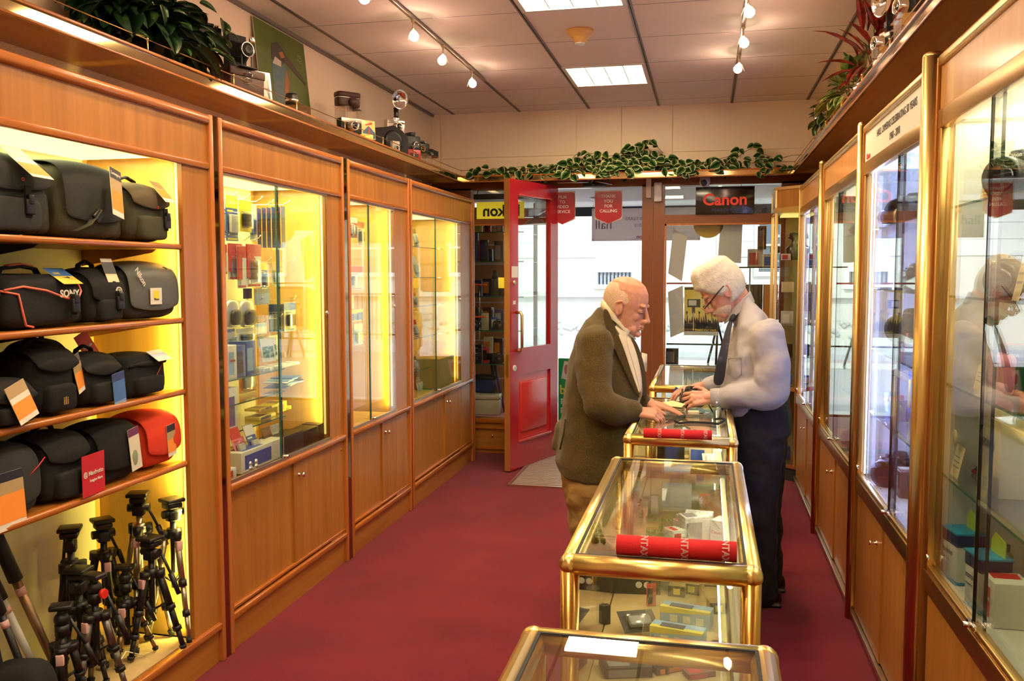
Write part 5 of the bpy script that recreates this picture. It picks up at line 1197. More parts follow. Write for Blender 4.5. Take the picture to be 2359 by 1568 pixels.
swing_tag(t, (.055, -.108, .180), (-.03, -.10, .08), .066, .150, [(.18, mat('tag_navyred', (.16, .03, .10), .4)), (.82, mat('tag_creamy', (.66, .62, .50), .5))]); b = MB(); b.ell((.058, -.112, .075), (.016, .001, .028), 12, 8); b.build('drawing', mat('line_green', (.25, .30, .2), .5), t)
t = bag('bright red messenger bag at the right end of the fourth shelf', Yx(340, 1010), Yx(428, 1010), Z4, .195, .20, FR, .78, handle=False, pocket=False, e=.46)
swing_tag(t, (.022, -.115, .155), (-.02, -.06, .1), .060, .120, LOWT)

# ================================================================ tripods on the felt floor
TZ = .171
def tripod(label, hx_, hy, X, legs=.10, m=BLACK, m2=BLACK, r=.012, rot=0.0, head='pan', tag_=True, lean=(0, 0), red=False, group=None):
    p = pX(hx_, hy, X); H = p.z - TZ
    t = thing('tripod', label, 'tripod', (X, p.y, TZ), (lean[0], lean[1], rot)); hb = H - .16
    b = MB(); b.cyl((0, 0, hb - .16), (0, 0, hb + .05), .012, n=12); b.cyl((0, 0, hb - .02), (0, 0, hb + .015), .028, .024, n=16); b.build('centre_column', m, t)
    for k in range(3):
        a = 2 * PI * k / 3 + .5; c, s = math.cos(a), math.sin(a)
        P = lambda f: Vector((c * (.028 + (legs - .028) * f), s * (.028 + (legs - .028) * f), hb - .005 - (hb - .012) * f))
        b = MB(); b.cyl(P(0), P(.46), r, n=10); b.cyl(P(.44), P(.74), r * .84, n=10); b.cyl(P(.72), P(.97), r * .68, n=10); l = b.build('leg', m2, t)
        b = MB(); b.cyl(P(.0) + Vector((0, 0, .012)), P(.05), r * 1.55, r * 1.4, n=12); b.build('leg_joint', BLACK, l)
        b = MB(); b.cyl(P(.42), P(.48), r * 1.35, n=12); b.build('leg_clamp', BLACK, l); b = MB(); b.cyl(P(.70), P(.755), r * 1.2, n=12); b.build('leg_clamp', BLACK, l)
        b = MB(); b.cyl(P(.955), P(1.0), r * 1.05, r * .8, n=12); b.build('rubber_foot', BLACKM, l)
        if k == 2 and tag_: b = MB(); q = P(.10); b.at(q, (0, 0, a)); b.box(-.002, -.012, -.018, r * 1.35, .012, .018, bev=.003); b.build('price_sticker', PINKS, l)
    b = MB()
    for k in range(3): a = 2 * PI * k / 3 + .5; b.cyl((0, 0, hb * .52), (math.cos(a) * legs * .55, math.sin(a) * legs * .55, hb * .62), .004, n=6)
    b.cyl((0, 0, hb * .48), (0, 0, hb * .55), .012, n=10); b.build('spreader', m, t)
    b = MB()
    if head == 'pan':
        b.box(-.022, -.020, hb + .045, .022, .020, hb + .085, bev=.006); b.cyl((-.04, 0, hb + .075), (.04, 0, hb + .075), .016, n=14); b.box(-.030, -.028, hb + .095, .030, .032, hb + .118, bev=.008); b.box(-.040, -.038, hb + .120, .036, .038, hb + .135, bev=.006)
    else:
        b.cyl((0, 0, hb + .04), (0, 0, hb + .075), .022, n=16); b.ell((0, 0, hb + .092), (.024, .024, .024), 16, 10); b.cyl((0, 0, hb + .10), (0, 0, hb + .125), .012, n=12); b.box(-.034, -.026, hb + .125, .034, .026, hb + .142, bev=.006)
    b.build('head', BLACK, t)
    b = MB(); b.cyl((.02, .02, hb + .085), (.085, .045, hb - .07), .0055, n=8); b.cyl((.060, .035, hb - .01), (.088, .046, hb - .09), .011, .009, n=10); b.build('pan_handle', BLACK, t)
    if red: b = MB(); b.at((.030, 0, hb + .075), (0, PI / 2, 0)); b.cyl((0, 0, 0), (0, 0, .014), .016, n=16); b.build('red_knob', mat('knob_red', (.7, .03, .02), .3), t)
    return t
def leg_text(t, s_, m):
    l = [c for c in t.children if c.name.startswith('leg')][1]; vs = [v.co.copy() for v in l.data.vertices]
    top = max(vs, key=lambda v: v.z); bot = min(vs, key=lambda v: v.z); d = (bot - top).normalized(); mid = top + (bot - top) * .26
    o = MB().text(s_, .020, .0008, bold=.0006).build('lettering', m, l)
    w = (t.rotation_euler.to_matrix().inverted() @ Vector((.75, -.66, 0))); n = (w - d * w.dot(d)).normalized(); up = n.cross(d)
    o.matrix_local = Matrix.Translation(mid + n * .020) @ Matrix((d, up, n)).transposed().to_4x4()
BRZ = mat('bronze_tube', (.30, .19, .10), .35, .8); SLV = mat('champagne_tube', (.55, .48, .36), .3, .9); GRT = mat('grey_tube', (.22, .20, .18), .35, .8)
tripod('silver legged tripod with grey fluid head standing at the back, tallest of the group', 318, 1118, -2.12, .11, STEEL, SLV, .013, .4)
tripod('champagne tripod with oval quick release head, rightmost of the tripods', 396, 1132, -2.03, .10, BLACK, SLV, .012, 1.1)
t = tripod('black tripod with white CX lettering on its leg, second from the right', 346, 1220, -2.04, .11, BLACK, BLACK, .014, -.2)
leg_text(t, 'CX-468 BLACK', LT)
tripod('black tripod with tilted camera plate at the back, pink price tag on its head', 236, 1178, -2.22, .11, BLACK, BLACK, .015, .9)
tripod('black tripod with large three-way head, left of the pink tagged head', 160, 1196, -2.20, .10, BLACK, BLACK, .015, 2.1)
tripod('bronze legged tripod in the middle of the floor row with spreader', 287, 1290, -2.10, .10, BLACK, BRZ, .0115, .3, 'ball')
t = tripod('front tripod with grey leg and red knob beneath the fourth shelf', 216, 1308, -2.02, .09, BLACK, GRT, .014, -.1, 'ball', red=True)
leg_text(t, 'Manfrotto', INK)
tripod('small black front tripod left of the red knobbed one', 140, 1378, -2.02, .075, BLACK, BLACK, .013, .5, 'ball')
tripod('black tripod mostly hidden behind the front pair', 180, 1290, -2.12, .09, BLACK, BLACK, .012, 1.7)
def monopod(label, top, bot, X, m, r=.013):
    a = pX(*top, X); c = pX(*bot, X - .0); c.z = TZ; a.x = X - .12; a.z = min(a.z, .845)
    t = thing('monopod', label, 'monopod', tuple(c)); d = a - c
    b = MB(); b.cyl((0, 0, .01), d * .7, r * .8, r, n=12); b.build('tube', m, t)
    b = MB(); b.cyl(d * .68, d * .97, r * 1.5, r * 1.4, n=12); b.cyl(d * .97, d, r * 1.8, n=12); b.build('grip', BLACKM, t)
    b = MB(); b.cyl((0, 0, 0), d.normalized() * .03, r * 1.1, n=12); b.build('rubber_foot', BLACKM, t)
    b = MB(); b.cyl(d * .60, d * .64, r * 1.05, n=12); b.build('price_sticker', PINKS, t)
monopod('leaning monopod with pale grey tube at the left of the tripods', (20, 1262), (118, 1510), -2.10, mat('pale_tube', (.55, .53, .48), .4))
monopod('leaning bronze monopod with black foam grip', (50, 1205), (150, 1420), -2.10, BRZ, .015)
monopod('upright black monopod at the left edge of the photo', (10, 1240), (25, 1480), -2.06, BLACK)
monopod('black monopod leaning between the left edge and pale one', (30, 1290), (98, 1560), -2.03, BLACK, .012)
t = thing('backpack', 'black backpack with small logo lying at the bottom left corner of the floor', 'bag', (-2.02, 2.22, TZ), .3); b = MB(); b.superbox(.24, .20, .26, .5, 24, 12, .7); b.build('bag_body', FB, t)
b = MB(); b.box(.02, -.105, .03, .10, -.10, .07, bev=.002); b.build('front_label', TB, t)
for pts, l in (([(275, 1525, -2.03), (290, 1500, -2.05), (315, 1505, -2.06), (335, 1532, -2.04)], 'thin white cable tie loop on the felt by the grey legged tripod'),):
    b = MB(); b.tube([pX(*p[:2], p[2]) * 1 for p in pts], .002, 6); o = b.build('security_wire', WHITE)
    tag(o, l, 'wire'); 
    for v in o.data.vertices: v.co.z = max(v.co.z, TZ + .003)
# ================================================================ plants
def leafmat(name, c1, c2, sc=30, lo=.45, hi=.6): return mat(name, c1, .35, tex=('noise', (sc, sc, sc), c2, lo, hi), spec=.5)
IVY = leafmat('variegated_ivy', (.018, .060, .012), (.42, .42, .14), 26, .56, .66)
DKG = leafmat('dark_glossy_leaf', (.008, .030, .010), (.10, .20, .03), 14, .58, .72)
CRO = leafmat('croton_leaf', (.10, .012, .010), (.35, .03, .02), 18, .4, .6)
LIM = leafmat('lime_leaf', (.06, .14, .012), (.34, .42, .10), 16, .45, .6)
def leaf(b, p, d, up, L, Wd, fold=.25, droop=.3, heart=True):
    """leaf blade from p along d; the rim of an ivy leaf keeps its own material slot 1"""
    p = Vector(p); d = Vector(d).normalized(); up = Vector(up); s = d.cross(up).normalized(); n = s.cross(d).normalized()
    prof = [(0, .08), (.04, .26), (.11, .40), (.22, .48), (.36, .50), (.52, .46), (.67, .37), (.80, .25), (.92, .11), (1, 0)] if heart else [(0, .06), (.2, .30), (.45, .42), (.7, .32), (.9, .12), (1, 0)]
    C_ = [b._v(p + d * L * t + n * (-droop * L * t * t)) for t, w_ in prof]
    for sg in (-1, 1):
        I = [b._v(p + d * L * t + s * sg * w_ * Wd * .84 + n * (fold * w_ * Wd * .6 - droop * L * t * t)) for t, w_ in prof[:-1]] + [C_[-1]]
        O = [b._v(p + d * L * t + s * sg * w_ * Wd + n * (fold * w_ * Wd * .7 - droop * L * t * t)) for t, w_ in prof[:-1]] + [C_[-1]]
        mi = b.mi
        for i in range(len(prof) - 1):
            q = [C_[i], C_[i + 1], I[i + 1], I[i]] if I[i + 1] is not C_[i + 1] else [C_[i], C_[i + 1], I[i]]
            b._f(q, True)
            if heart:
                b.mi = 1
                if O[i + 1] is not I[i + 1]: b._f([I[i], I[i + 1], O[i + 1], O[i]], True)
                else: b._f([I[i], I[i + 1], O[i]], True)
                b.mi = mi
RIM = mat('cream_leaf_rim', (.52, .48, .22), .4)
GRN = leafmat('ivy_green', (.014, .055, .012), (.05, .13, .02), 40, .4, .6)
random.seed(11)
# ivy garland over the door
t = thing('ivy_garland', 'long variegated ivy garland lying along the front ledge above the door', 'plant', (0, 0, 0))
b = MB(); stem = MB()
prof_h = [(-2.02, .10), (-1.86, .17), (-1.70, .08), (-1.5, .12), (-1.2, .12), (-1.05, .30), (-.8, .22), (-.45, .40), (-.38, .25), (-.2, .12), (0, .13), (.15, .16), (.35, .32), (.45, .14), (.6, .16)]
def hgt(x):
    for (a, ha), (c, hc_) in zip(prof_h, prof_h[1:]):
        if a <= x <= c: return ha + (hc_ - ha) * (x - a) / (c - a)
    return .08
for i in range(560):
    x = random.triangular(-1.75, .5, -.75) if i % 3 else random.uniform(-2.0, .62)
    H_ = hgt(x) * .82; z = 2.44 + H_ * random.random() ** 1.5 * .9; y = random.uniform(7.40, 7.60) if z < 2.55 else random.uniform(7.47, 7.62)
    if z < 2.50 and random.random() < .2: y = random.uniform(7.36, 7.42); z -= .03 * random.random()
    a = random.uniform(-.4, PI + .4); d = Vector((math.cos(a), random.uniform(-.7, .1), -math.sin(a) * .6 - .1))
    L = random.uniform(.045, .085); leaf(b, (x, y, z), d, (random.uniform(-.4, .4), -1, random.uniform(.0, .8)), L, L * random.uniform(.75, 1.0), .2, .25)
b.build('foliage', [GRN, RIM], t, recalc=False)
for k in range(9):
    x0 = -1.95 + k * .29; pts = [(x0 + .07 * j, 7.48 + .03 * math.sin(j * 2.1 + k), 2.45 + hgt(min(.6, x0 + .07 * j)) * .6 * math.sin(min(1, j / 5) * PI * .55)) for j in range(7)]
    stem.tube(pts, .0022, 5)
stem.build('stems', mat('stem_green', (.08, .10, .03), .7), t)
# big trailing plant on the left ledge
def bush(label, c, r, n, m, L, leafy='heart', pot=False, mats=None, W_=.8, seed=1, down=0.3):
    random.seed(seed); t = thing('trailing_plant', label, 'plant', c); b = MB()
    for i in range(n):
        th = random.uniform(0, 2 * PI); ph = math.acos(random.uniform(-.25, 1)); rr = random.uniform(.45, 1)
        o = Vector((math.sin(ph) * math.cos(th) * r[0], math.sin(ph) * math.sin(th) * r[1], math.cos(ph) * r[2])) * rr
        d = o.normalized() + Vector((random.uniform(-.4, .4), random.uniform(-.4, .4), -down + random.uniform(-.3, .2))); l = L * random.uniform(.7, 1.25)
        leaf(b, o, d, (random.uniform(-.3, .3), random.uniform(-.3, .3), 1), l, l * W_ * random.uniform(.8, 1.1), .3, .35, leafy == 'heart')
    b.build('foliage', mats or [m, RIM], t, recalc=False)
    s_ = MB()
    for i in range(10): a = i * .63; s_.tube([(0, 0, -r[2] * .2), (math.cos(a) * r[0] * .35, math.sin(a) * r[1] * .35, r[2] * .4), (math.cos(a) * r[0] * .75, math.sin(a) * r[1] * .75, r[2] * .55)], .003, 5)
    s_.build('stems', mat('stem_green', (0, 0, 0)), t)
    if pot:
        p_ = MB(); p_.at((0, 0, -pot)).lathe([(.05, 0), (.07, .10), (.075, .10)], 20); p_.build('pot', BLACKM, t)
    return t
pc = pX(330, 75, -2.26)
t = bush('big dark trailing plant with a few variegated leaves on the left ledge', (-2.25, pc.y, 2.60), (.15, .40, .20), 230, DKG, .13, 'heart', .17, [DKG, DKG], .75, 4)
random.seed(8); b = MB()
for i in range(60):
    leaf(b, (random.uniform(-.05, .16), random.uniform(-.35, .45), random.uniform(-.10, .17)), (random.uniform(.1, 1), random.uniform(-.7, .7), random.uniform(-.8, .2)), (1, 0, random.uniform(.2, 1)), random.uniform(.06, .10), random.uniform(.05, .075), .3, .3)
b.build('variegated_leaves', [IVY, IVY], t, recalc=False)
# croton and lime plant on the right ledge
pr_ = pX(2000, 60, .86)
bush('tall red and dark green croton plant on the right ledge', (.84, 5.05, 2.68), (.12, .20, .30), 46, CRO, .20, 'long', .24, [CRO, CRO], .34, 21, -.1)
bush('lime green variegated plant on the right ledge below the red croton', (.80, 5.45, 2.60), (.14, .30, .16), 70, LIM, .12, 'heart', .16, [LIM, RIM], .7, 23, .2)
bush('small trailing ivy spilling forward on the right ledge by the flash camera', (.74, 5.95, 2.56), (.08, .22, .12), 60, GRN, .07, 'heart', False, [GRN, RIM], .85, 27, .4)

# ================================================================ old cameras on acrylic stands, left ledge (top z = 2.431)
LT_ = 2.431
def lp(x, y, X=-2.2): return pX(x, y, X)
def acrylic(label, y, w, z0, h, X=-2.2, d=.12):
    t = thing('acrylic_stand', label, 'display stand', (X, y, z0))
    b = MB(); b.box(-d / 2, -w / 2, h - .004, d / 2, w / 2, h); b.build('top_plate', ACRYL, t)
    b = MB(); b.box(-d / 2 + .01, -w / 2 + .01, 0, -d / 2 + .014, w / 2 - .01, h - .004); b.box(d / 2 - .03, -w / 2 + .01, 0, d / 2 - .026, -w / 2 + .014, h - .004); b.box(d / 2 - .03, w / 2 - .014, 0, d / 2 - .026, w / 2 - .01, h - .004); b.build('legs', ACRYL, t)
    return t
def cam_box(label, y, z, w, h, d, X=-2.2, body=BLACK, plate=None, lens_r=.03, lens_l=.04, finder=True, lens_off=0, flash=False, rot=PI / 2, lensm=None, name='vintage_camera'):
    if rot == PI / 2: rot = .95
    t = thing(name, label, 'camera', (X, y, z), (0, 0, rot))
    b = MB(); b.box(-w / 2, -d / 2, 0, w / 2, d / 2, h, bev=.006); b.build('body', body, t)
    if plate: b = MB(); b.box(-w / 2 + .004, -d / 2 - .003, h * .72, w / 2 - .004, d / 2 + .003, h + .004, bev=.003); b.build('top_plate', plate, t)
    b = MB(); b.at((lens_off, -d / 2, h * .45), (PI / 2, 0, 0)); b.lathe([(lens_r * 1.15, 0), (lens_r * 1.15, .006), (lens_r, .010), (lens_r, lens_l), (lens_r * .8, lens_l), (lens_r * .72, lens_l - .006), (0, lens_l - .008)], 24); l = b.build('lens', lensm or CHROME, t)
    b = MB(); b.at((lens_off, -d / 2 - lens_l + .006, h * .45), (PI / 2, 0, 0)); b.lathe([(0, .004), (lens_r * .4, .003), (lens_r * .68, 0)], 20); b.build('glass_element', mat('lens_glass', (.01, .01, .02), .05, spec=1.0), l)
    if finder:
        b = MB(); b.box(-w * .16, -d / 2 - .004, h, w * .16, d / 2 - .004, h + h * .22, bev=.004); b.build('viewfinder', plate or body, t)
        b = MB(); b.cyl((w * .34, 0, h), (w * .34, 0, h + .012), .012, n=14); b.build('shutter_dial', CHROME, t); b = MB(); b.cyl((-w * .36, 0, h), (-w * .36, 0, h + .010), .010, n=14); b.build('rewind_knob', CHROME, t)
    if flash:
        b = MB(); b.cyl((w * .1, 0, h), (w * .1, 0, h + .09), .014, .018, n=14); b.box(w * .1 - .012, -.02, h + .03, w * .1 + .012, -.012, h + .055); f = b.build('flash_handle', BLACK, t)
        b = MB(); b.at((w * .1, -.03, h + .145), (PI / 2 + .15, 0, 0)); n_ = 20
        b.lathe([(.010, -.02), (.03, -.016), (.055, .002), (.068, .022), (.066, .024), (.052, .006), (.028, -.010), (.01, -.014)], 28); b.build('flash_reflector', CHROME, f)
        b = MB(); b.at((w * .1, -.035, h + .145), (PI / 2, 0, 0)); b.ell((0, 0, 0), (.010, .010, .014), 12, 8); b.build('flash_bulb', WHITE, f)
    return t
y_ = lambda x, y, X=-2.2: pX(x, y, X).y
acrylic('tall clear acrylic stand behind the trailing plant', y_(478, 130), .16, LT_, .215)
cam_box('small black camera on the tall acrylic stand by the plant', y_(480, 70), LT_ + .216, .11, .06, .04, lens_r=.014, lens_l=.012)
cy = y_(548, 190)
t = thing('camera_case', 'dark brown leather camera box under the folding camera, with metal clasp', 'case', (-2.2, cy, LT_), (0, 0, 1.2)); LEA = mat('brown_leather', (.060, .020, .012), .45, bump=(60, .3))
b = MB(); b.box(-.10, -.07, 0, .10, .07, .13, bev=.006); b.build('box', LEA, t); b = MB(); b.box(-.104, -.074, .10, .104, .074, .138, bev=.004); b.build('lid', LEA, t); b = MB(); b.tube([(-.02, -.078, .115), (0, -.084, .12), (.02, -.078, .115), (.012, -.078, .07), (-.012, -.078, .07)], .003, 6, closed=True); b.build('clasp', CHROME, t)
b = MB(); b.tube([(-.04, -.078, .08), (-.02, -.084, .092), (.0, -.084, .092), (.02, -.078, .08)], .0025, 6); b.build('handle', CHROME, t)
t = thing('folding_camera', 'black vintage folding camera with bellows and round chrome lens on the brown box', 'camera', (-2.21, cy, LT_ + .139), (0, 0, 1.15))
b = MB(); b.box(-.05, -.02, 0, .05, .025, .165, bev=.004); b.build('body', BLACKM, t)
b = MB()
for k in range(7): s_ = .040 - .003 * k; b.box(-s_, -.028 - .009 * k, .085 - s_ * 1.15, s_, -.021 - .009 * k, .085 + s_ * 1.15)
b.build('bellows', BLACKM, t); b = MB(); b.box(-.046, -.105, 0, .046, -.02, .006, bev=.002); b.box(-.03, -.088, .006, -.026, -.083, .06); b.box(.026, -.088, .006, .03, -.083, .06); b.build('bed', BLACK, t)
b = MB(); b.at((0, -.084, .085), (PI / 2, 0, 0)); b.lathe([(.036, 0), (.036, .008), (.030, .012), (.024, .012), (.022, .018), (.014, .018), (0, .010)], 28); l = b.build('lens', BLACK, t)
b = MB(); b.at((0, -.094, .085), (PI / 2, 0, 0)); b.lathe([(.0365, 0), (.0365, .003), (.031, .003), (.031, 0)], 28); b.build('lens_ring', CHROME, l)
b = MB(); b.box(.018, -.095, .125, .044, -.08, .15, bev=.004); b.build('viewfinder', CHROME, t)
fy = y_(603, 200, -2.14)
t = thing('wedding_picture', 'small framed black and white wedding photograph on the left ledge', 'picture frame', (-2.14, fy, LT_), (-.16, 0, 1.0))
b = MB(); b.box(-.06, 0, 0, .06, .006, .165); b.build('frame', mat('frame_silver', (.55, .50, .50), .3, .5), t); b = MB(); b.box(-.050, -.001, .012, .050, 0, .153); b.build('print', mat('old_print', (.035, .028, .028), .3, tex=('noise', (40, 40, 40), (.22, .18, .17), .45, .7)), t)
b = MB(); b.ell((-.012, -.001, .118), (.008, .001, .010), 10, 6); b.poly([(-.03, .05), (.0, .05), (-.004, .105), (-.02, .108)], .001, 'y', -.0015); b.build('standing_figure', mat('print_dark', (.02, .016, .016), .3), t)
b = MB(); b.ell((.018, -.001, .085), (.008, .001, .010), 10, 6); b.poly([(.0, .015), (.045, .015), (.03, .075), (.010, .078)], .001, 'y', -.0018); b.build('seated_figure', mat('print_pale', (.45, .40, .38), .4), t)
# kingfisher photograph leaning on the wall: a plain bird picture
p0, p1 = pX(603, 200, -2.36), pX(717, 225, -2.36)
t = thing('bird_poster', 'green photographic print of a kingfisher on a branch, leaning on the left wall', 'picture', (-2.35, (p0.y + p1.y) / 2, LT_), (-.10, 0, PI / 2)); pw = .33 if False else (p1.y - p0.y); ph = .56
b = MB(); b.box(-pw / 2, 0, 0, pw / 2, .004, ph); b.build('sheet', WHITE, t); b = MB(); b.box(-pw / 2, -.001, 0, pw / 2, 0, ph); b.build('green_ground', mat('print_green', (.060, .095, .012), .4, tex=('noise', (3, 3, 3), (.11, .15, .02), .3, .7)), t)
sc = pw / .36
def bp(pts, m, nm, k): b = MB(); b.poly([((x - .5) * pw, z * ph) for x, z in pts], .0008, 'y', -.0012 - k * .0008); return b.build(nm, m, t)
bp([(.30, .10), (.42, .10), (.50, .30), (.56, .52), (.52, .66), (.38, .72), (.27, .62), (.25, .40)], mat('bird_blue', (.05, .14, .17), .5, tex=('noise', (12, 12, 30), (.16, .17, .15), .4, .7)), 'bird_body', 1)
bp([(.44, .14), (.52, .30), (.585, .50), (.55, .62), (.50, .50), (.45, .30)], mat('bird_orange', (.36, .13, .03), .5), 'bird_breast', 2)
bp([(.27, .66), (.30, .82), (.42, .87), (.54, .80), (.56, .70), (.45, .64)], mat('bird_head', (.05, .04, .03), .5), 'bird_head', 2)
bp([(.28, .62), (.34, .70), (.46, .68), (.44, .62)], mat('bird_white', (.55, .48, .38), .5), 'bird_neck', 3)
bp([(.52, .80), (.96, .58), (.95, .55), (.52, .70)], mat('bird_beak', (.07, .045, .03), .5), 'bird_beak', 3)
bp([(.42, .76), (.50, .79), (.54, .74), (.46, .71)], mat('bird_orange', (0, 0, 0)), 'bird_cheek', 4)
bp([(.42, .0 + .02), (.52, .18), (.72, .28), (.99, .33), (.99, .22), (.80, .20), (.60, .05)], mat('branch_brown', (.16, .085, .04), .7, tex=('noise', (14, 14, 14), (.32, .20, .10), .4, .6)), 'branch', 1)
o = MB().text('RCR\nYNCE', .028, .0005).build('lettering', mat('print_letter', (.35, .38, .2), .5), t); o.rotation_euler = (PI / 2, 0, 0); o.location = (.36 * pw, -.003, .80 * ph)
acrylic('low acrylic stand in front of the bird picture', y_(680, 250, -2.16), .15, LT_, .06, -2.16)
t = thing('vintage_lens', 'short black and chrome lens on the low acrylic stand by the bird picture', 'lens', (-2.16, y_(672, 225, -2.16), LT_ + .061)); b = MB(); b.lathe([(.032, 0), (.034, .015), (.034, .05), (.028, .062), (0, .058)], 24); b.build('barrel', BLACK, t); b = MB(); b.lathe([(.0345, .018), (.0355, .020), (.0355, .030), (.0345, .032)], 24); b.build('chrome_ring', CHROME, t)
t = thing('film_packet', 'small red and orange film packet under the lens on the left ledge', 'packet', (-2.13, y_(700, 255, -2.13), LT_)); b = MB(); b.box(-.01, -.04, 0, .01, .04, .035, bev=.002); b.build('carton', mat('film_red', (.40, .05, .04), .4), t); b = MB(); b.box(.0101, -.0, .006, .011, .035, .028); b.build('label', mat('film_orange', (.75, .30, .03), .4), t)
ya = y_(800, 230)
acrylic('tall acrylic stand carrying the brown leather camera case', ya, .18, LT_, .20)
t = thing('leather_camera', 'rounded brown leather camera case with chrome trim on the tall acrylic stand', 'camera', (-2.2, ya, LT_ + .201), (0, 0, .85))
b = MB(); b.superbox(.155, .075, .085, .35, 24, 12); b.build('case_body', LEA, t); b = MB(); b.superbox(.160, .080, .038, .35, 24, 8, z0=.058); b.build('case_lid', LEA, t); b = MB(); b.superbox(.162, .082, .006, .3, 24, 4, z0=.056); b.build('chrome_trim', CHROME, t); b = MB(); b.at((.02, -.036, .034), (PI / 2, 0, 0)); b.lathe([(.030, 0), (.028, .014), (0, .018)], 20); b.build('lens_dome', LEA, t)
yb_ = y_(808, 285, -2.14)
cam_box('silver topped vintage camera with chrome handle and black body, lower left ledge', yb_, LT_ + .03, .15, .085, .05, X=-2.15, body=BLACKM, plate=STEEL, lens_r=.028, lens_l=.045, finder=False)
t = thing('acrylic_stand', 'thin acrylic shelf under the silver topped camera', 'display stand', (-2.15, yb_, LT_)); b = MB(); b.box(-.05, -.09, .024, .05, .09, .029); b.box(-.05, -.09, 0, -.046, .09, .024); b.build('plate', ACRYL, t)
t = thing('tin_plate', 'small enamel tin with a lighthouse picture beside the silver topped camera', 'tin', (-2.13, y_(843, 290, -2.13), LT_ + .0), (-.08, 0, .95)); b = MB(); b.box(-.075, 0, .03, .075, .006, .15, bev=.003); b.build('plate', mat('enamel_cream', (.66, .50, .18), .3), t); b = MB(); b.poly([(-.02, .035), (.07, .035), (.07, .075), (.025, .115), (-.02, .075)], .001, 'y', -.001); b.build('blue_sea', mat('enamel_blue', (.03, .12, .25), .3), t); b = MB(); b.poly([(.018, .04), (.034, .04), (.029, .11), (.023, .11)], .001, 'y', -.002); b.poly([(.0, .12), (.05, .14), (.05, .125), (.0, .115)], .001, 'y', -.002); b.build('lighthouse', mat('enamel_red', (.5, .06, .03), .3), t); b = MB(); b.box(-.06, .008, 0, .06, .03, .06); b.build('foot', BLACK, t)
t = thing('film_box', 'yellow film carton with red scribble on the left ledge below the tin', 'box', (-2.12, y_(838, 315, -2.12), LT_), (0, 0, 1.2)); b = MB(); b.box(-.065, -.02, 0, .065, .02, .05, bev=.002); b.build('carton', mat('film_yellow', (.75, .55, .12), .4, tex=('noise', (20, 20, 20), (.55, .08, .03), .58, .64)), t)
t = thing('camera_case', 'large black molded projector case on the left ledge', 'case', (-2.22, y_(880, 300, -2.22), LT_), (0, 0, .95)); b = MB(); b.poly([(-.19, .0), (.16, .0), (.17, .02), (.17, .12), (.12, .17), (.05, .20), (-.02, .18), (-.15, .16), (-.19, .13)], .16, 'y', -.08); o = b.build('shell', BLACKM, t); bv = o.modifiers.new('b', 'BEVEL'); bv.width = .012; bv.segments = 3; b = MB(); b.at((.04, -.08, .09), (PI / 2, 0, 0)); b.lathe([(.075, 0), (.07, .010), (.05, .012), (0, .006)], 28); b.build('round_boss', BLACK, t)
yf = y_(915, 300, -2.15)
acrylic('acrylic stand carrying the chrome camera with big flash reflector', yf, .15, LT_, .165, -2.17)
cam_box('chrome camera with a large round silver flash reflector on the left ledge', yf, LT_ + .166, .15, .085, .045, X=-2.17, body=STEEL, plate=CHROME, lens_r=.027, lens_l=.04, flash=True)
cam_box('small white fronted box camera below the flash camera', y_(905, 305, -2.13), LT_ + .0, .06, .085, .05, X=-2.12, body=mat('ivory_plastic', (.62, .56, .48), .4), lens_r=.015, lens_l=.012, finder=False)
cam_box('black instant camera with angled top right of the flash camera', y_(950, 300, -2.2), LT_ + .095, .14, .12, .08, X=-2.22, body=BLACK, lens_r=.022, lens_l=.02, lens_off=.02)
acrylic('acrylic stand under the black instant camera', y_(950, 320, -2.22), .15, LT_, .094, -2.22)
t = thing('film_box', 'bright red carton with small black camera print on the left ledge', 'box', (-2.12, y_(947, 345, -2.12), LT_), (0, 0, .95)); b = MB(); b.box(-.065, -.03, 0, .065, .03, .075, bev=.002); b.build('carton', mat('carton_red', (.55, .02, .015), .35), t); b = MB(); b.box(-.03, -.0312, .02, .045, -.0302, .045); b.build('print', INK, t)
cam_box('black compact camera sitting on the bright red carton', y_(947, 325, -2.12), LT_ + .076, .12, .035, .05, X=-2.12, lens_r=.012, lens_l=.01, finder=False)
acrylic('acrylic stand under the black camera with gold lens ring', y_(968, 350, -2.17), .14, LT_, .09, -2.17)
cam_box('black camera with gold lens ring near the end of the left ledge', y_(968, 330, -2.17), LT_ + .091, .15, .085, .04, X=-2.17, lens_r=.022, lens_l=.02, lensm=BRASSD)
acrylic('farthest acrylic stand in the left corner of the ledge', y_(990, 350, -2.2), .13, LT_, .115, -2.2)
cam_box('slim black and silver camera on the farthest acrylic stand', y_(990, 320, -2.2), LT_ + .116, .15, .05, .035, X=-2.2, lens_r=.012, lens_l=.012)
# right ledge
ry = lambda x, y, X=.80: pX(x, y, X).y
y1_ = ry(1905, 270, .80)
cam_box('vintage twin lens camera with silver fan flash at the far end of the right ledge', y1_, LT_ + .05, .13, .09, .05, X=.78, body=BLACKM, plate=STEEL, flash=True, rot=-PI / 2 + .5)
acrylic('acrylic stand under the fan flash camera on the right ledge', y1_, .15, LT_, .049, .78)
y2_ = ry(2045, 90, .76)
acrylic('acrylic stand under the large flash reflector on the right ledge', y2_, .16, LT_, .15, .76)
cam_box('camera with large dish flash reflector beside the red croton plant', y2_, LT_ + .151, .14, .06, .05, X=.76, plate=STEEL, flash=True, rot=-PI / 2 + .3)
cam_box('white and black box camera leaning under the dish flash reflector', ry(2040, 125, .72), LT_, .11, .075, .05, X=.72, body=WHITE, lens_r=.018, lens_l=.02, rot=-PI / 2 + .4)
y3_ = ry(2100, 30, .76)
acrylic('acrylic stand nearest the photo top edge on the right ledge', y3_, .17, LT_, .16, .76)
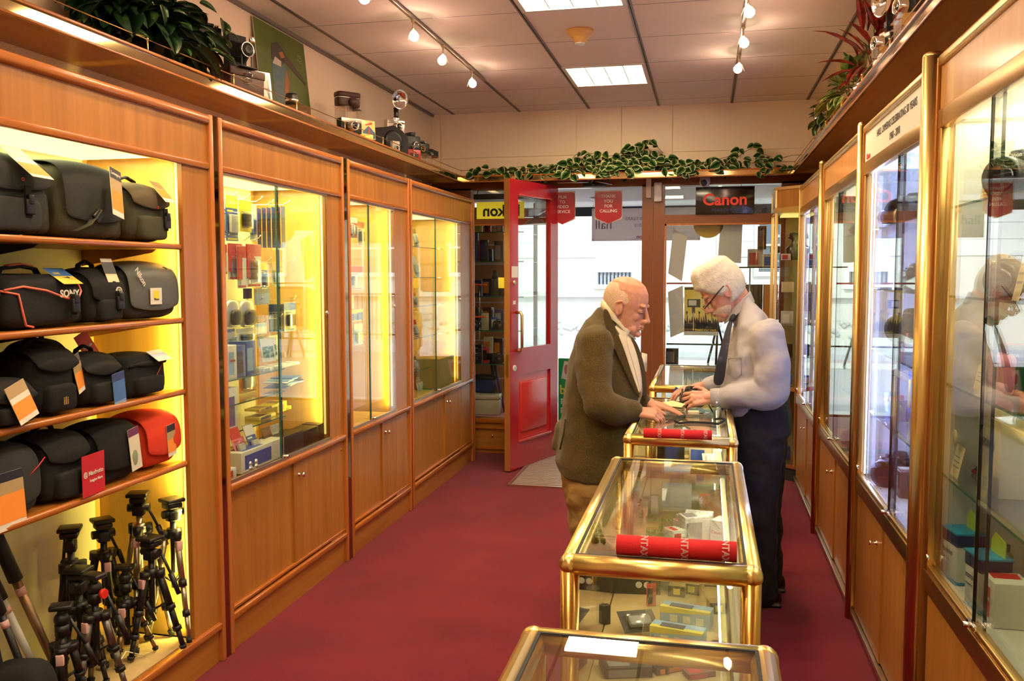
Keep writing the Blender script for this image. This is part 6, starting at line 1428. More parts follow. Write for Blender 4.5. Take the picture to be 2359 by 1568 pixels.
cam_box('chrome and black camera at the top edge of the photo on the right ledge', y3_, LT_ + .161, .14, .09, .05, X=.76, plate=CHROME, rot=-PI / 2 + .3)
cam_box('small chrome camera low on the right ledge among the lime leaves', ry(1990, 165, .72), LT_, .12, .07, .045, X=.72, plate=CHROME, lens_r=.02, lens_l=.02, rot=-PI / 2 + .3)
cam_box('tiny black camera at the far corner of the right ledge', ry(1880, 290, .74), LT_ + .0, .06, .045, .03, X=.72, lens_r=.01, lens_l=.01, rot=-PI / 2 + .5)
# ================================================================ goods
ORD = ('first', 'second', 'third', 'fourth', 'fifth', 'sixth', 'seventh', 'eighth', 'ninth', 'tenth', 'eleventh', 'twelfth')
COL = {'red': (.58, .03, .03), 'white': (.72, .70, .62), 'blue': (.04, .10, .42), 'navy': (.02, .035, .13), 'yellow': (.78, .62, .03), 'black': (.014, .014, .015), 'silver': (.50, .49, .46), 'orange': (.75, .24, .03), 'green': (.10, .28, .06), 'olive': (.32, .28, .06),
       'purple': (.16, .08, .30), 'pink': (.72, .20, .30), 'cream': (.74, .62, .36), 'grey': (.24, .24, .24), 'gold': (.55, .38, .10), 'brown': (.15, .06, .03), 'sky': (.25, .42, .68), 'lime': (.45, .60, .06)}
def cm(c): return mat('print_' + c, COL[c], .4)
def carton(label, loc, w, d, h, c, acc=None, rot=0.0, group=None, text=None, tcol=None, rx=0.0, name='carton', cat='box', size=None):
    t = thing(name, label, cat, loc, (rx, 0, rot), group)
    b = MB(); b.box(-w / 2, -d / 2, 0, w / 2, d / 2, h, bev=min(.002, h * .1)); b.build('box', cm(c), t)
    if acc:
        b = MB(); b.box(-w * .42, -d / 2 - .0006, h * .12, w * .18, -d / 2 - .0001, h * .80); b.build('front_print', cm(acc), t)
        b = MB(); b.box(-w * .40, -d * .38, h, w * .05, d * .38, h + .0005); b.build('top_print', cm(acc), t)
    if text:
        o = MB().text(text, size or h * .3, .0005, bold=.0003).build('lettering', cm(tcol or 'red'), t); o.rotation_euler = (PI / 2, 0, 0); o.location = (0, -d / 2 - .0012, h * .55)
    return t
def pack(label, loc, w, h, c, band, bub='black', rot=PI / 2, rx=0.0, group=None, text=None, name='blister_pack', cat='package', depth=.022):
    """carded blister: card, coloured band, product in a clear bubble; hangs with its top at loc"""
    t = thing(name, label, cat, loc, (rx, 0, rot), group)
    b = MB(); b.box(-w / 2, -.0008, -h, w / 2, .0008, 0, bev=.0); b.build('card', cm(c), t)
    b = MB(); b.box(-w / 2, -.0016, -h * .28, w / 2, -.0009, -.002); b.build('header_band', cm(band), t)
    b = MB(); b.box(-w * .40, -.0014, -h * .98, w * .40, -.0009, -h * .93); b.box(-w * .40, -.0014, -h * .36, w * .1, -.0009, -h * .32); b.build('print', cm(band), t)
    if bub:
        b = MB(); b.box(-w * .30, -depth * .8, -h * .82, w * .30, -.002, -h * .42, bev=.004); b.build('product', cm(bub), t)
        b = MB(); b.box(-w * .38, -depth, -h * .90, w * .38, -.001, -h * .36, bev=.005); b.build('clear_bubble', CLEARP, t)
    if text: o = MB().text(text, h * .11, .0004, bold=.0003).build('lettering', cm('white'), t); o.rotation_euler = (PI / 2, 0, 0); o.location = (0, -.002, -h * .15)
    return t
def hook(loc, L, label):
    t = thing('display_hook', label, 'hook', loc, 0, 'chrome display hooks'); b = MB(); b.tube([(0, 0, 0), (L * .85, 0, -.004), (L * .97, 0, .010), (L, 0, .022)], .0026, 6); b.build('wire', CHROME, t)
    b = MB(); b.box(-.002, -.012, -.02, .002, .012, .012); b.build('back_plate', CHROME, t)
def cx(x, y, X): return pX(x, y, X)
# ---- first glass cabinet
XC = -2.16
for i, (x, y, L, w_) in enumerate(((545, 442, .24, 'over the blue cable pack'), (576, 446, .25, 'over the yellow pack'), (604, 452, .25, 'third along the top row'), (630, 459, .25, 'fourth along the top row'), (668, 460, .28, 'at the right end of the top row'), (575, 541, .24, 'above the red packs'), (600, 541, .24, 'right of the one above the red packs'), (625, 592, .22, 'over the olive pack'), (652, 593, .24, 'right of the one over the olive pack'), (680, 593, .26, 'at the right end of the second row'), (605, 683, .24, 'over the silver pouches'), (682, 680, .28, 'over the cream card pack'), (622, 729, .24, 'above the small sky blue card'), (651, 722, .26, 'at the right end of the lowest row'))):
    p = cx(x, y, BK + .02 + L); hook((BK + .021, p.y, p.z - .022), L, 'chrome display hook %s in the first glass cabinet' % w_)
def P1(x, y, X=XC): p = cx(x, y, X); return (X, p.y, p.z)
def ph(x0, x1, y0, y1, X=XC): a = cx(x0, y0, X); b_ = cx(x1, y0, X); c = cx(x0, y1, X); return b_.y - a.y, a.z - c.z
def hang(label, x0, x1, y0, y1, c, band, bub='black', X=XC, **k):
    w, h = ph(x0, x1, y0, y1, X); p = P1((x0 + x1) / 2, y0, X); return pack(label, p, w, h, c, band, bub, **k)
hang('tall blue and yellow cable pack hanging top left in the first glass cabinet', 519, 546, 450, 556, 'blue', 'yellow', 'silver', text='hama')
hang('narrow blue pack behind the cable pack at the cabinet left edge', 508, 522, 455, 548, 'blue', 'white', 'grey', X=-2.2)
hang('bright yellow pack with black gadget hanging right of the cable pack', 550, 578, 462, 535, 'yellow', 'yellow', 'black')
hang('pale blue pack behind the bright yellow one', 574, 590, 470, 556, 'sky', 'silver', 'blue', X=-2.24)
for k in range(6):
    hang('%s blue filter card of six hanging edge to edge, counted from the left' % ORD[k], 590 + 11 * k, 603 + 11 * k, 480 - k, 571, 'navy', 'blue', None, X=-2.18 + .012 * k, rot=PI / 2 + .18, group='blue filter cards on the top right hook', name='filter_card')
for k, (x0, x1, y0, y1) in enumerate(((512, 522, 562, 632), (524, 557, 560, 645), (545, 566, 566, 665), (556, 578, 566, 662), (566, 601, 562, 663))):
    t = hang('red and white sling strap box, %s from the left of the five hanging' % ORD[k], x0, x1, y0, y1, 'white', 'red', 'brown' if k in (1, 4) else None, X=-2.15 + .010 * (k % 3), group='red and white strap boxes', name='strap_box', depth=.008)
    w, h = ph(x0, x1, y0, y1); b = MB(); b.box(-w * .48, -.006, -h * .78, -w * .04, -.001, -.003); b.build('red_panel', cm('red'), t)
    if k > 0: o = MB().text('JOBY', .018, .0004, bold=.0003).build('lettering', cm('grey'), t); o.rotation_euler = (PI / 2, -PI / 2, 0); o.location = (-w * .28, -.0065, -h * .88)
hang('small blue and yellow pack right of the red strap boxes', 600, 615, 604, 668, 'blue', 'yellow', 'black')
hang('olive gold filter wallet with white square hanging behind the door seam', 625, 654, 604, 661, 'olive', 'gold', 'white')
hang('wide blue pack with yellow edge below the strap boxes', 586, 621, 664, 702, 'blue', 'navy', None)
hang('dark blue pack beside the wide blue one', 560, 580, 664, 688, 'navy', 'navy', None, X=-2.2)
for k, (x0, x1) in enumerate(((519, 550), (551, 584))):
    w, h = ph(x0, x1, 690, 755); p = P1((x0 + x1) / 2, 690); t = thing('lens_pouch', '%s silver pouch holding a black case below the strap boxes' % ('left' if k == 0 else 'right'), 'package', p, PI / 2)
    b = MB(); b.at((0, 0, -h)); b.superbox(w, .03, h, .6, 16, 10); b.build('foil_pouch', mat('silver_foil', (.62, .60, .56), .25, .6, bump=(40, .8)), t); b = MB(); b.at((0, -.020, -h * .92)); b.superbox(w * .72, .03, h * .56, .6, 16, 10); b.build('black_case', BLACK, t)
hang('second row silver foil packet with a blue label under the left pouch', 522, 540, 757, 782, 'silver', 'blue', None); hang('white foil packet with dark crescent under the right pouch', 545, 584, 755, 790, 'white', 'silver', 'black')
for k in range(4): hang('smoky grey filter case hanging edge on, %s of four from the left' % ORD[k], 622 + 7 * k, 630 + 7 * k, 700, 764, 'grey', 'navy', None, X=-2.2 + .01 * k, rot=PI / 2 - .5, group='smoky filter cases', name='filter_card')
hang('cream card pack with a black dial hanging at the right end of the lower hooks', 654, 680, 696, 763, 'cream', 'blue', 'black', X=-2.12)
hang('small white and sky blue card on the lowest hook', 587, 614, 744, 770, 'white', 'sky', None)
hang('black and yellow cable clip pack above the photo cards', 592, 612, 772, 800, 'white', 'black', 'black'); hang('plain cream card right of the cable clip pack', 618, 641, 772, 798, 'cream', 'cream', None, X=-2.2)
# glass shelves of the first cabinet
def gshelf(t, y0, y1, z, x0, x1):
    b = MB(); b.box(x0, y0, z - .005, x1, y1, z); d = b.build('glass_shelf', GLASS, t); b = MB(); b.box(x1 - .001, y0, z - .0055, x1 + .002, y1, z + .0005); b.build('glass_edge', GLASSE, d)
SZ = [cx(600, y, -2.10).z for y in (858, 912, 972)]
for z, y1 in zip(SZ, (4.10, 4.10, 4.10)): gshelf(U2, 3.34, y1, z, BK + .03, -2.08)
zf = .722
def box_at(label, x0, x1, y0, y1, z, d, c, acc, X=-2.10, rot=PI / 2, **k):
    a = cx(x0, y1, X); b_ = cx(x1, y1, X); top = cx((x0 + x1) / 2, y0, X).z
    return carton(label, (X - d / 2, (a.y + b_.y) / 2, z), b_.y - a.y, d, max(.012, top - z), c, acc, rot, **k)
z0, z1, z2 = SZ
box_at('blue carton on the upper glass shelf of the first cabinet', 545, 566, 795, 838, z0, .10, 'blue', 'navy'); box_at('taller blue carton with white print next to the filter cards', 568, 590, 785, 838, z0, .09, 'blue', 'sky'); box_at('pale bag shaped hama pack at the left of the upper glass shelf', 526, 546, 795, 842, z0, .05, 'white', 'sky', text='hama', size=.02); box_at('light blue carton lying on top of the back row', 530, 560, 776, 790, z0 + .10, .05, 'sky', 'white', X=-2.2)
for k, (x, y) in enumerate(((620, 800), (640, 797))):
    p = cx(x, y - 8, -2.10); t = thing('photo_card', '%s white framed landscape sample card standing on the upper shelf' % ('front' if k == 0 else 'rear'), 'card', (-2.10 - .03 * k, p.y, z0 + .045), (-.15, 0, PI / 2 - .3)); b = MB(); b.box(-.045, 0, 0, .045, .002, .115); b.build('card', cm('white'), t); b = MB(); b.box(-.036, -.001, .02, .036, 0, .075); b.build('picture', mat('tiny_landscape', (.06, .16, .04), .5, tex=('noise', (30, 30, 60), (.5, .5, .45), .5, .6)), t)
for k in range(4): box_at('low white label box %s from the left in the row under the sample cards' % ORD[k], 608 + 21 * k, 628 + 21 * k, 846 - 4 * k, 862, z0 + .0, .07, 'white', 'grey', group='low white boxes')
for k in range(2): box_at('low dark box stacked %s the white label boxes' % ('under' if k else 'beside'), 596 + 24 * k, 618 + 24 * k, 858, 868, z0, .06, 'brown', None, X=-2.14)
random.seed(2)
for k in range(7):
    p = cx(650 + 9 * (k % 4), 905, -2.16); t = thing('disc_case', 'disc wallet in the fanned stack on the middle glass shelf, %s from the bottom' % ORD[k], 'case', (-2.18, p.y, z1 + .0065 * k), (0, 0, PI / 2 + random.uniform(-.25, .25)), 'disc wallets'); b = MB(); b.box(-.07, -.06, 0, .07, .06, .005, bev=.001); b.build('sleeve', cm(('navy', 'silver', 'sky', 'black', 'white', 'sky', 'blue')[k]), t)
box_at('purple and white carton with yellow dot on the middle shelf left', 523, 549, 893, 938, z2, .06, 'white', 'purple'); hang('clear twin bag with dark red product behind the purple carton', 550, 590, 840, 905, 'red', 'brown', 'silver', X=-2.22)
for k, (x0, x1, yy, dz) in enumerate(((598, 640, 945, .0), (598, 636, 958, -.0), (640, 662, 930, 0.0), (660, 672, 940, 0.0))):
    box_at(('yellow carton on top of the pair at the lower shelf', 'yellow carton at the bottom of the pair on the lower shelf', 'upright yellow carton right of the stacked pair', 'slim yellow card behind the stacked cartons')[k], x0, x1, (938, 955, 925, 935)[k], 970, z2 + (.045 if k == 0 else 0), .08, 'yellow', 'gold' if k != 1 else 'black', X=-2.12 - .03 * (k > 1), text='NIKON' if k < 2 else None, tcol='black', size=.018)
# cabinet floor goods
for k, (x0, x1, y0, c, l) in enumerate(((640, 700, 975, 'black', 'large smoked plastic filter box'), (700, 735, 965, 'black', 'smoked filter box with gold lid print'), (735, 765, 950, 'black', 'smoked filter box with orange card inside'))):
    for j in range(2):
        box_at('%s, %s of its stack on the first cabinet floor' % (l, 'bottom' if j == 0 else 'top'), x0 + 3 * j, x1, 1000 - 14 * k, 1035 - 18 * k, zf + .045 * j, .10, 'black', ('silver', 'gold', 'orange')[k] if j else None, X=-2.0 - .04 * j)
t = box_at('long white and blue box in front on the first cabinet floor', 556, 655, 1025, 1062, zf, .09, 'white', 'blue', X=-1.995)
box_at('small white box at the front left corner of the cabinet floor', 520, 545, 1080, 1098, zf, .05, 'white', 'red', X=-1.99)
for k, (x, y, c, b_, l) in enumerate(((535, 985, 'pink', 'red', 'pink carded pack leaning at the left of the cabinet floor'), (568, 978, 'blue', 'white', 'silver blue pouch pack leaning behind the long white box'), (548, 1010, 'silver', 'pink', 'small silver pack leaning in front of the pink one'), (610, 985, 'black', 'brown', 'black carton leaning behind the white box'), (632, 985, 'white', 'silver', 'small white label card in the middle of the cabinet floor'))):
    p = cx(x, y, -2.08); pack(l, (-2.08, p.y, max(p.z, zf + .14)), .085, max(p.z, zf + .14) - zf, c, b_, 'silver' if k < 3 else None, rx=-.35 if k != 4 else 0)
t = thing('ball_head', 'pair of small metal clamp heads at the front of the cabinet floor', 'clamp', (-2.0, cx(575, 1080, -2.0).y, zf)); b = MB(); b.cyl((0, 0, 0), (0, 0, .02), .015, n=12); b.ell((0, 0, .03), (.014, .014, .014)); b.cyl((0, .05, 0), (0, .05, .02), .015, n=12); b.ell((0, .05, .03), (.014, .014, .014)); b.cyl((0, 0, .006), (0, .05, .006), .005, n=8); b.build('clamps', CHROME, t)
# ---- narrow middle cabinet
hook((BK + .021, 4.78, 1.90), .24, 'chrome hook at the top left of the narrow middle cabinet'); hook((BK + .021, 4.95, 1.90), .26, 'chrome hook at the top right of the narrow middle cabinet')
hang('red and white leaflet pack at the top of the narrow middle cabinet', 803, 822, 500, 548, 'red', 'white', 'silver', X=-2.15); hang('red edged pack with black cord, right of the leaflet pack', 823, 838, 510, 566, 'white', 'red', 'black', X=-2.12)
hang('white pack with red header below, narrow cabinet', 803, 838, 612, 668, 'white', 'red', 'grey', X=-2.15); hang('cream pack on the middle hook of the narrow cabinet', 803, 815, 680, 712, 'cream', 'cream', None, X=-2.15); hang('blue and yellow pack low in the narrow cabinet', 808, 835, 712, 740, 'blue', 'yellow', None, X=-2.15); hang('pale blue clear pack near the bottom of the narrow cabinet', 815, 835, 745, 795, 'sky', 'silver', 'yellow', X=-2.15)
# ---- last oak cabinet: five glass shelves of film and small packs
C4Z = [cx(1033, y, -2.08).z for y in (575, 638, 697, 762, 829)]
kinds4 = [('olive', 'gold', 'black'), ('silver', 'white', 'black'), ('white', 'orange', 'silver'), ('silver', 'red', 'black'), ('silver', 'green', 'pink'), ('olive', 'gold', 'silver')]
C4N = ('top', 'second', 'third', 'fourth', 'lowest')
random.seed(9)
for si, z in enumerate(C4Z):
    gshelf(U4, 5.73, 6.85, z, BK + .03, -2.07)
for si, z in enumerate(C4Z + [zf]):
    nm = C4N[si] + ' glass shelf' if si < 5 else 'floor'
    cs = kinds4[si]
    for k in range(5 if si < 5 else 7):
        y = 5.80 + .115 * k * (1.0 if si < 5 else 1.2) + random.uniform(-.02, .02); c = (cs[0], cs[2], 'silver', cs[0], 'cream', cs[2], 'grey')[k]; bd = (cs[1], 'white', cs[1], 'orange', cs[1], 'gold', 'silver')[k]
        h = random.uniform(.10, .17) if si < 5 else random.uniform(.08, .13); lab = '%s pack with %s band, %s along the %s of the last oak cabinet' % (c, bd, ORD[k], nm.replace('glass ', ''))
        pack(lab, (-2.13 - .04 * (k % 2), y, z + h * .97), .062, h, c, bd, ('black', 'silver', 'white')[k % 3], rx=-.28, rot=PI / 2 - .3)
b = MB(); b.box(-2.36, 6.5, .722, -2.0, 6.9, .95); o = b.build('box', OAK_Z); o.name = 'wooden_riser'; tag(o, 'plain wooden riser block on the floor of the last oak cabinet', 'riser')

# ================================================================ right hand cabinets
def dslr(label, loc, rot, s=1.0, lens=.07, lr=.036, body=BLACK, tele=False, strap=False, group=None):
    t = thing('camera', label, 'camera', loc, rot, group); S_ = s
    b = MB(); b.superbox(.125 * S_, .055 * S_, .085 * S_, .30, 24, 12); b.at((-.048 * S_, -.018 * S_, 0)); b.superbox(.035 * S_, .05 * S_, .080 * S_, .45, 16, 10); b.build('body', body, t)
    b = MB(); b.at((0, -.005 * S_, .078 * S_)); b.superbox(.052 * S_, .06 * S_, .032 * S_, .4, 18, 8, .7); b.build('viewfinder_hump', body, t)
    b = MB(); b.at((0, -.024 * S_, .042 * S_), (PI / 2, 0, 0)); r = lr * S_; L = lens * S_
    b.lathe([(r * .95, 0), (r * .95, L * .25), (r, L * .27), (r, L * .6), (r * 1.06, L * .62), (r * 1.06, L * .9), (r * 1.0, L), (r * .85, L), (r * .8, L * .92), (0, L * .9)], 28); l = b.build('lens', body, t)
    b = MB(); b.at((0, -.024 * S_ - L * .905, .042 * S_), (PI / 2, 0, 0)); b.lathe([(0, .006), (r * .5, .004), (r * .8, 0)], 22); b.build('glass_element', mat('lens_glass', (.01, .01, .02), .05, spec=1.0), l)
    b = MB(); b.cyl((-.046 * S_, 0, .082 * S_), (-.046 * S_, 0, .092 * S_), .010 * S_, n=14); b.build('mode_dial', BLACK, t); b = MB(); b.cyl((-.052 * S_, -.028 * S_, .08 * S_), (-.052 * S_, -.030 * S_, .088 * S_), .006 * S_, n=12); b.build('shutter_button', CHROME, t)
    o = MB().text('Canon', .013 * S_, .0005, bold=.0003).build('logo', cm('white'), t); o.rotation_euler = (PI / 2, 0, 0); o.location = (0, -.034 * S_, .095 * S_)
    return t
def pcard(label, loc, w, h, c='cream', rot=-PI / 2, rx=-.2, lines=True, text=None):
    t = thing('price_card', label, 'price card', loc, (rx, 0, rot), None); b = MB(); b.box(-w / 2, 0, 0, w / 2, .001, h); b.build('card', cm(c), t)
    b = MB()
    for k in range(3): b.box(-w * .38, -.0006, h * (.30 + .16 * k), w * (.38 - .08 * k), -.0001, h * (.34 + .16 * k))
    b.build('handwriting', cm('red') if c == 'yellow' else cm('grey'), t)
    return t
RX = lambda x, y, X=.80: pX(x, y, X)
ROTR = -PI / 2   # faces -x
def rcart(label, x0, x1, y0, z, d, c, acc, X=.80, **k):
    a, b_ = RX(x0, 900, X).y, RX(x1, 900, X).y; zt = RX((x0 + x1) / 2, y0, X).z
    return carton(label, (X + d / 2, (a + b_) / 2, z), abs(a - b_), d, max(.02, zt - z), c, acc, ROTR, **k)
fz = .673
RS = (1.80, 1.535, 1.27, .99)
# nearest cabinet
def R1(u, X, z, lo=1.62, hi=2.86): return (X, max(lo, min(hi, pX(u, 700, X).y)), z)
carton('large white camera carton with EOS lettering on the top shelf of the nearest right cabinet', R1(2310, .89, RS[0]), .24, .12, .20, 'white', None, ROTR, text='Canon', tcol='grey', size=.04)
dslr('black camera with wide lens on the top shelf of the nearest right cabinet', R1(2345, .81, RS[0]), ROTR + .7, 1.15, .06, .045)
pcard('yellow price card on the top shelf of the nearest right cabinet', R1(2255, .76, RS[0]), .085, .07, 'yellow')
dslr('black camera at the right photo edge on the second shelf of the nearest cabinet', R1(2352, .83, RS[1]), ROTR + .7, 1.15, .06, .042)
pcard('tall cream price card with red print beside the second shelf camera', R1(2338, .75, RS[1]), .05, .14); pcard('small cream card standing left on the second shelf', R1(2272, .78, RS[1]), .055, .06)
dslr('black camera at the right photo edge on the third shelf of the nearest cabinet', R1(2356, .86, RS[2]), ROTR + .7, 1.1, .05, .042)
pcard('cream square card in the middle of the third shelf', R1(2258, .76, RS[2]), .075, .075); carton('dark red carton on the third shelf at the right photo edge', R1(2340, .90, RS[2]), .14, .08, .12, 'brown', 'red', ROTR)
carton('cream box under the pink pouches on the third shelf', R1(2295, .88, RS[2]), .16, .10, .07, 'cream', None, ROTR)
for k, (u, l) in enumerate(((2322, 'bright pink camera pouch nearer the photo edge'), (2303, 'bright pink camera pouch farther from the photo edge'))):
    t = thing('camera_pouch', l, 'pouch', R1(u, .79, RS[2]), ROTR); b = MB(); b.superbox(.07, .04, .11, .6, 16, 10); b.build('pouch_body', cm('pink'), t); b = MB(); b.superbox(.072, .044, .04, .6, 16, 8, z0=.072); b.build('flap', cm('pink'), t)
carton('tall cream carton with EOS 60 lettering on the fourth shelf at the photo edge', R1(2345, .84, RS[3]), .20, .12, .24, 'cream', None, ROTR, text='EOS 60', tcol='black', size=.034)
pcard('cream price card with round red price sticker on the fourth shelf', R1(2205, .735, RS[3]), .085, .095); pcard('second cream price card, nearer the photo edge on the fourth shelf', R1(2275, .74, RS[3]), .08, .085)
q1 = R1(2212, .735, RS[3] + .10); t = thing('price_badge', 'round cream price badge above the fourth shelf card', 'badge', q1, ROTR); b = MB(); b.at((0, 0, .02), (PI / 2, 0, 0)); b.lathe([(.024, 0), (.024, .0015), (0, .0015)], 20); b.box(-.002, -.02, 0, .002, -.0, .0016); b.build('disc', cm('cream'), t)
t = thing('table_tripod', 'small dark table tripod with red feet on the fourth shelf of the nearest cabinet', 'tripod', R1(2245, .84, RS[3])); b = MB(); b.cyl((0, 0, .06), (0, 0, .20), .010, n=10); b.ell((0, 0, .21), (.016, .016, .016)); b.build('column', cm('brown'), t)
for k in range(3):
    a = 2.1 * k; b = MB(); b.cyl((0, 0, .08), (math.cos(a) * .06, math.sin(a) * .06, .008), .007, n=8); l_ = b.build('leg', cm('brown'), t); b = MB(); b.ell((math.cos(a) * .06, math.sin(a) * .06, .008), (.012, .012, .008), 10, 6); b.build('rubber_foot', cm('red'), l_)
carton('navy blue carton behind the table tripod on the fourth shelf', R1(2285, .91, RS[3]), .12, .06, .17, 'navy', 'silver', ROTR)
for k, (u, l) in enumerate(((2238, 'farther'), (2300, 'nearer'))):
    t = thing('cleaning_tub', 'white and navy cleaning pack with green tab, %s of two from the photo edge' % ('second' if k == 0 else 'first'), 'package', R1(u, .77, fz), ROTR + .15, None)
    b = MB(); b.box(-.05, -.04, .004, .05, .04, .115, bev=.006); b.build('lower_box', cm('white'), t); b = MB(); b.box(-.052, -.042, .113, .052, .042, .155, bev=.006); b.build('dark_lid', cm('navy'), t)
    b = MB(); b.box(-.053, -.043, .0, .053, .043, .006, bev=.002); b.box(-.054, -.044, .150, .054, .044, .157, bev=.002); b.build('cyan_trim', mat('cyan_trim', (.02, .30, .55), .4), t); b = MB(); b.poly([(-.03, .155), (.05, .155), (.05, .20), (-.01, .215), (-.03, .19)], .003, 'y', .02); b.build('green_tab', cm('lime'), t)
    b = MB(); b.box(-.045, -.0408, .08, .02, -.0402, .092); b.box(-.045, -.0408, .06, .0, -.0402, .066); b.build('print_lines', cm('grey'), t)
carton('white carton with red panel on the floor of the nearest right cabinet', R1(2346, .79, fz), .10, .09, .12, 'white', 'red', ROTR, text='Canon', tcol='white', size=.024)
carton('plain cream carton at the bottom right photo edge', (.76, 2.06, fz), .13, .08, .09, 'cream', None, ROTR)
t = thing('cleaning_bottle', 'small grey capped bottle in the far corner of the nearest cabinet floor', 'bottle', (.88, 2.84, fz)); b = MB(); b.lathe([(.020, 0), (.022, .01), (.022, .09), (.012, .10), (.012, .105), (0, .105)], 16); b.build('bottle', cm('grey'), t); b = MB(); b.at((0, 0, .103)).lathe([(.013, 0), (.013, .02), (0, .022)], 14); b.build('cap', cm('navy'), t)
# white header cabinet
def R2(u, X, z): return R1(u, X, z, 3.08, 4.16)
dslr('large camera with long telephoto lens lying on the top shelf of the white header cabinet', R2(2102, .86, RS[0]), ROTR + .9, 1.3, .10, .042)
q2 = R2(2056, .76, RS[0] + .036); t = thing('telephoto_lens', 'brown tinted telephoto lens lying in front of the large camera', 'lens', q2, (PI / 2, 0, .5)); b = MB(); b.lathe([(.032, -.07), (.034, -.02), (.030, 0), (.034, .02), (.038, .07), (.033, .07), (0, .066)], 24); b.build('barrel', mat('brown_barrel', (.07, .035, .02), .3), t); b = MB(); b.lathe([(.0345, .03), (.0385, .032), (.0385, .04), (.0355, .042)], 24); b.build('gold_ring', BRASS, t)
dslr('small black camera on the second shelf of the white header cabinet', R2(2108, .86, RS[1]), ROTR + .6, 1.0, .05, .036); pcard('peach price card beside the second shelf camera', R2(2056, .76, RS[1]), .05, .055)
dslr('black camera with round lens on the third shelf of the white header cabinet', R2(2104, .84, RS[2] + .05), ROTR + .7, 1.25, .06, .044)
acrylic_ = thing('acrylic_stand', 'clear acrylic block under the third shelf camera', 'display stand', R2(2104, .84, RS[2])); b = MB(); b.box(-.06, -.08, .045, .06, .08, .049); b.box(-.06, -.08, 0, .06, -.076, .045); b.box(-.06, .076, 0, .06, .08, .045); b.build('block', ACRYL, acrylic_)
pcard('tall pink price card leaning by the third shelf camera', R2(2080, .75, RS[2]), .04, .10, 'pink'); pcard('small yellow card at the back of the fourth shelf', R2(2056, .84, RS[3]), .05, .06, 'yellow')
for k, (c, u) in enumerate((('blue', 2058), ('sky', 2064), ('pink', 2074), ('red', 2082), ('purple', 2090))):
    t = thing('compact_camera', '%s compact camera standing on the fourth shelf of the white header cabinet' % c, 'camera', R2(u, .80 + .02 * (k % 2), RS[3]), (0, -.15, ROTR + .5)); b = MB(); b.box(-.022, -.010, 0, .022, .010, .09, bev=.006); b.build('body', cm(c), t); b = MB(); b.at((0, -.010, .058), (PI / 2, 0, 0)); b.lathe([(.014, 0), (.013, .006), (.009, .006), (0, .004)], 16); b.build('lens', CHROME, t)
pcard('white price list card before the compact cameras', R2(2106, .74, RS[3]), .07, .12, 'white'); carton('tall blue carton with yellow print behind the compact cameras', R2(2106, .91, RS[3]), .07, .06, .18, 'blue', 'yellow', ROTR)
dslr('black camera with lens hood on the floor of the white header cabinet', R2(2074, .85, fz), ROTR + .8, 1.3, .08, .044); carton('red and white camera carton on the floor of the white header cabinet', R2(2108, .84, fz), .12, .10, .11, 'brown', 'white', ROTR)
# unlit cabinet
t = thing('studio_lamp', 'dark round lamp hanging over the top shelf of the unlit cabinet', 'lamp', (.84, 5.35, RS[0] + .02)); b = MB(); b.lathe([(0, 0), (.05, .008), (.06, .03), (.03, .06), (.03, .10), (0, .10)], 20); b.build('body', cm('brown'), t)
for k, (z, c, a, w_, l) in enumerate(((RS[1], 'cream', 'grey', .22, 'cream carton on the second shelf of the unlit cabinet'), (RS[2], 'black', 'grey', .16, 'black carton on the third shelf of the unlit cabinet'), (RS[3], 'black', 'silver', .12, 'tall black device on the fourth shelf of the unlit cabinet'))): carton(l, (.86, 5.25 + .05 * k, z), w_, .09, (.16, .15, .20)[k], c, a, ROTR)
t = thing('tripod', 'slim dark tripod standing in the unlit right cabinet', 'tripod', (.78, 5.35, RS[3])); b = MB(); b.cyl((0, 0, .16), (0, 0, .24), .008, n=8); b.box(-.03, -.02, .235, .03, .02, .255, bev=.004); b.build('head', BLACK, t)
for k in range(3): a = 2.1 * k + .4; MB().cyl((0, 0, .18), (math.cos(a) * .06, math.sin(a) * .06, 0), .006, n=8).build('leg', BLACK, t)
for k in range(3): dslr('black camera %s from the near end on the floor of the unlit cabinet' % ORD[k], (.82, 4.55 + .25 * k, fz), ROTR + .3, 1.0)
carton('cream carton lying at the near end of the unlit cabinet floor', (.86, 4.42, fz), .08, .08, .06, 'cream', None, ROTR)
for k, (z, c, l) in enumerate(((RS[3], 'red', 'small red camera on the lowest shelf of the far blue lit cabinet'), (RS[1], 'white', 'white leaflet box on the second shelf of the far blue lit cabinet'), (RS[0], 'pink', 'pink carton on the top shelf of the far blue lit cabinet'), (fz, 'silver', 'silver carton on the floor of the far blue lit cabinet'))): carton(l, (.84, 6.75 + .05 * k, z), .12, .07, .10, c, None, ROTR)
# tower showcase
t = thing('demijohn_lamp', 'dark green bottle shaped lamp on the top shelf of the tower showcase', 'lamp', (.66, 7.30, 1.708)); b = MB(); b.lathe([(.05, 0), (.06, .03), (.06, .09), (.02, .13), (.018, .16), (.045, .17), (.03, .215), (0, .22)], 20); b.build('body', mat('bottle_green', (.04, .06, .02), .2), t)
carton('small white box on the top shelf of the tower showcase', (.60, 7.26, 1.708), .07, .05, .05, 'white', 'red', 0)
for k, (z, c, l) in enumerate(((1.458, 'cream', 'cream card box on the second shelf of the tower showcase'), (1.208, 'silver', 'silver pack on the third shelf of the tower showcase'), (.958, 'black', 'black camera case on the fourth shelf of the tower showcase'), (.734, 'blue', 'blue and white pack on the lower deck of the tower showcase'), (.458, 'red', 'red carton low in the tower showcase'), (.132, 'navy', 'navy disc pack leaning at the bottom of the tower showcase'))): carton(l, (.62, 7.28, z), .09, .06, (.08, .10, .09, .07, .12, .10)[k], c, 'white' if k % 2 else None, 0)

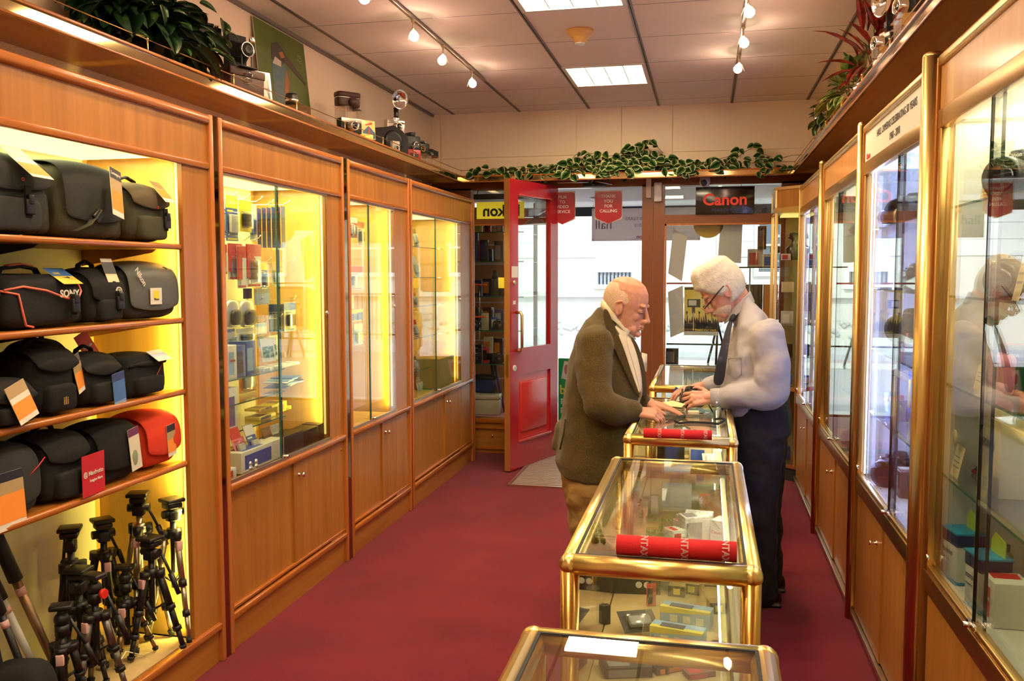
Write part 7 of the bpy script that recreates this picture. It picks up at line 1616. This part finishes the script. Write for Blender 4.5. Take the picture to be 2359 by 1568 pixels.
# ================================================================ inside the counters
dz = .5265; sz = .7415
def onp(x, y, z): p = pz(x, y, z); return (p.x, p.y, p.z)
c2 = [('black battery grip box with white pictograms, left of two in the second counter', 1350, 1352, .13, .10, .10, 'black', 'grey', .25), ('black box with white leaf pictograms, right of two in the second counter', 1465, 1345, .16, .11, .11, 'black', 'olive', .1)]
for l, x, y, w, d, h, c, a, r in c2:
    p = onp(x, y + 10, dz); t = carton(l, p, w, d, h, c, None, r); b = MB(); b.at((0, -d / 2 - .0005, h * .3), (PI / 2, 0, 0)); b.cyl((w * .05, 0, 0), (w * .05, 0, .001), .011, n=16); b.cyl((w * .22, 0, 0), (w * .22, 0, .001), .011, n=16); b.build('pictograms', cm('white'), t)
for k, (x, y) in enumerate(((1582, 1415), (1562, 1462))):
    p = onp(x, y, dz + (.03)); t = carton('%s long blue and yellow battery carton in the second counter' % ('rear' if k == 0 else 'front'), (p[0], p[1], dz + .0), .155, .055, .055, 'sky', None, -.22); b = MB(); b.poly([(-.077, .035), (.077, .050), (.077, .055), (-.077, .055)], .0006, 'y', -.0285); b.box(-.077, -.0275, .0552, .077, -.010, .0556); b.build('yellow_flash', cm('yellow'), t)
    b = MB()
    for j in range(3): b.box(-.045 + .04 * j, -.0283, .012, -.022 + .04 * j, -.0278, .034)
    b.build('pictogram_squares', cm('white'), t); b = MB(); b.box(-.05, -.018, .0558, .02, .010, .057, bev=.0); b.build('window', cm('navy'), t)
for k, (x, y, r) in enumerate(((1622, 1308, .3), (1595, 1350, -.2), (1560, 1355, -.1), (1640, 1332, .1), (1665, 1395, .25))):
    p = onp(x, y + 14, dz); t = carton('small black and gold battery box in the second counter, %s' % ('topmost of the loose pile', 'in the middle of the pile', 'left of the pile', 'against the lit back', 'nearest the right post')[k], (min(p[0], .045), p[1], dz + (.03 if k == 0 else 0)), .055, .045, .036, 'gold', None, r)
    b = MB(); b.box(-.0275, -.0232, .0, .0275, -.0226, .036); b.build('black_front', cm('black'), t); b = MB(); b.box(-.010, -.0238, .008, .012, -.0233, .028); b.build('yellow_square', cm('yellow'), t)
for k, (x, y, l) in enumerate(((1570, 1328, 'grey slotted carton with CE marking at the back of the pile'), (1600, 1322, 'second grey slotted carton behind the gold boxes'), (1548, 1338, 'grey label carton left of the slotted ones'))): p = onp(x, y + 16, dz); carton(l, p, .10, .06, .05, 'silver', 'grey', -.1)
p = onp(1460, 1450, dz); pack('black hang tab lens pack lying near the front left of the second counter', (p[0], p[1], dz + .06), .11, .09, 'black', 'black', 'grey', rot=.4, rx=-1.2); p = onp(1370, 1440, dz); carton('black OMRON style slim box leaning at the left glass', p, .10, .02, .06, 'black', 'white', .6)['label'] = 'slim black box with white print leaning at the left glass'
p = onp(1500, 1395, dz); carton('small red and black card on end in the second counter', p, .03, .01, .075, 'red', 'black', .2)
p = onp(1440, 1300, dz); 
for k, (x, y, z, w, d, h, c, a, r, l) in enumerate(((1610, 1190, .79, .09, .06, .035, 'white', 'silver', -.1, 'white carton lying across the top of the counter shelf pile'), (1598, 1215, sz, .085, .06, .085, 'white', 'grey', .4, 'white battery carton with green edge on the second counter shelf'), (1668, 1225, sz, .045, .06, .085, 'white', None, -.5, 'upright white carton by the lit back of the second counter'), (1572, 1205, sz, .045, .05, .055, 'white', 'red', .6, 'white and red carton left of the green edged one'), (1553, 1222, sz, .045, .05, .05, 'white', 'red', .7, 'white and red carton at the left end of the shelf pile'), (1578, 1190, sz, .045, .05, .05, 'white', 'red', .5, 'white and red carton behind the green edged one'), (1685, 1175, sz, .05, .04, .01, 'red', None, 0, 'flat red card behind the upright white carton'))):
    p = onp(x, y + 30 if z < .78 else y + 14, z); carton(l, (min(p[0], .055), p[1], z), w, d, h, c, a, r, text='Canon' if k in (0, 2) else None, size=.014)
# far deck goods seen through the foremost counter's glass
for k, (x, y, w, d, h, c, a, r, l) in enumerate(((1440, 1545, .13, .09, .03, 'black', 'grey', .3, 'black accessory pack on the counter deck, seen left through the foremost glass'), (1500, 1530, .12, .09, .035, 'black', 'brown', -.2, 'black accessory pack with brown print, seen through the foremost glass'), (1545, 1535, .13, .07, .02, 'black', 'orange', .6, 'black blister pack with orange stripe, seen through the foremost glass'), (1600, 1520, .10, .05, .015, 'black', 'silver', .7, 'slim black pack with silver print beside the orange striped one'), (1610, 1555, .08, .04, .015, 'brown', 'red', .5, 'dark red slim pack near the bottom edge, seen through foremost glass'))): p = onp(x, y, dz); carton(l, (p[0], p[1], dz), w, d, h, c, a, r)
p = onp(1665, 1535, dz); t = thing('lens_ring', 'black ring mount on the tan deck seen through the foremost counter', 'ring', (p[0] - .01, p[1], dz), .4); b = MB(); b.at((0, 0, .03), (PI / 2, 0, 0)); b.lathe([(.022, 0), (.030, 0), (.030, .010), (.022, .010), (.022, 0)], 22); b.build('ring', BLACK, t)
p = onp(1700, 1525, dz); t = thing('lens', 'short silver banded lens by the lit back, seen through the foremost counter', 'lens', (.045, p[1], dz)); b = MB(); b.lathe([(.024, 0), (.026, .01), (.026, .04), (.022, .05), (0, .045)], 20); b.build('barrel', BLACK, t); b = MB(); b.lathe([(.0265, .015), (.0272, .017), (.0272, .024), (.0265, .026)], 20); b.build('band', CHROME, t)
# third counter
sz3 = sz
for k, (x, y, w, d, h, c, a, r, l) in enumerate(((1545, 1060, .10, .09, .10, 'black', 'navy', .4, 'black camera carton in the third counter'), (1615, 1068, .10, .08, .09, 'cream', 'blue', -.1, 'cream and blue camera carton with bar code in the third counter'), (1660, 1055, .05, .06, .10, 'white', 'silver', .1, 'tall white label carton at the lit back of the third counter'))): p = onp(x, y, sz); carton(l, (min(p[0], .05), max(3.62, p[1]), sz), w, d, h, c, a, r)
t = thing('jar', 'small pink labelled jar between the cartons in the third counter', 'jar', (-.05, 3.68, sz)); b = MB(); b.lathe([(.018, 0), (.018, .04), (0, .04)], 16); b.build('jar', cm('cream'), t); b = MB(); b.at((0, 0, .04)).lathe([(.019, 0), (.019, .012), (0, .012)], 16); b.build('lid', cm('pink'), t)
for k, (x, y) in enumerate(((1655, 990), (1668, 965))):
    p = onp(x, y, sz); t = thing('leaflet', '%s printed cream price list leaning inside the third counter' % ('near' if k == 0 else 'far'), 'leaflet', (.04, 3.85 + .14 * k, sz + .02), (-1.2, 0, .1)); b = MB(); b.box(-.04, 0, 0, .04, .001, .13); b.build('sheet', cm('cream'), t); b = MB(); b.box(-.03, -.0008, .02, -.02, -.0002, .11); b.box(-.01, -.0008, .03, -.005, -.0002, .09); b.box(.012, -.0008, .03, .017, -.0002, .09); b.build('print', cm('grey'), t)

# ================================================================ on the counter tops
TOPZ = CZ - .003
REDF = mat('red_felt_roll', (.62, .012, .020), .8, bump=(500, .3))
def roll(label, x0, x1, y, r, curl=True):
    t = thing('strap_roll', label, 'roll', (x0, y, TOPZ + r), 0); L = x1 - x0
    b = MB(); n = 40; g = []
    for j in range(2):
        row = []
        for k in range(n + 1):
            a = 4.2 * PI * k / n; rr = r * (.35 + .65 * k / n); row.append(Vector((L * j, rr * math.cos(a), rr * math.sin(a))))
        g.append(row)
    b.sheet(g); o = b.build('rolled_sheet', REDF, t); so = o.modifiers.new('s', 'SOLIDIFY'); so.thickness = .0025; so.offset = 0
    b = MB(); b.cyl((.0005, 0, 0), (L - .0005, 0, 0), r * .985, n=32); b.build('outer_turn', REDF, t)
    for k in range(3):
        tb_ = MB(); tb_.text('PENTAX', r * .95, .0006, bold=.0006); xo = L * (.235 + .335 * k)
        for v in tb_.bm.verts:
            tx, ty, tz = v.co; a = PI * .62 - .0 + tx / r * .92; rr = r * 1.004 + tz; v.co = Vector((xo + ty, rr * -math.sin(a) if False else -rr * math.sin(a - 1.15), rr * math.cos(a - 1.15)))
        tb_.build('lettering', mat('roll_letter', (.62, .30, .30), .7), t)
    return t
a = pz(1420, 1262, TOPZ + .018); c_ = pz(1697, 1275, TOPZ + .018)
roll('larger red roll with reversed pale lettering, on the second glass counter', a.x, c_.x, a.y + .01, .0235)
a = pz(1482, 1003, TOPZ + .012); c_ = pz(1640, 1008, TOPZ + .012)
roll('smaller looking red roll with pale lettering at the front of the third counter', a.x, c_.x, a.y + .02, .0195)
# folded yellow cleaning cloth under the left hand
t = thing('cleaning_cloth', 'crumpled pale yellow cleaning cloth under the older mans hands', 'cloth', (0, 0, 0)); q = pz(1533, 948, TOPZ); random.seed(6)
for lay in range(3):
    g = []
    for i in range(15):
        row = []
        for j in range(10):
            u, v = i / 14 - .5, j / 9 - .5; z = TOPZ + .006 + .012 * lay + .006 * math.sin(9 * u + 2 * lay) * math.cos(7 * v + lay) + .030 * max(0, .5 - abs(u)) * (1 - abs(v)) + (.012 if lay == 2 and u > .1 else 0) * (1 - abs(2 * v))
            row.append(Vector((q.x + u * .17 + .01 * math.sin(6 * v + lay), q.y + v * .12 + .01 * math.sin(5 * u), max(TOPZ + .002, z))))
        g.append(row)
    b = MB(); b.sheet(g); o = b.build('cloth_fold', mat('yellow_cloth', (.72, .58, .28), .9, bump=(60, .5)), t); so = o.modifiers.new('s', 'SOLIDIFY'); so.thickness = .003; su = o.modifiers.new('u', 'SUBSURF'); su.levels = su.render_levels = 1
# hand-held camera and its strap
hp_ = px(1590, 912, 4.34)
t = dslr('black camera with neck strap held in the white haired mans hands', (hp_.x, hp_.y, hp_.z - .055), (.15, .25, PI - .9), .95, .05, .034)
pts = [px(1572, 895, 4.30), px(1568, 925, 4.28), px(1574, 950, 4.26), Vector((*pz(1578, 958, TOPZ + .003).xy, TOPZ + .004))]
b = MB(); b.tube(pts, .004, 8, flat=(.0045, .0018))
pts = [px(1632, 930, 4.30), px(1640, 945, 4.28), px(1647, 958, 4.25), Vector((*pz(1646, 968, TOPZ + .003).xy, TOPZ + .004))]
b.tube(pts, .004, 8, flat=(.0045, .0018)); b.build('strap_cord', BLACK, t)
q = lambda x, y, h=.004: Vector((*pz(x, y, TOPZ + h).xy, TOPZ + h))
b = MB(); b.tube([q(1577, 957), q(1557, 962, .010), q(1553, 969, .012), q(1565, 974, .008), q(1590, 972, .006), q(1625, 973, .006), q(1655, 976, .008), q(1672, 966, .014), q(1660, 963, .010), q(1645, 966, .006)], .01, 8, flat=(.0015, .0055)); o = b.build('neck_strap', BLACKM, t)
for o in t.children:
    if o.name.startswith(('strap_cord', 'neck_strap')): o.matrix_parent_inverse = Euler((.15, .25, PI - .9)).to_matrix().to_4x4().inverted() @ Matrix.Translation((-hp_.x, -hp_.y, -(hp_.z - .055)))
t = thing('battery_tray', 'small clear tray with a cream battery box on the third counter', 'tray', (*pz(1600, 957, TOPZ).xy, TOPZ), .1); b = MB(); b.box(-.05, -.03, 0, .05, .03, .008, bev=.003); b.build('tray', CLEARP, t); b = MB(); b.box(-.03, -.015, .008, .02, .015, .022, bev=.002); b.build('battery_box', cm('cream'), t)
t = thing('memory_card', 'tiny blue and silver card held in the farther hand', 'card', tuple(px(1560, 898, 4.46)), (0, .5, .3)); b = MB(); b.box(-.014, -.001, -.011, .014, .001, .011); b.build('card', cm('blue'), t); b = MB(); b.box(.002, -.0016, -.011, .014, -.001, -.004); b.build('contacts', CHROME, t)

# ================================================================ left shop window display (seen through the glass by the door)
for i, z in enumerate((.78, 1.09, 1.40, 1.72, 1.985)):
    b = MB(); b.box(-2.38, 7.86, z - .008, -1.62, 8.5, z); o = b.build('glass_shelf', GLASS); o.name = 'window_shelf'; tag(o, '%s glass shelf from the floor in the left window display' % ORD[i], 'shelf')
    b = MB(); b.box(-2.38, 7.855, z - .009, -1.62, 7.862, z + .001); b.build('glass_edge', GLASSE, o)
W_ = lambda x, y, Y=8.0: px(x, y, Y)
for k, (x, y0, y1, c, a, l, Y) in enumerate(((1091, 540, 605, 'navy', 'black', 'tall dark binocular carton at the left of the window display', 8.0), (1114, 555, 605, 'black', 'navy', 'dark carton right of the binocular carton', 8.05), (1100, 500, 528, 'yellow', 'olive', 'yellow carton on the top window shelf', 8.0), (1122, 508, 532, 'red', 'black', 'slim red carton on the top window shelf', 8.0), (1150, 508, 535, 'black', 'grey', 'black camera box on the top window shelf by the door', 8.0), (1150, 672, 695, 'black', 'orange', 'black carton with orange lettering beside the door edge', 8.0), (1138, 765, 793, 'blue', 'white', 'blue and white film carton in the window display', 8.0), (1100, 770, 800, 'black', None, 'pair of black cartons low in the window display', 8.0), (1118, 785, 818, 'red', 'black', 'black and red carton low in the window display', 8.05), (1158, 812, 828, 'yellow', 'red', 'small yellow film box beside the door', 8.0), (1146, 812, 828, 'yellow', 'red', 'small yellow film box left of the other', 8.0), (1095, 690, 740, 'black', None, 'black lens carton on the middle window shelf', 8.0), (1116, 700, 735, 'cream', None, 'cream carton on the middle window shelf', 8.1))):
    p = W_(x, y1, Y); q_ = W_(x, y0, Y); z = min((.30, .78, 1.09, 1.40, 1.72, 1.985), key=lambda s: abs(s - p.z)); carton(l, (p.x, Y + .03, z + .001), .075 if k < 3 else .06, .06, max(.05, q_.z - p.z), c, a, .1)
random.seed(31); SHN = {.301: 'floor', .781: 'lowest shelf', 1.091: 'second shelf', 1.401: 'third shelf', 1.721: 'fourth shelf'}
for zz in (.781, 1.091, 1.401, 1.721):
    for k in range(5):
        c = random.choice(('black', 'navy', 'brown', 'grey', 'red', 'cream')); x = -2.30 + .11 * k
        carton('%s box, %s along the back of the %s in the left shop window' % (c, ORD[k], SHN[zz]), (x, 8.38, zz), .09, .08, random.uniform(.12, .24), c, random.choice(('silver', 'orange', 'grey', 'gold')), random.uniform(-.2, .2))
t = thing('spotting_scope', 'tall dark green spotting scope standing on a window shelf', 'telescope', (W_(1140, 600).x, 8.0, 1.401)); b = MB(); b.lathe([(.035, 0), (.042, .01), (.040, .10), (.026, .15), (.026, .19), (.018, .20), (.018, .24), (0, .24)], 20); b.build('barrel', mat('scope_green', (.05, .055, .03), .45), t); b = MB(); b.lathe([(.0265, .16), (.029, .162), (.029, .178), (.0265, .18)], 20); b.build('focus_ring', BLACK, t)
t = thing('spotting_scope', 'shorter dark scope half hidden by the door edge', 'telescope', (W_(1158, 615).x, 8.0, 1.401)); b = MB(); b.lathe([(.032, 0), (.036, .01), (.034, .09), (.022, .12), (0, .12)], 20); b.build('barrel', BLACK, t)
for k, (x, z, c) in enumerate(((1096, 1.33 - .24 + .001, 0), (1096, .781 + .0, 0), (1150, 1.091, 0), (1148, .781, 0))):
    dslr('black camera on the %s of the left window display' % ('second shelf left', 'lowest shelf left', 'second shelf by the door', 'lowest shelf by the door')[k], (W_(x, 700).x, 7.98, z), (0, 0, .4), .9)
for k, (x, y) in enumerate(((1105, 657), (1105, 731))):
    p = W_(x, y, 7.95); t = thing('shelf_ring', '%s orange red shelf ring in the window display' % ('upper', 'lower')[k], 'stand', (p.x, 7.95, p.z)); b = MB(); b.lathe([(.0, 0), (.065, 0), (.068, .006), (.065, .012), (0, .012)], 24); b.build('disc', mat('orange_disc', (.80, .09, .02), .35), t); b = MB(); b.cyl((0, .0, -.25), (0, .0, 0), .004, n=6); b.build('rod', CHROME, t)
t = thing('folded_tripod', 'folded tripods leaning in the window display by the door', 'tripod', (W_(1150, 930).x, 8.05, .301)); t['label'] = 'grey and black tripod leaning in the window display by the door'
for k in range(3): MB().cyl((.03 * k - .03, .02 * k, 0), (.015 * k - .10, .02, .52), .012, n=8).build('leg', (BLACK, GRT, cm('navy'))[k], t)
b = MB(); b.box(-.13, -.01, .50, -.04, .05, .56, bev=.01); b.build('head', BLACK, t)
t = thing('tool_bag', 'blue and black canvas bag on the window display floor', 'bag', (W_(1113, 905).x, 8.1, .485), 0); b = MB(); b.superbox(.22, .16, .16, .4, 20, 10); b.build('bag_body', cm('navy'), t); b = MB(); b.superbox(.23, .17, .05, .4, 20, 6, z0=.12); b.build('lid', BLACK, t)
t = thing('metal_case', 'champagne coloured hard case on the window display floor', 'case', (W_(1118, 950).x, 7.98, .301), .1); b = MB(); b.box(-.15, -.10, 0, .15, .12, .14, bev=.01); b.build('lower_shell', mat('case_cream', (.55, .48, .36), .35), t); b = MB(); b.box(-.15, -.10, .142, .15, .12, .184, bev=.01); b.build('lid', mat('case_cream', (0, 0, 0)), t); b = MB(); b.cyl((.15, 0, .14), (.158, 0, .14), .014, n=12); b.build('latch', CHROME, t)
# ---- right shop window display
for k, (x, y0, y1, w, c, a, l, Y) in enumerate(((1740, 580, 622, .13, 'white', 'red', 'white and red carton on the high window shelf above the shopkeeper', 8.0), (1772, 592, 622, .10, 'silver', 'blue', 'silver carton with blue lettering on the high window shelf', 8.0), (1755, 526, 582, .07, 'black', 'brown', 'tall black backpack box on the high window shelf', 7.95))):
    p = W_(x, y1, Y); q_ = W_(x, y0, Y); carton(l, (p.x, Y + .03, 1.661 + (.15 if k == 2 else 0)), w, .08, (.155, .11, .20)[k], c, a, 0)
t = thing('cup_lens', 'dark zoom lens lying on the silver carton in the window', 'lens', (W_(1785, 585).x, 8.03, 1.81), (0, PI / 2, 0)); b = MB(); b.lathe([(.026, -.04), (.030, 0), (.026, .04), (0, .04)], 18); b.build('barrel', BLACK, t)
for k, (x, y0, w, c, l) in enumerate(((1735, 655, .16, 'black', 'dark printer shaped box behind the shopkeepers shoulder'), (1775, 655, .12, 'orange', 'orange brown carton behind the shopkeepers shoulder'), (1790, 690, .08, 'white', 'small white camera box behind the shopkeepers back'))): q_ = W_(x, y0, 8.2); carton(l, (q_.x, 8.2, 1.2), w, .12, max(.05, q_.z - 1.2), c, None, 0)
b = MB(); b.box(.22, 8.1, 1.19, 1.0, 8.5, 1.198); o = b.build('x', GLASS); o.name = 'window_shelf'; tag(o, 'middle glass shelf of the right window display, behind the shopkeeper', 'shelf')
carton('dark carton at the lower left of the right window below the black shelf', (W_(1548, 850).x, 8.0, .80), .11, .06, .14, 'black', 'grey', 0)
b = MB(); b.box(-.34, 7.9, .79, .62, 8.4, .799); o = b.build('x', GLASS); o.name = 'window_shelf'; tag(o, 'low glass shelf of the right window display, behind the farthest counter', 'shelf')
t = thing('tripod', 'black tripod standing in the right window behind the white haired man', 'tripod', (W_(1652, 850).x, 8.1, .80)); b = MB(); b.cyl((0, 0, .30), (0, 0, .42), .012, n=8); b.box(-.03, -.02, .40, .03, .02, .45, bev=.006); b.build('head', BLACK, t)
for k in range(3): a = 2.1 * k + .4; MB().cyl((0, 0, .36), (math.cos(a) * .10, math.sin(a) * .10, 0), .010, n=8).build('leg', BLACK, t)
